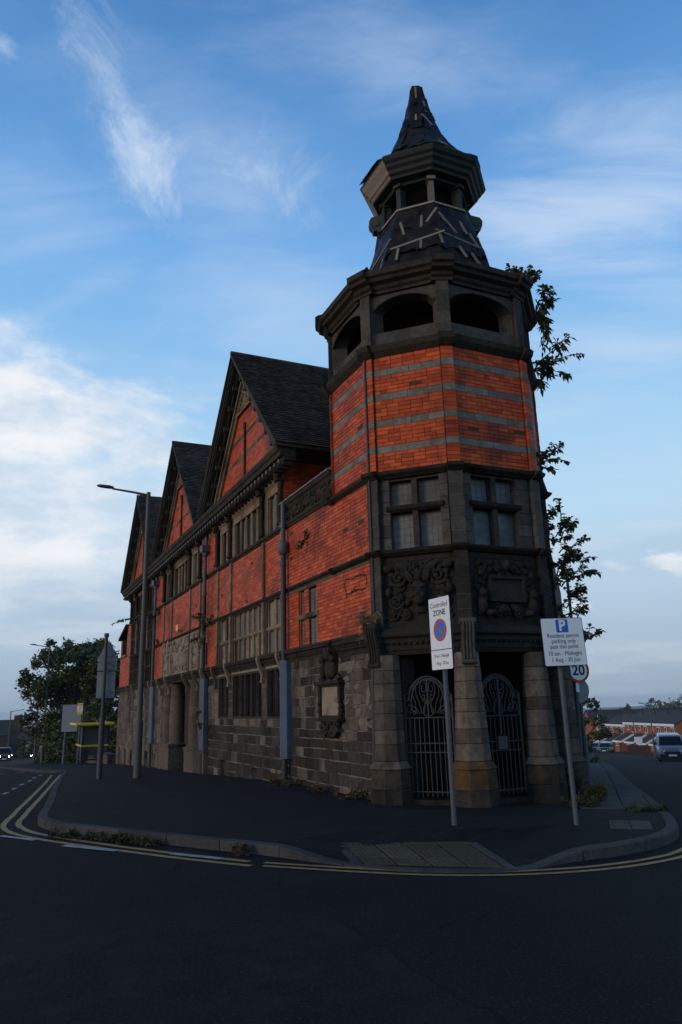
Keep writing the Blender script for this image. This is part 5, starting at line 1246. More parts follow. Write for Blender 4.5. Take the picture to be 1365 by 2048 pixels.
def loose_sheet(face, u, z, w, h, prof, parent, seed):
    rs = random.Random(seed); b = MB(); n_ = Vector((*ONRM[face], 0)); t_ = Vector((-n_.y, n_.x, 0)); vs = []; N_ = 9
    eL = [rs.uniform(-.12, .12) for _ in range(N_)]; eB = [rs.uniform(-.15, .15) for _ in range(N_)]
    for i in range(N_):
        for j in range(N_):
            a, c = i / (N_ - 1) - .5, j / (N_ - 1) - .5; zz = z + h * (c + (eB[i] * (.5 - c) if c < 0 else 0)); r = rad_at(prof, zz); half = r * math.tan(math.pi / 8); s_ = u * half + w * (a + eL[j] * a)
            over = max(0, abs(s_) - half); q = Vector((LCX, LCY, zz)) + n_ * (r + .030 - over * .62) + t_ * (s_ - math.copysign(over * .35, s_))
            fold = .030 * mnoise.noise(Vector((s_ * 7 + seed, zz * 2.2, seed * 1.7))) + .022 * mnoise.noise(Vector((s_ * 16 + 3 * mnoise.noise(Vector((zz * 3, s_, seed))), zz * 5, seed)))
            vs.append(tuple(q + n_ * (fold + .012)))
    b.add(vs, [(i * N_ + j, i * N_ + j + 1, (i + 1) * N_ + j + 1, (i + 1) * N_ + j) for i in range(N_ - 1) for j in range(N_ - 1)], .5, 0, True); return b.build('loose_sheet', 'tarpaulin', parent)
for k, (f, u, z, w, h) in enumerate(((1, -.4, 11.35, .62, .55), (1, .55, 11.3, .6, .62), (1, -.3, 10.75, .85, .6), (1, .6, 10.7, .6, .55), (2, -.5, 11.3, .7, .6), (2, .5, 11.25, .55, .7), (2, -.2, 10.7, .9, .6), (2, .7, 10.65, .6, .6), (0, .4, 10.9, .8, .9), (3, -.2, 10.9, .8, .9))): loose_sheet(f, u, z, w, h, TARP_PROF, skirt, k + 3)
# loose flaps of torn sheet
b = MB()
for (px, py, pz, s_) in ((-1.30, .72, 10.6, .20), (-1.42, .55, 10.05, .22), (-1.1, .95, 10.85, .15)):
    p = Vector((px, py, pz)); vs = []
    for i in range(4):
        for j in range(4): vs.append(tuple(p + Vector((-(i * .33) * s_ + rnd(-.03, .03), -(i * .2) * s_ + rnd(-.03, .03), j * .4 * s_ - .12 * i * s_ + rnd(-.03, .03)))))
    b.add(vs, [(i * 4 + j, i * 4 + j + 1, (i + 1) * 4 + j + 1, (i + 1) * 4 + j) for i in range(3) for j in range(3)], .5)
b.build('torn_flap', 'tarpaulin', skirt)
# lantern --------------------------------------------------------------------
b = MB(); b.prism(octr(.92), 11.60, 11.68, .5); lant = b.build('lantern', 'green_timber', LIB)
b = MB(); ringsweep(b, [(.80, 11.68), (.955, 11.68), (.955, 11.725), (.80, 11.725)], lambda d: octr(d), .8); b.build('sill_board', 'bleached_timber', lant)
LP = octr(.84)
for i in range(8):
    p = Vector(LP[i]); n_ = (p - Vector((LCX, LCY))).normalized(); t_ = Vector((-n_.y, n_.x)); b = MB()
    c = p - n_ * .06
    b.obox((c.x, c.y, 12.02), (n_.x * .10, n_.y * .10, 0), (t_.x * .055, t_.y * .055, 0), (0, 0, .34), random.random())
    b.obox((c.x + n_.x * .03, c.y + n_.y * .03, 12.33), (n_.x * .12, n_.y * .12, 0), (t_.x * .09, t_.y * .09, 0), (0, 0, .04), .8)
    b.build('post', 'pale_timber' if i == 2 else 'green_timber', lant)
    if i in (0, 4, 5, 6):      # scrolled bracket against the foot of the post
        prof = [(.0, 12.35), (.05, 12.18), (.10, 12.06), (.20, 12.03), (.30, 12.00), (.35, 11.91), (.34, 11.80), (.28, 11.73), (.26, 11.66), (.02, 11.66)]
        F = Frame((p.x, p.y), (t_.x, t_.y), (n_.x, n_.y)); k = len(prof); b = MB()
        vs = [F(-.10, d, z) for d, z in prof] + [F(.10, d, z) for d, z in prof]
        b.add(vs, [tuple(range(k - 1, -1, -1)), tuple(range(k, 2 * k))] + [(q, (q + 1) % k, k + (q + 1) % k, k + q) for q in range(k)], .6)
        b.tube([F(-.115, .23, 11.87), F(.115, .23, 11.87)], .10, 10, .8); b.tube([F(-.12, .14, 11.65), F(.12, .14, 11.65)], .035, 6, .3)
        b.build('scroll_bracket', 'verdigris_paint', lant)
b = MB(); ringsweep(b, [(.70, 12.33), (.88, 12.33), (.90, 12.38), (.99, 12.40), (1.05, 12.41), (1.07, 12.46), (1.13, 12.50), (1.15, 12.57), (1.21, 12.62), (1.23, 12.68), (1.28, 12.72), (1.32, 12.80), (1.30, 12.84), (.6, 13.0)], lambda d: octr(d), .5); lc = b.build('lantern_cornice', 'green_timber', lant)
b = MB()
P0_, P1_ = octr(1.285), octr(1.285)
for f in (0, 7):                     # bleached boards facing the road
    n_ = ONRM[f]; t_ = (-n_[1], n_[0])
    for k in range(4):
        r = 1.06 + k * .058; h = 12.43 + k * .082; half = r * math.tan(math.pi / 8) * .98
        F = Frame((LCX + n_[0] * r, LCY + n_[1] * r), t_, n_)
        b.obox(F(0, .035, h + .05), (t_[0] * half, t_[1] * half, 0), (n_[0] * .028, n_[1] * .028, .04), (-n_[0] * .007, -n_[1] * .007, .012), random.random())
b.build('cornice_board', 'bleached_timber', lc)
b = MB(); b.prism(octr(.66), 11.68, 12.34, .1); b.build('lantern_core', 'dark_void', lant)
SP_PROF = [(1.30, 12.83), (1.08, 13.02), (.86, 13.28), (.66, 13.62), (.50, 13.98), (.39, 14.32), (.29, 14.66), (.22, 15.02), (.17, 15.36), (.15, 15.52), (.05, 15.56)]
spire = tarp_surface(SP_PROF, 'spire_tarpaulin', 4.7, .055, per=8)
for f, u, z, an, ln in ((1, .3, 15.24, -.05, .36), (2, -.2, 14.78, -.02, .36), (1, .2, 14.42, -.05, .28), (2, -.4, 14.30, -.5, .40), (2, .1, 13.4, -.9, .24)):
    batten(f, u, z, an, ln, SP_PROF, .022, spire)
b = MB()
for (f, u, z, s_) in ((1, -.2, 14.25, .42), (1, .3, 14.7, .30), (0, .4, 14.0, .4), (2, .2, 14.5, .28), (1, -.6, 13.8, .4), (0, .8, 13.7, .36)):
    r = rad_at(SP_PROF, z); n_ = Vector((*ONRM[f], 0)); t_ = Vector((-n_.y, n_.x, 0)); c = Vector((LCX, LCY, z)) + n_ * (r + .035) + t_ * (u * r * .4); vs = []
    for i in range(5):
        for j in range(5):
            vs.append(tuple(c + t_ * ((i - 2) * .25 * s_) + Vector((0, 0, (j - 2) * .3 * s_)) - n_ * ((j - 2) * .11 * s_) + n_ * rnd(-.02, .035)))
    b.add(vs, [(i * 5 + j, i * 5 + j + 1, (i + 1) * 5 + j + 1, (i + 1) * 5 + j) for i in range(4) for j in range(4)], .5, 0, True)
b.build('torn_flap', 'tarpaulin', spire)
for k, (f, u, z, w, h) in enumerate(((1, .0, 15.2, .26, .55), (2, -.2, 14.85, .3, .5), (1, -.2, 14.35, .42, .6), (1, .4, 14.5, .34, .5), (2, .2, 14.2, .42, .6), (1, -.4, 13.6, .8, .7), (2, .3, 13.55, .8, .7), (1, .6, 13.3, .6, .5), (0, .3, 13.8, .6, .9), (0, .2, 14.6, .3, .8))): loose_sheet(f, u, z, w, h, SP_PROF, spire, k + 40)
b = MB()      # sheet lifted at the left of the lantern cornice
p = octr(1.27); a = Vector((*p[0], 12.83)); c = Vector((*p[1], 12.83)); vs = []
for i in range(5):
    for j in range(4):
        q = a.lerp(c, i / 4 * .8 + .05); inn = Vector((LCX - q.x, LCY - q.y, 0)).normalized()
        vs.append(tuple(q + inn * (j * .14 - .10) + Vector((0, 0, .02 + .26 * math.sin(min(1, j / 2.2) * 1.57) * (1 - abs(i - 1.6) * .22) + rnd(-.02, .02)))))
b.add(vs, [(i * 4 + j, i * 4 + j + 1, (i + 1) * 4 + j + 1, (i + 1) * 4 + j) for i in range(4) for j in range(3)], .5)
b.build('torn_flap', 'tarpaulin', spire)

# --- porch: tapering pillars, gates, dark interior
def pillar(cx_, cy_, ang, r0_, r1_, mt='weathered_stone', zb=.72):
    n_ = 8; root = empty('pillar'); root.parent = LIB
    def ring(r, z, fl=1.0): return [(cx_ + r * math.cos(ang + (k + .5) * math.pi / 4), cy_ + r * math.sin(ang + (k + .5) * math.pi / 4), z) for k in range(8)]
    def seg(r0a, z0, r1a, z1, m_, nm='drum'):
        b = MB(); c = .01
        R = [ring(r0a - c, z0), ring(r0a, z0 + c), ring(r1a, z1 - c), ring(r1a - c, z1)]
        b.add([p for q in R for p in q], [tuple(range(7, -1, -1)), tuple(24 + k for k in range(8))] + [(q * 8 + k, q * 8 + (k + 1) % 8, (q + 1) * 8 + (k + 1) % 8, (q + 1) * 8 + k) for q in range(3) for k in range(8)], random.random())
        b.build(nm, m_, root)
    seg(r0_ + .085, -.15, r0_ + .08, .30, 'sooty_stone', 'plinth'); seg(r0_ + .072, .303, r0_ + .06, .60, 'ochre_stone' if mt == 'ochre' else 'dark_sandstone', 'plinth')
    seg(r0_ + .085, .603, r0_ + .015, .72, 'ochre_stone' if mt == 'ochre' else 'weathered_stone', 'base_mould')
    z = .723; hs = [.26, .22, .26, .2, .27, .22, .24]; k = 0
    while z < 2.40:
        h = hs[k % 7]; e = z + h
        if 2.40 - e < .14: e = 2.40
        f = lambda q: r0_ + (r1_ - r0_) * (q - .72) / (2.4 - .72)
        seg(f(z), z, f(e), e - .004, 'weathered_stone' if mt == 'ochre' else mt); z = e; k += 1
    return root
pillar(.52, .12, R_(22.5), .27, .23); pillar(1.46, 1.10, R_(22.5), .285, .20, 'ochre'); pillar(1.46, 2.46, R_(22.5), .27, .20, 'weathered_stone'); pillar(1.36, 3.05, R_(22.5), .24, .20)
b = MB(); fbox(b, FAC, .36, .62, -.3, .05, -.2, .60, .5); fbox(b, FAC, .36, .62, -.3, .045, .603, .74, .9, 1); b.build('pier_base', ['sooty_stone', 'ochre_stone'], LIB)
# jamb walls beside the pillars and dark porch
b = MB(); b.box(.42, .62, .35, .6, -.1, 2.4, .3); b.box(.30, .45, .0, .5, -.1, 2.42, .3); b.build('porch_jamb', 'sooty_stone', LIB)
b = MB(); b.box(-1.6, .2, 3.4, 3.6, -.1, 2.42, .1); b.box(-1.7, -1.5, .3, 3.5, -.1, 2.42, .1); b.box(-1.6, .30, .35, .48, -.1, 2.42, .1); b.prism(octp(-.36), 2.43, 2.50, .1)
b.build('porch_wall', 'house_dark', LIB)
b = MB(); b.prism([(.5, .1), (1.5, 1.1), (1.5, 3.2), (-1.5, 3.4), (-1.5, .4)], -.2, .13, .4); b.build('porch_step', 'sooty_stone', LIB)
RW = Frame((1.30, 3.02), (-.737, .6755), (.6755, .737))     # wall along the side street
def side_street_wall():
    b = MB(); backing(b, RW, 0.0, 16, -1.4, 5.6, -.03, .4); b.build('side_wall', 'brick_mortar', LIB)
    ashlar(RW, .3, 14, courses(-1.2, 2.56, (.2, .28)), -.03, 'sooty_stone', wr=(.4, .7)); bricks(RW, .1, 6.0, 2.85, 5.5, d=-.03)
    b = MB(); cornice(b, .0, 15, [(-.05, 2.56), (.03, 2.56), (.06, 2.70), (.14, 2.74), (.14, 2.80), (-.05, 2.85)], RW); b.build('string_course', 'sooty_stone', LIB)
    for s_ in (2.2, 4.6, 7.0): b = MB(); fbox(b, RW, s_, s_ + .18, -.02, .12, -1.0, 2.56, .5); b.build('buttress', 'sooty_stone', LIB)
side_street_wall()
def gate(fr, s0, s1, d, label):
    root = empty('gate'); root.parent = LIB; root['label'] = label
    zb, zr, zs, zc = .17, 1.38, 1.62, 2.04; c = (s0 + s1) / 2; R = (s1 - s0) / 2
    G = lambda s, z, o=0.0: fr(s, d + o, z)
    b = MB()
    for k in (s0, s1): b.tube([G(k, zb), G(k, zs + .12)], .022, 6, .5)
    Ra = R - .08
    for rr in (Ra, Ra - .045): b.tube([G(c + rr * math.cos(q), 1.66 + (zc - 1.66) * (rr / Ra) * math.sin(q)) for q in [math.pi * k / 18 for k in range(19)]], .015, 6, .5)
    for sx in (-1, 1): b.tube([G(c + sx * Ra, 1.66), G(c + sx * R, 1.66)], .012, 5, .5)
    b.tube([G(c, zr), G(c, zc - .02)], .018, 6, .5)
    b.build('gate_frame', 'gate_paint', root)
    for z, r in ((zr, .014), (.98, .012), (.84, .012), (.24, .014)):
        b = MB(); b.tube([G(s0, z), G(s1, z)], r, 5, .5); b.build('rail', 'gate_paint', root)
    n = 10
    for k in range(1, n):
        s_ = s0 + (s1 - s0) * k / n; b = MB(); b.tube([G(s_, zb + rnd(-.03, .03)), G(s_ + rnd(-.008, .008), zr)], .0105, 5, random.random()); b.build('bar', 'gate_paint', root)
    for sx in (-1, 1):
        def sc(pts, r=.0095, n_=14):
            # catmull through normalised points (x: 0 centre..1 edge, z: 0 rail..1 crown)
            P = [Vector((c + sx * x * R, zr + z * (zc - zr))) for x, z in pts]; out = []
            for i in range(len(P) - 1):
                p0, p1, p2, p3 = P[max(i - 1, 0)], P[i], P[i + 1], P[min(i + 2, len(P) - 1)]
                for j in range(4):
                    t = j / 4; out.append(.5 * ((2 * p1) + (p2 - p0) * t + (2 * p0 - 5 * p1 + 4 * p2 - p3) * t * t + (3 * p1 - p0 - 3 * p2 + p3) * t ** 3))
            out.append(P[-1]); b = MB(); b.tube([G(p.x, p.y) for p in out], r, 5, .5); b.build('scroll', 'gate_paint', root)
        sp = lambda cx_, cz_, r, a0, sg, n_=8: [(cx_ + r * (1 - .85 * k / n_) * math.cos(a0 + sg * k * .95) * .95, cz_ + r * (1 - .85 * k / n_) * math.sin(a0 + sg * k * .95)) for k in range(n_)]
        for k, (xm, low) in enumerate(((.30, .34), (.46, .30), (.60, .26), (.74, .2))):
            sc([(.03, .88 + .02 * k), (xm * .55, .95 - .01 * k), (xm, .80 - .03 * k), (xm + .02, .60 - .04 * k), (xm - .08, .45 - .04 * k), (xm - .18 + .05 * k, .32 - .03 * k), (xm * .6, .10)])
        sc(sp(.17, .72, .16, 1.57, 1)); sc([(.02, .30), (.10, .42), (.20, .45)] + sp(.17, .52, .08, -1.57, -1 if sx < 0 else -1, 6)); sc([(.03, .02), (.22, .12), (.10, .36), (.0, .45)])
        sc(sp(.78, .20, .16, 2.6, -1)); sc(sp(.60, .16, .13, .5, 1)); sc(sp(.86, .52, .12, -1.2, 1)); sc([(.95, .02), (.90, .22), (.82, .30), (.70, .28)])
    return root
gate(FACES[1][0], .36, 1.16, -.16, 'left ironwork gate, scrolled arch over plain bars'); g2 = gate(FACES[2][0], .20, 1.06, -.16, 'right ironwork gate with a thick centre bar and dark lock plate')
fr2 = FACES[2][0]
b = MB(); b.tube([fr2(.63, -.13, 2.0), fr2(.63, -.13, 1.1)], .02, 6); b.build('centre_bar', 'gate_paint', g2)
b = MB(); fbox(b, fr2, .56, .74, -.15, -.12, .86, 1.06); b.build('lock_plate', 'dark_pole', g2)

# --- realise the pieces: the 300 that show largest as parts, the rest as one part
def realise(lst, name, rest_name, cap=300):
    order = sorted(range(len(lst)), key=lambda i: -proj_size(lst[i][4])); top = set(order[:cap]); mats_ = sorted({p[3] for p in lst}); rest = MB()
    for i, (vs, fs, tone, mt, _) in enumerate(lst):
        if i in top: b = MB(); b.add(vs, fs, tone); b.build(name, mt, LIB)
        else: rest.add(vs, fs, tone, mats_.index(mt))
    rest.build(rest_name, mats_, LIB, 'stuff')
realise(BR, 'brick', 'brickwork'); realise(ST, 'stone', 'stonework')
mort.build('brick_backing', 'brick_mortar', LIB); mort_pale.build('stone_backing', 'lime_mortar', LIB); mort_pale_b.build('stone_backing', 'lime_mortar', LIB)
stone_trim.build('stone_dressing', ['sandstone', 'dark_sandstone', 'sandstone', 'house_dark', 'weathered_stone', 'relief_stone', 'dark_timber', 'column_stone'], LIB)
#@@REST
# ------------------------------------------------------------------ plants on the walls
def plant(name, loc, stems, label, leafm='leaf', llen=.09, lw=.035, droop=.25, group=None, cat='plant', dens=9, seed=0, stem_m='bark', curl=.3):
    """stems: list of (start, end, bow) in world coordinates relative to loc"""
    rs = random.Random(seed); root = empty(name, loc, 0, label, cat, group); sb = MB(); lb = MB()
    def grow(a, c, bow, r, lev):
        a, c = Vector(a), Vector(c); n = 7; pts = []
        side = Vector((rs.uniform(-1, 1), rs.uniform(-1, 1), rs.uniform(-.3, .3))) * (c - a).length * .10
        for i in range(n):
            t = i / (n - 1); p = a.lerp(c, t) + Vector((0, 0, bow * math.sin(math.pi * t))) + side * math.sin(t * 5); pts.append(p)
        sb.tube(pts, [r * (1 - .75 * i / n) for i in range(n)], 4, .5)
        L_ = (c - a).length; k = int(L_ * dens / llen * .1) + 4
        for i in range(k):
            t = .15 + .85 * i / k; j = min(int(t * (n - 1)), n - 2); q = pts[j].lerp(pts[j + 1], t * (n - 1) - j); d = (pts[j + 1] - pts[j]).normalized()
            for m_ in range(2):
                ang = rs.uniform(0, 6.28); o = Vector((math.cos(ang), math.sin(ang), 0)); o = (o - d * o.dot(d)).normalized()
                ld = (d * rs.uniform(.3, .8) + o).normalized() + Vector((0, 0, -droop * rs.uniform(.3, 1.6))); ld.normalize(); ll = llen * rs.uniform(.6, 1.25); w_ = ld.cross(Vector((rs.uniform(-.4, .4), rs.uniform(-.4, .4), 1))).normalized() * lw * rs.uniform(.7, 1.2)
                e = q + ld * ll + Vector((0, 0, -curl * ll * .5)); m2 = q + ld * ll * .5 + Vector((0, 0, .06 * ll))
                lb.add([q, m2 + w_, e, m2 - w_], [(0, 1, 2), (0, 2, 3)], rs.random())
        if lev > 0:
            for i in range(rs.randint(1, 3)):
                t = rs.uniform(.35, .85); j = int(t * (n - 1)); d = (c - a).normalized(); v = d + Vector((rs.uniform(-1, 1), rs.uniform(-1, 1), rs.uniform(-.5, .8))) * .8
                grow(pts[j], pts[j] + v.normalized() * L_ * rs.uniform(.3, .5), bow * .4, r * .5, lev - 1)
    for a, c, bow in stems: grow(a, c, bow, .014, 1)
    sb.build('stem', stem_m, root); lb.build('foliage', leafm, root); return root
def LW(x, y, z): return l2w(x, y, z)
TL = Vector((-XLx * 0, 0, 0)); RD = Vector((rt.x, rt.y, 0)).normalized(); FD = Vector((fw.x, fw.y, 0)).normalized()
def rel(dx, dy, dz): return tuple(RD * dx + FD * dy + Vector((0, 0, dz)))
# positions on the right-hand shoulder of the tower (seen against the sky)
plant('buddleia', LW(1.35, 3.2, 9.58), [((rnd(-.15, .1), 0, 0), rel(rnd(-.48, .34), rnd(-.05, .15), rnd(.12, .56)), .05) for _ in range(15)], 'small leafy bush rooted on top of the tower cornice', 'leaf_bright', .07, .034, .3, seed=1, dens=16, group='plants rooted in the tower')
plant('buddleia', LW(1.45, 3.35, 9.05), [((0, 0, 0), rel(.42, 0, .45), .05), ((0, 0, 0), rel(.36, 0, .18), .1), ((0, 0, 0), rel(.2, 0, -.25), .05), ((0, 0, 0), rel(.15, -.1, -.5), .0), ((0, 0, 0), rel(.12, 0, -.75), .0), ((0, 0, 0), rel(.25, 0, .6), .05), ((0, 0, .3), rel(.1, -.1, -.2), .0)], 'buddleia hanging from the open belfry stage of the tower', 'leaf_dark', .14, .030, .5, seed=2, dens=22, group='plants rooted in the tower')
plant('buddleia', LW(1.30, 3.25, 7.85), [((0, 0, 0), rel(.62, 0, .55), .05), ((0, 0, 0), rel(1.0, 0, .30), .1), ((0, 0, 0), rel(.65, 0, -.1), .05), ((0, 0, 0), rel(.35, 0, -.15), .05), ((0, 0, 0), rel(.3, 0, .2), .05), ((0, 0, 0), rel(.15, -.1, -.45), .0), ((.0, 0, 0), rel(.4, 0, .05), 0)], 'buddleia with two long shoots below the belfry', 'leaf_dark', .16, .030, .5, seed=3, dens=16, group='plants rooted in the tower')
plant('buddleia', LW(1.12, 3.30, 5.95), [((0, 0, 0), rel(.45, 0, .35), .05), ((0, 0, 0), rel(.55, 0, .05), .1), ((0, 0, 0), rel(.25, -.05, .3), .05), ((0, 0, 0), rel(.3, 0, -.12), .02), ((0, 0, 0), rel(-.1, -.1, .2), .02)], 'small bush growing from the striped brickwork at the side of the tower', 'leaf_bright', .10, .032, .4, seed=4, dens=17, group='plants rooted in the tower')
ivy = [((rnd(-.1, .1), 0, rnd(-1.6, 1.0)), None, 0) for _ in range(0)]
st = []
for k in range(44):
    z0 = rnd(-1.6, 1.2); a = rel(rnd(-.25, .15), rnd(-.2, .5), z0); st.append((a, tuple(Vector(a) + Vector(rel(rnd(.0, .65 - max(0, z0) * .3), rnd(-.1, .2), rnd(-.05, .5)))), .05))
plant('climbing_shrub', LW(.75, 4.0, 3.9), st, 'large shrub climbing the side wall behind the tower beside the street lamp', 'leaf_bright', .11, .042, .4, seed=5, dens=11)
plant('wall_fern', LW(-2.62, -.05, 5.08), [((0, 0, 0), rel(.22, -.15, .08), .04), ((0, 0, 0), rel(-.12, -.15, -.1), .0), ((0, 0, 0), rel(.05, -.2, .1), .03), ((0, 0, 0), rel(-.15, -.1, -.25), .0), ((0, 0, 0), rel(.15, -.1, .0), .03)], 'small plant sprouting from the brick wall under the carved parapet', 'leaf_rust', .07, .03, .3, seed=6, dens=9, group='plants growing on the front wall')
plant('wall_fern', LW(-10.6, -.2, 4.1), [((0, 0, 0), rel(.4, -.3, .15), .1), ((0, 0, 0), rel(-.25, -.3, .2), .1), ((0, 0, 0), rel(.1, -.4, -.4), .0), ((0, 0, 0), rel(.35, -.2, -.1), .1), ((0, 0, 0), rel(-.1, -.2, -.7), .0), ((0, 0, 0), rel(.0, -.3, .3), .1)], 'bushy plant around the middle downpipe', 'leaf', .10, .05, .4, seed=7, dens=12, group='plants growing on the front wall')
plant('wall_fern', LW(-18.7, -.2, 5.3), [((0, 0, 0), rel(.6, -.3, .15), .1), ((0, 0, 0), rel(-.7, -.3, .0), .1), ((0, 0, 0), rel(-1.3, -.3, -.2), .1), ((0, 0, 0), rel(.3, -.2, .2), .1), ((0, 0, -.9), rel(.5, -.2, -1.2), .1), ((0, 0, 0), rel(-.4, -.3, .3), .1)], 'straggling plant on the string course by the far downpipe', 'leaf', .11, .05, .4, seed=8, dens=12, group='plants growing on the front wall')
plant('wall_creeper', LW(-12.3, -.05, 5.0), [((0, 0, 0), rel(.2, -.05, -.35), .0), ((.0, 0, -.35), rel(.35, -.05, -.55), .0), ((0, 0, -.6), rel(.3, -.05, -.7), .0)], 'thin creeper on the brick panel beside the middle downpipe', 'leaf', .07, .03, .3, seed=9, dens=5, group='plants growing on the front wall')
plant('dry_grass_tuft', LW(.42, -.16, 2.86), [((0, 0, 0), rel(rnd(-.16, .22), rnd(-.12, .0), rnd(-.28, .2)), .10) for _ in range(26)], 'dry grass tuft hanging over the cornice at the tower corner', 'dry_grass', .12, .006, .6, seed=10, dens=2, stem_m='dry_grass')
plant('wall_fern', LW(-10.55, -.35, 1.4), [((0, 0, 0), rel(.12, -.05, -.3), .0), ((0, 0, 0), rel(.1, -.05, .2), .0)], 'small weed beside the blue guard of the middle downpipe', 'leaf', .08, .04, .3, seed=19, dens=9, group='plants growing on the front wall')
# weeds on the ground
def weed(x, y, n, h, sp, label, m='grass', seed=0, ll=.09, group='weeds on the footway', cat='weed', name='weed', lw=.012):
    rs = random.Random(seed); z = terr(x, y) + kerb_h(x, y) * .9
    return plant(name, (x, y, z), [((rs.uniform(-sp, sp), rs.uniform(-sp, sp) * .5, 0), (rs.uniform(-sp, sp) * 1.6, rs.uniform(-sp, sp), h * rs.uniform(.5, 1.1)), .03) for _ in range(n)], label, m, ll, lw, .1, group, cat, 7, seed)
x, y, _ = l2w(-.2, -.22); weed(x, y, 7, .10, .25, 'low weeds at the foot of the wall near the tower pier', seed=11, m='leaf_rust')
x, y, _ = l2w(-3.3, -.25); weed(x, y, 9, .12, .25, 'low weeds at the foot of the near downpipe', seed=12, m='leaf_rust')
x, y, _ = l2w(-1.6, -.2); weed(x, y, 7, .09, .25, 'rusty weeds under the memorial tablet', seed=13, m='leaf_rust')
weed(3.98, 12.55, 12, .26, .13, 'tall weeds at the foot of the speed limit post', seed=14, ll=.11)
weed(3.62, 12.9, 16, .45, .15, 'tall weeds against the side wall behind the speed limit post', seed=15, ll=.11)
weed(3.5, 11.75, 12, .10, .2, 'low weeds in the gap beside the flags', seed=16)
weed(4.1, 11.05, 9, .03, .18, 'low moss and grass across the flags', seed=17)
for i in range(9):
    t = i / 8 + rnd(-.05, .05); x, y = -3.95 + t * 1.55, 10.78 - t * .92
    rs = random.Random(100 + i); z = terr(x, y)
    plant('gutter_weed', (x - .05, y - .07, z), [((rs.uniform(-.1, .1), rs.uniform(-.05, .05), 0), (rs.uniform(-.16, .16), rs.uniform(-.1, .06), rs.uniform(.02, .09)), .01) for _ in range(rs.randint(3, 7))], 'weed in the gutter below the near kerb, one of a ragged row', 'grass', .055, .016, .1, 'weeds along the near kerb', 'weed', 8, 100 + i)
plant('gutter_weed', (-1.22, 8.98, 0), [((rnd(-.08, .08), rnd(-.03, .03), 0), (rnd(-.12, .12), rnd(-.08, .04), rnd(.03, .13)), .02) for _ in range(8)], 'lone weed at the kerb just left of the dropped crossing', 'leaf_rust', .05, .016, .1, 'weeds along the near kerb', 'weed', 8, 140)
litter = MB(); rs = random.Random(4)
for k in range(230):
    if k < 90: x, y, _ = l2w(rs.uniform(-5, 1.6), rs.uniform(-1.1, -.15)); 
    elif k < 150: x, y = rs.uniform(-4, 3.5), rs.uniform(9.6, 12.5)
    else: t = rs.random(); x, y = along(t * 12, rs.uniform(1.2, 1.9))
    if w2l(x, y)[1] > -.05 and x < 3.4: continue
    z = terr(x, y) + kerb_h(x, y) + .004; r = rs.uniform(.006, .022); q = rs.uniform(0, 3)
    litter.add([(x + r * math.cos(q + k_ * 1.57) * (1 if k_ % 2 else .5), y + r * math.sin(q + k_ * 1.57) * (1 if k_ % 2 else .5), z + rs.uniform(0, .01)) for k_ in range(4)], [(0, 1, 2, 3)], rs.random())
tag(litter.build('litter', ['leaf_rust'], kind='stuff'), 'scattered dead leaves and grit on the footway')

# ------------------------------------------------------------------ signs, poles, lamps
def text_part(name, s, size, m, parent, fr3, x, z, d, align='CENTER', xs=1.0, bold=0.0):
    """lettering as thin raised mesh; fr3 maps (s, d, z) to the sign's own space"""
    cu = bpy.data.curves.new('lettering', 'FONT'); cu.body = s; cu.size = size; cu.align_x = align; cu.align_y = 'CENTER'; cu.extrude = .0006; cu.offset = bold; cu.resolution_u = 3
    o = bpy.data.objects.new('lettering', cu); COL.objects.link(o); dg = bpy.context.evaluated_depsgraph_get(); me = bpy.data.meshes.new_from_object(o.evaluated_get(dg)); bpy.data.objects.remove(o)
    for v in me.vertices: v.co = Vector(fr3(x + v.co.x * xs, d + v.co.z, z + v.co.y))
    me.materials.clear(); me.materials.append(M[m]); a = link(name, me, parent); return a
def disc(b, fr3, s, z, r, d0, d1, n=28, tone=.5, mi=0, hole=0.0, sx=1.0):
    P = [(s + r * sx * math.cos(2 * math.pi * k / n), z + r * math.sin(2 * math.pi * k / n)) for k in range(n)]
    if not hole:
        b.add([fr3(a, d0, c) for a, c in P] + [fr3(a, d1, c) for a, c in P], [tuple(range(n, 2 * n)), tuple(range(n - 1, -1, -1))] + [(k, (k + 1) % n, n + (k + 1) % n, n + k) for k in range(n)], tone, mi)
    else:
        Q = [(s + hole * sx * math.cos(2 * math.pi * k / n), z + hole * math.sin(2 * math.pi * k / n)) for k in range(n)]
        b.add([fr3(a, d1, c) for a, c in P] + [fr3(a, d1, c) for a, c in Q] + [fr3(a, d0, c) for a, c in P], [(k, (k + 1) % n, n + (k + 1) % n, n + k) for k in range(n)] + [(2 * n + k, 2 * n + (k + 1) % n, (k + 1) % n, k) for k in range(n)], tone, mi)
def plate_frame(o, yaw, roll=0.0):
    """sign face frame: s to the viewer's right, d towards the viewer, z up, turned by roll"""
    t = Vector((math.cos(yaw), math.sin(yaw), 0)); n = Vector((math.sin(yaw), -math.cos(yaw), 0)); cr, sr = math.cos(roll), math.sin(roll)
    def f(s, d, z):
        s2, z2 = s * cr - z * sr, s * sr + z * cr
        p = Vector(o) + t * s2 + n * d + Vector((0, 0, z2)); return (p.x, p.y, p.z)
    return f
def rrect(w, h, r, n=4):
    P = []
    for cx_, cz_, a0 in ((w - r, h - r, 0), (-w + r, h - r, 90), (-w + r, -h + r, 180), (w - r, -h + r, 270)):
        for k in range(n + 1): q = R_(a0 + 90 * k / n); P.append((cx_ + r * math.cos(q), cz_ + r * math.sin(q)))
    return P
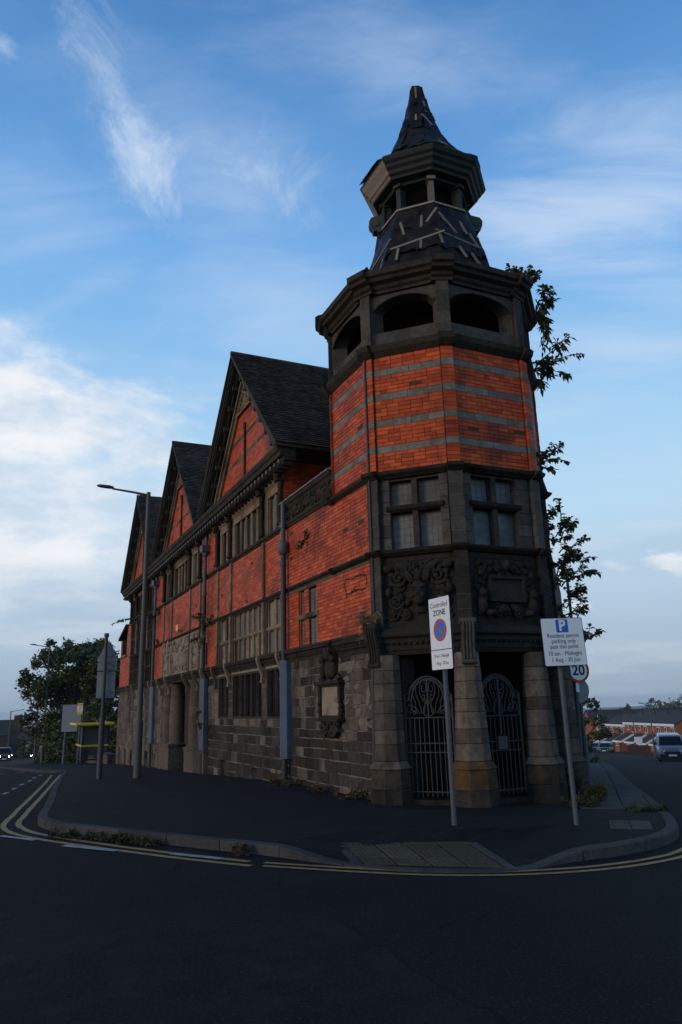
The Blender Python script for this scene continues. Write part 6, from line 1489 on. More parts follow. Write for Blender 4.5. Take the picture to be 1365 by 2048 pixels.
def fplate(b, f, P, d0, d1, tone=.5, mi=0):
    n = len(P); b.add([f(a, d0, c) for a, c in P] + [f(a, d1, c) for a, c in P], [tuple(range(n, 2 * n)), tuple(range(n - 1, -1, -1))] + [(k, (k + 1) % n, n + (k + 1) % n, n + k) for k in range(n)], tone, mi)
# controlled zone sign
zx, zy = 1.325, 10.02; z0 = terr(zx, zy) + .1
cz = empty('zone_sign', (zx, zy, z0), 0, 'tall white controlled zone sign turned edgeways on a grey post', 'road sign')
b = MB(); b.tube([(0, 0, -.1), (.0, 0, 2.92)], .032, 12); b.build('post', 'galvanised', cz)
f = plate_frame((-.045, -.11, 2.41), R_(-62))
b = MB(); fplate(b, f, rrect(.235, .475, .02), -.004, .0); b.build('plate', 'sign_white', cz)
b = MB(); fplate(b, f, [(-.235, -.224), (.235, -.224), (.235, -.214), (-.235, -.214)], .0, .0016); b.build('border_line', 'sign_black', cz)
b = MB(); disc(b, f, 0, .04, .150, 0, .0022, hole=.112); 
c45 = .7071; b.add([f(-.105 + .018, .0022, .04 + .075 + .018), f(-.085 - .018, .0022, .04 + .085 - .018), f(.105 - .018, .0022, .04 - .075 - .018), f(.085 + .018, .0022, .04 - .085 + .018)], [(0, 1, 2, 3)]); b.build('red_ring', 'faded_red', cz)
b = MB(); disc(b, f, 0, .04, .116, 0, .0012); b.build('blue_disc', 'faded_blue', cz)
text_part('lettering', 'Controlled', .098, 'sign_black', cz, f, 0, .375, .0008, xs=.92); text_part('lettering', 'ZONE', .105, 'sign_black', cz, f, 0, .268, .0008, xs=1.0, bold=.002)
text_part('lettering', '10 am - Midnight', .058, 'sign_black', cz, f, 0, -.300, .0008, xs=.88); text_part('lettering', '1 Aug - 30 Jun', .058, 'sign_black', cz, f, 0, -.395, .0008, xs=.92)
fb = plate_frame((.05, .06, 2.36), R_(-73)); b = MB(); fplate(b, fb, rrect(.22, .40, .03), .0, .008); b.build('back_plate', 'dark_blue_back', cz)
b = MB()
for z in (2.12, 2.70): b.tube([(0, 0, z - .02), (0, 0, z + .02)], .05, 10); b.obox((-.02, -.05, z), (.02, 0, 0), (0, .06, 0), (0, 0, .018))
b.build('clip', 'galvanised', cz)
# resident permit sign
px_, py_ = 2.80, 9.78; z0 = terr(px_, py_) + .1
rp = empty('parking_sign', (px_, py_, z0), 0, 'square white resident permit parking sign with a blue P', 'road sign')
b = MB(); b.tube([(0, 0, -.1), (-.012, 0, 2.46)], .030, 12); b.build('post', 'galvanised', rp)
f = plate_frame((.055, -.065, 2.235), R_(14), R_(1.2))
b = MB(); fplate(b, f, rrect(.305, .31, .02), -.006, -.0005); b.build('border', 'sign_black', rp)
b = MB(); fplate(b, f, rrect(.297, .302, .018), -.0005, .0008); b.build('plate', 'sign_white', rp)
b = MB(); fplate(b, f, [(a * 1 + .0, c + .205) for a, c in rrect(.088, .085, .014)], .0, .0018); b.build('blue_square', 'sign_blue', rp)
text_part('lettering', 'P', .195, 'sign_white', rp, f, .0, .203, .0026, xs=.98, bold=.006)
for s_, zz_, sz in (('Resident permit', .078, .078), ('parking only', .008, .078), ('past this point', -.062, .078), ('10 am - Midnight', -.150, .078), ('1 Aug - 30 Jun', -.232, .078)): text_part('lettering', s_, sz, 'sign_black', rp, f, 0, zz_, .0016, xs=.92  )
b = MB()
for z in (2.06, 2.42): b.tube([(-.01, 0, z - .02), (-.01, 0, z + .02)], .047, 10); b.obox((.0, -.03, z), (.06, 0, 0), (0, .02, 0), (0, 0, .02))
b.build('clip', 'galvanised', rp)
# speed limit sign with the back of a second disc
sx_, sy_ = 4.02, 13.45; z0 = terr(sx_, sy_) + .1
sp = empty('speed_sign', (sx_, sy_, z0), 0, 'round twenty speed limit sign on a leaning post with weeds', 'road sign')
b = MB(); b.tube([(0, 0, -.1), (.08, 0, 2.3)], .04, 12); b.build('post', 'dark_pole', sp)
f = plate_frame((.12, -.07, 2.14), R_(15))
b = MB(); disc(b, f, 0, 0, .215, -.008, -.001, 36); b.build('plate', 'sign_white', sp)
b = MB(); disc(b, f, 0, 0, .215, -.001, .0012, 36, hole=.172); b.build('red_ring', 'sign_red', sp)
text_part('lettering', '20', .255, 'sign_black', sp, f, 0, -.005, .0014, xs=1.0, bold=.006)
f = plate_frame((.10, .08, 1.80), R_(15)); b = MB(); disc(b, f, .02, 0, .225, -.004, .004, 36); b.build('disc_back', 'sign_back', sp)
b = MB(); fplate(b, f, [(-.2, -.10), (.2, -.10), (.2, -.07), (-.2, -.07)], .004, .02); b.build('sign_rail', 'sign_back', sp)
b = MB(); fplate(b, plate_frame((.08, -.05, 1.85), R_(15)), rrect(.03, .085, .004), -.002, .002); b.build('sticker', 'sign_white', sp)

def street_lamp(x, y, h, label, arm=(-1.2, 0.0), r=.075, sleeve=1.2, m='lamp_grey', head=.5, rise=.15, group='street lamps', base=0.1, thick=1.5):
    z = terr(x, y) + base; o = empty('street_lamp', (x, y, z), 0, label, 'street lamp', group)
    b = MB(); b.tube([(0, 0, -.2), (0, 0, sleeve)], r * thick, 12); b.tube([(0, 0, sleeve), (0, 0, sleeve + .06)], [r * thick, r], 12)
    b.tube([(0, 0, sleeve + .05), (0, 0, h)], [r, r * .75], 12); b.build('pole', m, o)
    a = Vector((arm[0], arm[1], 0)); ln = a.length; d = a.normalized()
    b = MB(); b.tube([(0, 0, h - .10), tuple(a * .3 + Vector((0, 0, h - .06 + rise * .35))), tuple(a * .75 + Vector((0, 0, h - .02 + rise * .8)))], [r * .55, r * .42, r * .36], 8); b.build('arm', m, o)
    s_ = d.cross(Vector((0, 0, 1))); c0 = a * .72 + Vector((0, 0, h + rise * .8)); u = (d + Vector((0, 0, .12))).normalized()
    b = MB(); prof = [(0, .045, .05), (.25, .11, .075), (.8, .13, .06), (1.0, .07, .03)]; vs = []
    for t, w_, hh in prof:
        c = c0 + u * head * t
        for q in range(8): an = 2 * math.pi * q / 8; vs.append(tuple(c + s_ * w_ * math.cos(an) + Vector((0, 0, 1)) * hh * (math.sin(an) if math.sin(an) > 0 else .45 * math.sin(an))))
    b.add(vs, [(i * 8 + j, i * 8 + (j + 1) % 8, (i + 1) * 8 + (j + 1) % 8, (i + 1) * 8 + j) for i in range(3) for j in range(8)] + [tuple(range(7, -1, -1)), tuple(range(24, 32))], .5, 0, True); b.build('lantern_head', m, o)
    return o
street_lamp(-5.98, 21.98, 8.42, 'tall grey street lamp standing on the footway before the library', arm=(-1.45, -.25), r=.085, sleeve=1.55, thick=1.35)
street_lamp(-23.0, 58.0, 8.7, 'street lamp in front of the big dark tree', arm=(-1.5, 0), r=.085, sleeve=1.4)
street_lamp(-48.6, 110.0, 6.8, 'distant street lamp at the far left beyond the oncoming cars', arm=(2.0, 0), r=.09, sleeve=1.2)
street_lamp(-44.8, 110.0, 5.6, 'short distant street lamp in front of the pale house', arm=(.8, 0), r=.07, sleeve=1.0)
street_lamp(6.15, 20.0, 5.2, 'street lamp rising behind the climbing shrub', arm=(.62, -.1), r=.05, sleeve=1.0, m='galvanised', head=.36, rise=.12)
street_lamp(29.75, 75.0, 4.75, 'street lamp by the white post in front of the terrace', arm=(-.75, 0), r=.07, sleeve=1.0, m='galvanised')
street_lamp(35.45, 95.0, 4.75, 'farther street lamp in front of the terrace porches', arm=(-.75, 0), r=.07, sleeve=1.0, m='galvanised')
# triangular warning sign seen from behind
tx, ty = -7.18, 22.37; z0 = terr(tx, ty) + .1
ts = empty('warning_sign', (tx, ty, z0), 0, 'back of a triangular warning sign above two plates on a dark pole', 'road sign')
b = MB(); b.tube([(0, 0, -.1), (0, 0, 1.72)], .082, 12); b.tube([(0, 0, 1.72), (0, 0, 4.15)], .05, 12); b.tube([(0, 0, 4.05), (0, 0, 4.16)], .07, 10); b.build('pole', 'dark_pole', ts)
f = plate_frame((.03, .10, 3.45), R_(8))
b = MB(); fplate(b, f, [(-.30, -.08), (-.26, -.13), (.26, -.13), (.30, -.08), (.03, .47), (-.03, .47)], -.006, .006); b.build('triangle', 'sign_back', ts)
b = MB(); fplate(b, f, rrect(.29, .115, .02) and [(a, c - .265) for a, c in rrect(.28, .12, .02)], -.006, .006); b.build('upper_plate', 'sign_back', ts)
b = MB(); fplate(b, f, [(a - .01, c - .80) for a, c in rrect(.265, .38, .02)], -.006, .006); b.build('lower_plate', 'sign_back', ts)
b = MB()
for z in (.02, -.19, -.34, -.46, -1.12): b = MB(); fplate(b, f, [(-.2, z), (.2, z), (.2, z + .035), (-.2, z + .035)], .006, .035); b.build('sign_rail', 'sign_back', ts)
b = MB()
for s_, z in ((.16, .06), (.20, -.26), (.17, -1.05)): b = MB(); fplate(b, f, [(s_ - .045, z - .05), (s_ + .045, z - .05), (s_ + .045, z + .05), (s_ - .045, z + .05)], .006, .008); b.build('sticker', 'window_board', ts)
# big direction sign seen from behind, behind the shelter
bx, by = -17.3, 47.0; z0 = terr(bx, by)
bs = empty('direction_sign', (bx, by, z0), 0, 'back of a large grey direction sign on two poles behind the bus shelter', 'road sign')
for dx in (0, .85): b = MB(); b.tube([(dx, 0, -.1), (dx, 0, 1.5)], .10, 10); b.tube([(dx, 0, 1.5), (dx, 0, 3.6)], .075, 10); b.build('post', 'galvanised', bs)
b = MB(); b.box(-.22, .95, -.14, -.11, 2.0, 3.6); b.build('plate', 'sign_back', bs)
for z in (2.25, 2.75, 3.25, 3.5): b = MB(); b.box(-.18, .98, -.108, -.08, z, z + .05); b.build('sign_rail', 'galvanised', bs)
# bus shelter with its stop flag
hx, hy = -14.25, 41.3; z0 = terr(hx, hy) + .08
sh = empty('bus_shelter', (hx, hy, z0), R_(25), 'glazed bus shelter with a yellow roof edge and yellow rail', 'bus shelter')
W_, D_, H_ = 1.35, 2.9, 2.0
for i, (x, y) in enumerate(((0, 0), (W_, 0), (0, D_), (W_, D_), (.0, D_ * .5))): b = MB(); b.box(x - .04, x + .04, y - .04, y + .04, 0, H_); b.build('post', 'black_metal', sh)
b = MB(); b.box(-.35, W_ + .15, -.35, D_ + .2, H_ + .002, H_ + .05, .5, 1); b.tube([(-.36, -.37, H_ + .09), (W_ + .17, -.37, H_ + .09)], .10, 10); b.tube([(-.36, -.37, H_ + .09), (-.36, D_ + .2, H_ + .09)], .09, 10); b.tube([(W_ + .17, -.37, H_ + .09), (W_ + .17, D_ + .2, H_ + .09)], .09, 10); b.build('roof', ['shelter_yellow', 'black_metal'], sh)
for a, c, y0_, y1_ in ((.05, W_ - .05, -.008, .008), (.05, W_ - .05, D_ - .008, D_ + .008)):
    b = MB(); b.box(a, c, y0_, y1_, .35, H_ - .05); b.build('glass_panel', 'shelter_glass', sh)
for x in (0, W_):
    for a, c in ((.05, D_ * .5 - .05), (D_ * .5 + .05, D_ - .05)): b = MB(); b.box(x - .008, x + .008, a, c, .35, H_ - .05); b.build('glass_panel', 'shelter_glass', sh)
b = MB(); b.box(.0, W_, -.055, -.015, .93, 1.02); b.box(-.055, -.042, -.04, D_, .93, 1.02); b.build('rail', 'shelter_yellow', sh)
b = MB(); b.box(.0, W_, -.03, .03, .22, .30); b.box(-.03, .03, .05, D_, .22, .30); b.box(.1, W_ - .1, D_ - .45, D_ - .15, .45, .5); b.build('lower_frame', 'black_metal', sh)
b = MB(); b.box(.06, .30, -.10, -.045, .32, .80); b.build('timetable_case', 'black_metal', sh)
fl = empty('bus_stop_flag', (hx - 1.25, hy + 2.9, z0), 0, 'yellow and white bus stop flag standing over the shelter roof', 'bus stop')
b = MB(); b.tube([(.17, 0, 0), (.17, 0, 3.4)], .035, 8); b.build('post', 'galvanised', fl)
f = plate_frame((.0, -.02, 2.95), R_(0))
b = MB(); fplate(b, f, rrect(.165, .31, .01), -.006, .0); b.build('plate', 'shelter_yellow', fl)
b = MB(); fplate(b, f, [(-.15, -.16), (.15, -.16), (.15, .16), (-.15, .16)], .0, .002); b.build('panel', 'sign_white', fl)
b = MB(); fplate(b, f, [(-.15, .185), (.15, .185), (.15, .21), (-.15, .21)], .0, .002); 
for k in range(5): fplate(b, f, [(-.10 + .01 * k, -.13 + k * .045), (.10 - .015 * (k % 3), -.13 + k * .045), (.10 - .015 * (k % 3), -.115 + k * .045), (-.10 + .01 * k, -.115 + k * .045)], .002, .003)
b.build('print', 'car_trim', fl)
b = MB(); disc(b, f, -.03, .10, .05, .002, .004); disc(b, f, .05, .10, .04, .002, .004); b.build('emblem', 'alarm_plastic', fl)
# slim pole and dark signal box on the far kerb
for x, y, h, lab, box in ((-25.2, 62.0, 5.0, 'slim grey pole left of the lamp before the dark tree', 0), (-24.3, 64.0, 4.6, 'thin pole with a dark box just left of the tree lamp', 1)):
    o = empty('thin_pole', (x, y, terr(x, y) + .1), 0, lab, 'pole'); b = MB(); b.tube([(0, 0, -.1), (0, 0, h)], .06, 8); b.build('pole', 'galvanised', o)
    if box: b = MB(); b.box(.15, .75, -.15, .15, 3.0, 4.1); b.tube([(0, 0, 3.4), (.2, 0, 3.4)], .03, 6); b.build('signal_box', 'black_metal', o)
# low wall left of the library
ww = empty('garden_wall', (*l2w(-29.0, -.2)[:2], 0), R_(-65), 'low stone wall between the bus shelter and the end of the library', 'wall')
b = MB(); b.box(-9, -.2, -.1, .25, -2.2, -.55, .4); b.build('wall_body', 'weathered_stone', ww); b = MB(); b.box(-9.05, -.15, -.15, .3, -.55, -.45, .8); b.build('coping', 'paving_concrete', ww)

# ------------------------------------------------------------------ trees and hedges
def tree(name, x, y, h, spread, label, seed, n=5000, leaf=.22, m='leaf_dark', crown0=.25, lobes=14, group='trees', cat='tree', flat=.85, trunk_r=.22, base=0.0):
    rs = random.Random(seed); z = terr(x, y); o = empty(name, (x, y, z), 0, label, cat, group)
    b = MB(); top = h * .62; b.tube([(0, 0, -.3), (rs.uniform(-.1, .1), 0, top * .4), (rs.uniform(-.2, .2), rs.uniform(-.2, .2), top)], [trunk_r, trunk_r * .75, trunk_r * .3], 8)
    C = []
    for k in range(lobes):
        q = rs.uniform(0, 6.28); zz = h * (crown0 + (1 - crown0) * rs.random() ** .8) - h * .07; rr = spread * (1 - abs((zz / h - .5) * 1.5) ** 1.8 * .75) * rs.uniform(.35, .95)
        c = Vector((rr * math.cos(q), rr * math.sin(q), zz)); C.append((c, spread * rs.uniform(.22, .40)))
        if zz > h * .25: b.tube([(0, 0, max(h * .15, zz * .5)), tuple(c * .5 + Vector((0, 0, zz * .2))), tuple(c)], [trunk_r * .35, trunk_r * .22, .02], 5)
    b.build('trunk', 'bark', o)
    lb = MB()
    sub = []
    for c, r in C:
        for k in range(9):
            v = Vector((rs.gauss(0, 1), rs.gauss(0, 1), rs.gauss(0, 1))).normalized() * r * rs.uniform(.55, 1.05); sub.append((c + Vector((v.x, v.y, v.z * flat)), r * rs.uniform(.22, .42)))
    for k in range(n):
        c, r = sub[rs.randrange(len(sub))]
        v = Vector((rs.gauss(0, .6), rs.gauss(0, .6), rs.gauss(0, .5))) * r; p = c + v
        if p.z < .1 + base: continue
        a = Vector((rs.gauss(0, 1), rs.gauss(0, 1), rs.gauss(0, .6))).normalized(); w_ = a.cross(Vector((rs.gauss(0, 1), rs.gauss(0, 1), rs.gauss(0, 1)))).normalized(); s_ = leaf * rs.uniform(.6, 1.3)
        lb.add([p - a * s_ * .5, p + w_ * s_ * .32, p + a * s_ * .5, p - w_ * s_ * .32], [(0, 1, 2), (0, 2, 3)], rs.random())
    lb.build('crown', m, o); return o
tree('broadleaf_tree', -21.6, 60, 10.1, 3.9, 'big dark broadleaf tree behind the bus shelter', 21, 42000, .25, 'leaf_dark', .10, 36, trunk_r=.3)
tree('broadleaf_tree', -18.2, 58, 8.0, 2.3, 'narrower dark tree between the big tree and the library', 22, 24000, .25, 'leaf_dark', .06, 24)
tree('hedge_bush', -16.6, 51, 3.6, 2.0, 'dense dark bush behind the bus shelter roof', 23, 6500, .18, 'leaf_dark', .0, 14, 'bushes behind the bus shelter', 'bush')
tree('hedge_bush', -18.9, 53, 3.3, 2.0, 'dark bush left of the bus shelter under the big tree', 24, 6500, .18, 'leaf_dark', .0, 14, 'bushes behind the bus shelter', 'bush')
tree('hedge_bush', -14.3, 47, 2.9, 1.7, 'olive bush filling the gap between shelter and library', 25, 6500, .16, 'leaf', .0, 14, 'bushes behind the bus shelter', 'bush')
tree('hedge_bush', -23.6, 63, 2.8, 2.2, 'low olive bush at the foot of the tree lamp', 26, 5000, .2, 'leaf', .0, 12, 'bushes behind the bus shelter', 'bush')
tree('hedge_bush', -13.2, 50, 4.6, 1.8, 'dark bush pressed against the far end of the library', 27, 6500, .18, 'leaf_dark', .0, 14, 'bushes behind the bus shelter', 'bush')
tree('street_tree', 17.6, 58, 5.4, 1.9, 'dark tree overhanging the side street footway behind the speed sign', 28, 8000, .17, 'leaf_dark', .05, 16)
tree('street_tree', 13.2, 44, 3.2, 1.3, 'olive bush beside the side street footway', 29, 5000, .14, 'leaf', .0, 12, 'bushes along the side street', 'bush')
tree('street_tree', 47.6, 134, 3.6, 2.0, 'round green bush between the cream house and the terrace', 30, 2200, .28, 'leaf', .0, 10, 'bushes along the side street', 'bush')
tree('far_tree', 168, 400, 26, 13, 'broad dark tree on the skyline at the right edge', 31, 3500, 1.0, 'leaf_dark', .35, 14, 'trees on the skyline', flat=.6, trunk_r=.5)
tree('far_tree', 149, 405, 24, 5.0, 'small round tree on the skyline beyond the terrace roofs', 32, 1500, .9, 'leaf_dark', .5, 8, 'trees on the skyline', flat=.8, trunk_r=.4)

tree('hedge_bush', -55, 140, 5.2, 3.2, 'dark tree down the hill left of the tree lamp', 41, 4000, .34, 'leaf_dark', .0, 12, 'trees down the hill', 'tree')
tree('hedge_bush', -60.5, 146, 3.6, 2.6, 'low dark tree beside the pale house down the hill', 42, 3000, .34, 'leaf_dark', .0, 10, 'trees down the hill', 'tree')
tree('hedge_bush', -47.5, 128, 5.6, 3.4, 'rounded dark tree beyond the foot of the tree lamp', 43, 4500, .32, 'leaf', .0, 12, 'trees down the hill', 'tree')
tree('hedge_bush', -40, 108, 4.6, 3.0, 'broad dark bush behind the large direction sign', 44, 5000, .28, 'leaf_dark', .0, 12, 'trees down the hill', 'tree')
tree('hedge_bush', -74, 172, 4.5, 3.0, 'small dark tree before the dark low houses', 45, 2500, .4, 'leaf_dark', .0, 9, 'trees down the hill', 'tree')
# ------------------------------------------------------------------ houses
def house_row(name, x, y, ang, units, uw, dp, eave, ridge, wallm, label, porch=True, fascia=True, z=None, group=None, win=True, endm=None):
    """row running along local +x, front facing local -y"""
    z = terr(x, y) if z is None else z; o = empty(name, (x, y, z), ang, label, 'house', group); Lh = units * uw
    b = MB(); b.box(0, Lh, 0, dp, -1.5, eave); b.prism([(0, eave), (dp, eave), (dp / 2, ridge - .08)], 0.0, Lh, .5, axis='x'); b.build('wall', wallm, o)
    b = MB()
    for s0_, s1_ in ((-.25, dp / 2), (dp + .25, dp / 2)):
        ze = eave - .06; b.hexa([(-.15, s0_, ze), (Lh + .15, s0_, ze), (Lh + .15, s1_, ridge), (-.15, s1_, ridge), (-.15, s0_, ze + .12), (Lh + .15, s0_, ze + .12), (Lh + .15, s1_, ridge + .12), (-.15, s1_, ridge + .12)])
    rf = b.build('roof', 'house_roof', o)
    for u in range(units):
        b = MB(); b.tube([(u * uw + uw * .5, dp * .35, eave + (ridge - eave) * .6), (u * uw + uw * .5, dp * .35, ridge + .5)], .09, 6); b.build('vent_pipe', 'house_roof', rf)
    if fascia: b = MB(); b.box(-.12, Lh + .12, -.30, -.252, eave - .28, eave + .08); b.build('fascia', 'upvc_white', o)
    if win:
        for u in range(units):
            for wx, ww_, z0_, z1_ in ((uw * .22, .55, eave - 1.15, eave - .42), (uw * .64, 1.05, eave - 1.50, eave - .42)):
                b = MB(); c = u * uw + wx; b.box(c, c + ww_, -.06, .02, z0_, z1_); w = b.build('window', 'upvc_white', o)
                n = 2 if ww_ > .8 else 1
                for q in range(n): b = MB(); b.box(c + .08 + q * (ww_ / n), c + (q + 1) * ww_ / n - .06, -.08, -.05, z0_ + .1, z1_ - .1); b.build('pane', 'pane_dark', w)
    if porch:
        for u in range(units):
            x0_, x1_ = u * uw + .15, u * uw + uw * .72; pd = 2.2; zt, ze = eave - 1.75, eave - 2.85
            b = MB(); b.hexa([(x0_, -pd, -1.5), (x1_, -pd, -1.5), (x1_, -.001, -1.5), (x0_, -.001, -1.5), (x0_, -pd, ze), (x1_, -pd, ze), (x1_, -.001, zt), (x0_, -.001, zt)]); p_ = b.build('porch', wallm, o)
            b = MB(); b.hexa([(x0_ - .1, -pd - .25, ze - .1), (x1_ + .1, -pd - .25, ze - .1), (x1_ + .1, -.002, zt + .02), (x0_ - .1, -.002, zt + .02), (x0_ - .1, -pd - .25, ze + .04), (x1_ + .1, -pd - .25, ze + .04), (x1_ + .1, -.002, zt + .16), (x0_ - .1, -.002, zt + .16)]); b.build('porch_roof', 'house_roof', p_)
            b = MB()
            for xx in (x0_ - .13, x1_ + .105): b.hexa([(xx, -pd - .25, ze - .25), (xx + .03, -pd - .25, ze - .25), (xx + .03, -.003, zt - .35), (xx, -.003, zt - .35), (xx, -pd - .25, ze + .05), (xx + .03, -pd - .25, ze + .05), (xx + .03, -.003, zt + .17), (xx, -.003, zt + .17)])
            b.box(x0_ - .1, x1_ + .1, -pd - .29, -pd - .252, ze - .22, ze + .06); b.build('verge', 'upvc_white', p_)
            b = MB(); b.box(x0_ + .5, x0_ + 1.25, -pd - .05, -pd + .02, .9, ze - .3); w = b.build('window', 'upvc_white', p_); b = MB(); b.box(x0_ + .58, x0_ + 1.17, -pd - .07, -pd - .04, 1.0, ze - .4); b.build('pane', 'pane_dark', w)
            b = MB(); b.box(x1_ - .95, x1_ - .15, -pd - .04, -pd + .02, -.5, ze - .3); b.build('door', 'house_dark', p_)
    return o
# right-hand terrace: rows run away from the camera, fronts face the street
house_row('terrace_house', 47.4, 131.0, R_(-85), 4, 4.2, 7.0, 4.55, 6.35, 'house_brick', 'near red brick terrace with white fascia and lean-to porches', z=-6.95, group='red brick terraces')
house_row('terrace_house', 48.6, 145.0, R_(-85), 3, 4.2, 7.0, 4.35, 6.0, 'house_brick', 'farther red brick terrace stepping down behind the near one', z=-7.35, group='red brick terraces')
house_row('gabled_house', 51.0, 153.5, R_(-10), 1, 6.5, 8.0, 4.4, 6.6, 'house_render', 'cream rendered house with a gable beyond the terrace', porch=False, z=-7.6)
house_row('terrace_house', 55.0, 172.0, R_(-4), 7, 6.0, 9.0, 4.6, 7.0, 'house_brick', 'long dark roofed row behind the near terrace', porch=False, fascia=False, z=-7.9, group='red brick terraces')
house_row('terrace_house', 72.0, 210.0, R_(-4), 9, 6.0, 9.0, 5.0, 8.0, 'house_brick', 'distant long row of roofs below the skyline on the right', porch=False, fascia=False, z=-9.6, group='red brick terraces')
# left: dark roofs down the hill
house_row('corner_house', -79, 160, R_(10), 1, 7.5, 9, 5.2, 8.2, 'house_dark', 'dark house at the left edge with a chimney', porch=False, fascia=False, z=-7.6, win=False)
house_row('terrace_house', -86, 186, R_(6), 2, 6.0, 8, 4.6, 7.0, 'house_dark', 'dark low houses down the hill behind the oncoming cars', porch=False, fascia=False, z=-8.6, win=False)
house_row('pale_house', -69.5, 163, R_(-20), 1, 7.0, 7, 4.4, 6.8, 'house_pale', 'pale greyish house down the hill left of the tree', porch=False, fascia=False, z=-8.0)
b = MB(); b.box(-71.2, -70.0, 163, 164.5, -2, 1.6); tag(b.build('chimney_stack', 'house_dark'), 'dark chimney stack on the skyline at far left', 'chimney')
for i, (x, y, w_) in enumerate(((33.2, 88, .9), (35.6, 95.5, 1.2), (31.9, 83.0, .8))):
    b = MB(); z = terr(x, y)
    o = empty('garden_fence', (x, y, z), R_(-72), ('dark fence panel behind the white post', 'dark fence panel farther down the side street', 'dark fence panel nearest the silver van')[i], 'fence', 'front garden fences')
    for k in range(int(w_ / .2) * 2): b = MB(); b.box(-w_ + k * .2, -w_ + k * .2 + .17, 0, .03, 0, 1.0, random.random()); b.build('slat', 'fence_wood', o)
    b = MB(); b.box(-w_, w_, .03, .06, .4, .5); b.box(-w_, w_, .03, .06, .8, .88); b.build('rail', 'fence_wood', o)
z = terr(34.1, 90); o = empty('gate_post', (34.1, 90, z), 0, 'broken white gate post in front of the terrace', 'post'); b = MB(); b.box(-.12, .12, -.12, .12, 0, 1.5); b.build('shaft', 'upvc_white', o); b = MB(); b.obox((-.15, 0, 1.65), (.42, 0, .0), (0, .1, 0), (0, 0, .30)); b.build('head', 'upvc_white', o)
z = terr(37.5, 103); o = empty('wheelie_bin', (38.6, 106, terr(38.6, 106)), 0, 'purple wheelie bin in front of the terrace porch', 'bin')
b = MB(); b.hexa([(-.24, -.25, .05), (.24, -.25, .05), (.24, .25, .05), (-.24, .25, .05), (-.3, -.32, 1.0), (.3, -.32, 1.0), (.3, .32, 1.0), (-.3, .32, 1.0)]); b.build('bin_body', 'bin_purple', o); b = MB(); b.hexa([(-.32, -.34, 1.002), (.32, -.34, 1.002), (.32, .36, 1.002), (-.32, .36, 1.002), (-.30, -.32, 1.06), (.30, -.32, 1.06), (.30, .34, 1.12), (-.30, .34, 1.12)]); b.build('lid', 'bin_purple', o)
vg = MB(); rs = random.Random(8)
for k in range(2600):
    t = rs.random(); x, y = 33.6 + t * 8 + rs.uniform(-.7, .7), 92 + t * 27; z = terr(x, y); h = rs.uniform(.08, .25); q = rs.uniform(0, 3.14); vg.add([(x - .03, y, z), (x + .03, y, z), (x + rs.uniform(-.1, .1), y, z + h)], [(0, 1, 2)], rs.random())
tag(vg.build('verge_grass', 'grass', kind='stuff'), 'strip of grass in front of the terrace')
# far pavement on the right of the side street
rp2 = [(23.6 + t * 22, 50 + t * 80) for t in [i / 24 for i in range(25)]]
strip('far_pavement', [(a + 1.6, c) for a, c in rp2], 2.0, 'paving_concrete', off=.10, step=2, label='pavement on the far side of the side street')
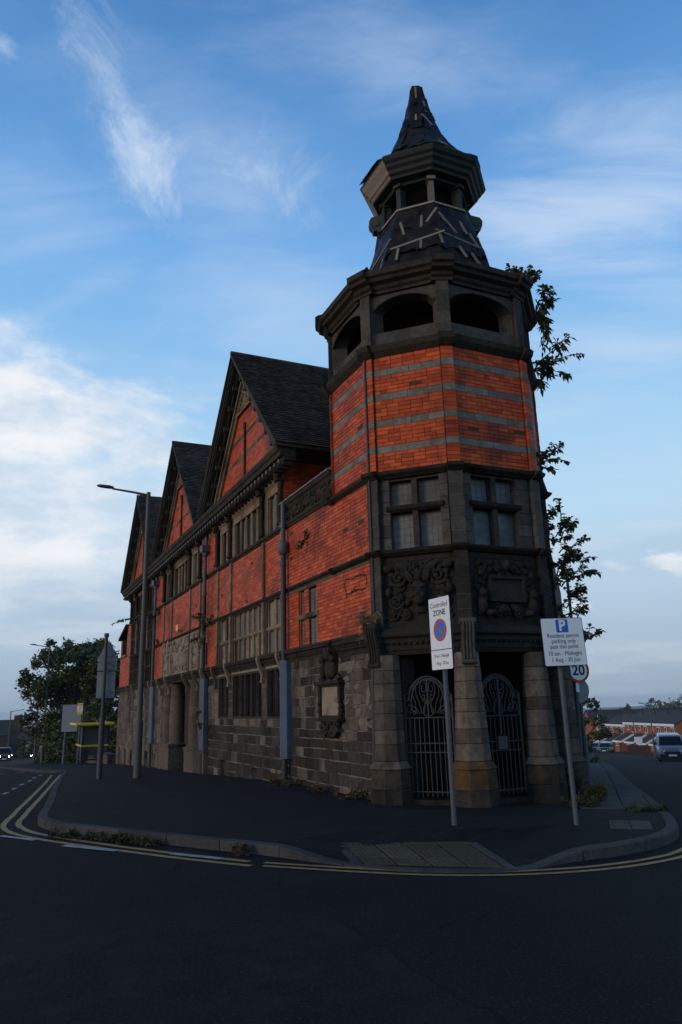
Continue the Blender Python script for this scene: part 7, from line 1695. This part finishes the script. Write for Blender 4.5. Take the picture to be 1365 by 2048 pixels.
# ------------------------------------------------------------------ vehicles
def loft(b, secs, tone=.5, mi=0, smooth=True, caps=True):
    n = len(secs[0]); b.add([p for s_ in secs for p in s_], [(i * n + j, i * n + (j + 1) % n, (i + 1) * n + (j + 1) % n, (i + 1) * n + j) for i in range(len(secs) - 1) for j in range(n)], tone, mi, smooth)
    if caps: b.add(secs[0], [tuple(range(n - 1, -1, -1))], tone, mi); b.add(secs[-1], [tuple(range(n))], tone, mi)
def vehicle(name, x, y, head, label, cat, paint, Lc=4.3, Wc=1.78, Hc=1.5, belt=.88, hood=.95, kind='car', lights=None, group=None, z=None):
    """heading: direction the front points, degrees from +Y clockwise; built with front at local -y"""
    z = terr(x, y) + .01 if z is None else z
    o = empty(name, (x, y, z), R_(180 - head), label, cat, group); hw = Wc / 2; hl = Lc / 2
    def sec(y_, w_, z0, z1, r=.12):
        return [(-w_ + r * .6, y_, z0), (-w_, y_, z0 + r), (-w_ - .0, y_, (z0 + z1) * .55), (-w_ + .03, y_, z1 - r), (-w_ + r + .04, y_, z1), (w_ - r - .04, y_, z1), (w_ - .03, y_, z1 - r), (w_, y_, (z0 + z1) * .55), (w_, y_, z0 + r), (w_ - r * .6, y_, z0)]
    gc = .22; b = MB()
    if kind == 'van': S_ = [(-hl, .80, gc + .06, .95), (-hl + .08, .94, gc, 1.05), (-hl + .5, .98, gc, 1.12), (-hl + .95, 1, gc, 1.18), (hl - .1, 1, gc, 1.22), (hl, .96, gc + .05, 1.2)]
    else: S_ = [(-hl, .78, gc + .08, hood - .22), (-hl + .07, .92, gc, hood - .12), (-hl + .6, .98, gc, hood - .03), (-hl + 1.15, 1, gc, hood), (hl - .5, 1, gc, hood + .03), (hl - .06, .95, gc, hood), (hl, .85, gc + .1, hood - .1)]
    loft(b, [sec(y_, hw * w_, a, c) for y_, w_, a, c in S_]); b.build('body', paint, o)
    zb = (1.10 if kind == 'van' else hood - .03); b = MB()
    if kind == 'van': G_ = [(-hl + .62, .93, zb, zb + .03), (-hl + 1.35, .90, zb, Hc - .10), (-hl + 1.75, .88, zb, Hc), (hl - .25, .88, zb, Hc), (hl - .05, .9, zb, Hc - .12)]
    else: G_ = [(-hl + 1.05, .90, zb, zb + .03), (-hl + 1.75, .84, zb, Hc - .06), (-hl + 2.2, .80, zb, Hc), (hl - 1.2, .80, zb, Hc - .01), (hl - .5 if kind == 'suv' else hl - .75, .84, zb, Hc - .12), (hl - .12, .88, zb, zb + .05)]
    secs = []
    for y_, w_, a, c in G_: w0 = hw * .955; w1 = hw * w_ - .06 * (c - a) * 2; secs.append([(-w0, y_, a), (-w1 - .02, y_, c - .06), (-w1 + .08, y_, c), (w1 - .08, y_, c), (w1 + .02, y_, c - .06), (w0, y_, a)])
    loft(b, secs); b.build('roof', paint, o)
    # windscreen and side glass, just proud of the cabin
    y0_, w0, a0, c0_ = G_[0]; y1_, w1, a1, c1_ = G_[1]
    b = MB(); t = .10; ww0, ww1 = hw * .84, hw * w1 - .06 * (c1_ - a1) * 2 - .02
    b.hexa([(-ww0, y0_ - .0, a0 + .07), (ww0, y0_ - .0, a0 + .07), (ww0, y0_ + .1, a0 + .04), (-ww0, y0_ + .1, a0 + .04), (-ww1 + .06, y1_ - .07, c1_ - .045), (ww1 - .06, y1_ - .07, c1_ - .045), (ww1 - .06, y1_ + .04, c1_ - .08), (-ww1 + .06, y1_ + .04, c1_ - .08)]); b.build('windscreen', 'car_glass', o)
    ye = hl - .9 if kind != 'van' else -hl + 2.6
    for sx in (-1, 1):
        b = MB(); w_ = hw * .955; w2 = hw * .82; b.hexa([(sx * (w_ - .03), y0_ + .55, zb + .08), (sx * (w_ + .006), y0_ + .55, zb + .08), (sx * (w_ + .006), ye, zb + .08), (sx * (w_ - .03), ye, zb + .08), (sx * (w2 - .03), y1_ + .05, Hc - .17), (sx * (w2 + .012), y1_ + .05, Hc - .17), (sx * (w2 + .012), ye - .2, Hc - .17), (sx * (w2 - .03), ye - .2, Hc - .17)]); b.build('side_window', 'car_glass', o)
        b = MB(); b.obox((sx * (hw + .09), y0_ + .62, zb + .14), (.10, 0, 0), (0, .06, 0), (0, 0, .08)); b.build('mirror', 'car_trim' if kind == 'van' else paint, o)
        zl = (.86 if kind == 'van' else hood - .28); yl = -hl - .03
        b = MB(); b.hexa([(sx * hw * .52, yl - .02, zl - .08), (sx * hw * .88, yl + .10, zl - .08), (sx * hw * .88, yl + .2, zl - .08), (sx * hw * .52, yl + .1, zl - .08), (sx * hw * .50, yl + .03, zl + .09), (sx * hw * .90, yl + .18, zl + .11), (sx * hw * .90, yl + .3, zl + .11), (sx * hw * .50, yl + .2, zl + .09)]); b.build('headlight', lights or 'lamp_lens', o)
        for yy in (-hl + .82, hl - .82):
            r = .33 if kind != 'suv' else .37
            b = MB(); pr = []
            b.fr = lambda a, c, z_, sx=sx, yy=yy, r=r: (sx * (hw - .10) + (z_) * sx, yy + a, r + c)
            b.lathe([(r * .72, -.11), (r * .96, -.11), (r, -.07), (r, .07), (r * .96, .10), (r * .70, .10)], 18); wo = b.build('wheel', 'tyre', o)
            b = MB(b.fr); b.lathe([(r * .66, .02), (r * .66, .104), (r * .3, .085), (.03, .10)], 14); b.build('rim', 'wheel_rim', wo)
    b = MB(); zg = .62 if kind == 'van' else hood - .40
    b.box(-hw * .55, hw * .55, -hl - .012, -hl + .12, zg - .02, zg + .16); b.box(-hw * .84, hw * .84, -hl - .02, -hl + .14, gc + .02, gc + .24)
    if kind == 'van': b.box(-hw * .90, hw * .90, -hl - .03, -hl + .12, gc, .60)
    b.build('grille', 'car_trim', o)
    b = MB(); b.box(-.26, .26, -hl - .045, -hl - .03, gc + .25, gc + .36); b.build('number_plate', 'number_plate', o)
    return o
vehicle('parked_van', 23.2, 55.6, 200, 'silver van parked facing the camera at the right edge', 'van', 'silver_paint', 4.4, 1.85, 1.86, kind='van', z=-2.82)
vehicle('parked_car', 35.9, 107.5, 206, 'black car parked in front of the terrace', 'car', 'black_paint', 4.3, 1.78, 1.5, group='cars parked on the side street', z=-5.75)
vehicle('parked_car', 37.2, 116.5, 203, 'dark car parked behind the black one with a pale bonnet edge', 'car', 'navy_paint', 4.1, 1.75, 1.48, group='cars parked on the side street', z=-6.2)
vehicle('oncoming_car', -44.6, 100.0, 155, 'brown four-wheel drive with warm headlights coming up the hill', 'car', 'brown_paint', 4.5, 1.95, 1.85, hood=1.12, kind='suv', lights='headlight_on', z=-4.25, group='cars on the main road')
vehicle('oncoming_car', -66.4, 160.0, 155, 'dark car with white headlights following up the hill', 'car', 'black_paint', 4.3, 1.8, 1.48, lights='headlight_white', z=-7.15, group='cars on the main road')
vehicle('oncoming_car', -68.4, 176.0, 155, 'last dark car of the three coming up the hill', 'car', 'navy_paint', 4.3, 1.8, 1.5, lights='headlight_white', z=-7.85, group='cars on the main road')
vehicle('distant_car', -72.5, 196.0, 100, 'small car crossing beyond the three oncoming ones', 'car', 'silver_paint', 4.2, 1.75, 1.5, z=-8.4, group='cars on the main road')

# ------------------------------------------------------------------ far land and air
def ridge(name, pts, depth, label, m='far_hill', seed=0):
    b = MB(); vs = []; n = len(pts)
    fine = []
    for (x0_, z0_), (x1_, z1_) in zip(pts, pts[1:]):
        for k in range(14): t = k / 14; x = x0_ + (x1_ - x0_) * t; fine.append((x, z0_ + (z1_ - z0_) * t + 9 * mnoise.fractal(Vector((x * .004, seed, 0)), .8, 2.1, 4)))
    n = len(fine)
    for dy, f in ((-900, 0), (-500, .45), (0, 1), (700, .9), (1500, 0)):
        for x, z in fine: vs.append((x * (1 + dy / depth), depth + dy, -104 + (z + 104) * f + (0 if f in (0, 1) else 4 * mnoise.noise(Vector((x * .01, dy, seed))))))
    b.add(vs, [(i * n + j, i * n + j + 1, (i + 1) * n + j + 1, (i + 1) * n + j) for i in range(4) for j in range(n - 1)], .5, 0, True)
    o = b.build(name, m, kind='structure'); o['label'] = label; return o
ridge('hills', [(-4200, -60), (-3000, -36), (-2300, -32), (-1800, -40), (-900, -60), (0, -70), (900, -66), (1500, -52), (1900, -44), (2400, -40), (3400, -40), (4600, -60)], 4600, 'low blue hills along the horizon', seed=3)
b = MB(); b.box(600, 680, 1995, 2020, -83, -60); tag(b.build('warehouse', 'warehouse_metal'), 'pale blue warehouse far off below the hills', 'warehouse')
hz = MB(); hz.box(-6300, 6300, -390, 6300, -110, 17.5)
hm = bpy.data.materials.new('haze'); hm.use_nodes = True; nt = hm.node_tree; nt.nodes.clear(); o_ = N(nt, 'ShaderNodeOutputMaterial'); v_ = N(nt, 'ShaderNodeVolumePrincipled')
v_.inputs['Color'].default_value = (0.80, 0.88, 1.0, 1); v_.inputs['Density'].default_value = 0.00013; v_.inputs['Anisotropy'].default_value = 0.0
nt.links.new(v_.outputs[0], o_.inputs['Volume']); MATS['haze'] = hm
hzo = hz.build('haze', 'haze', kind='stuff'); hzo['label'] = 'evening haze over the far land'
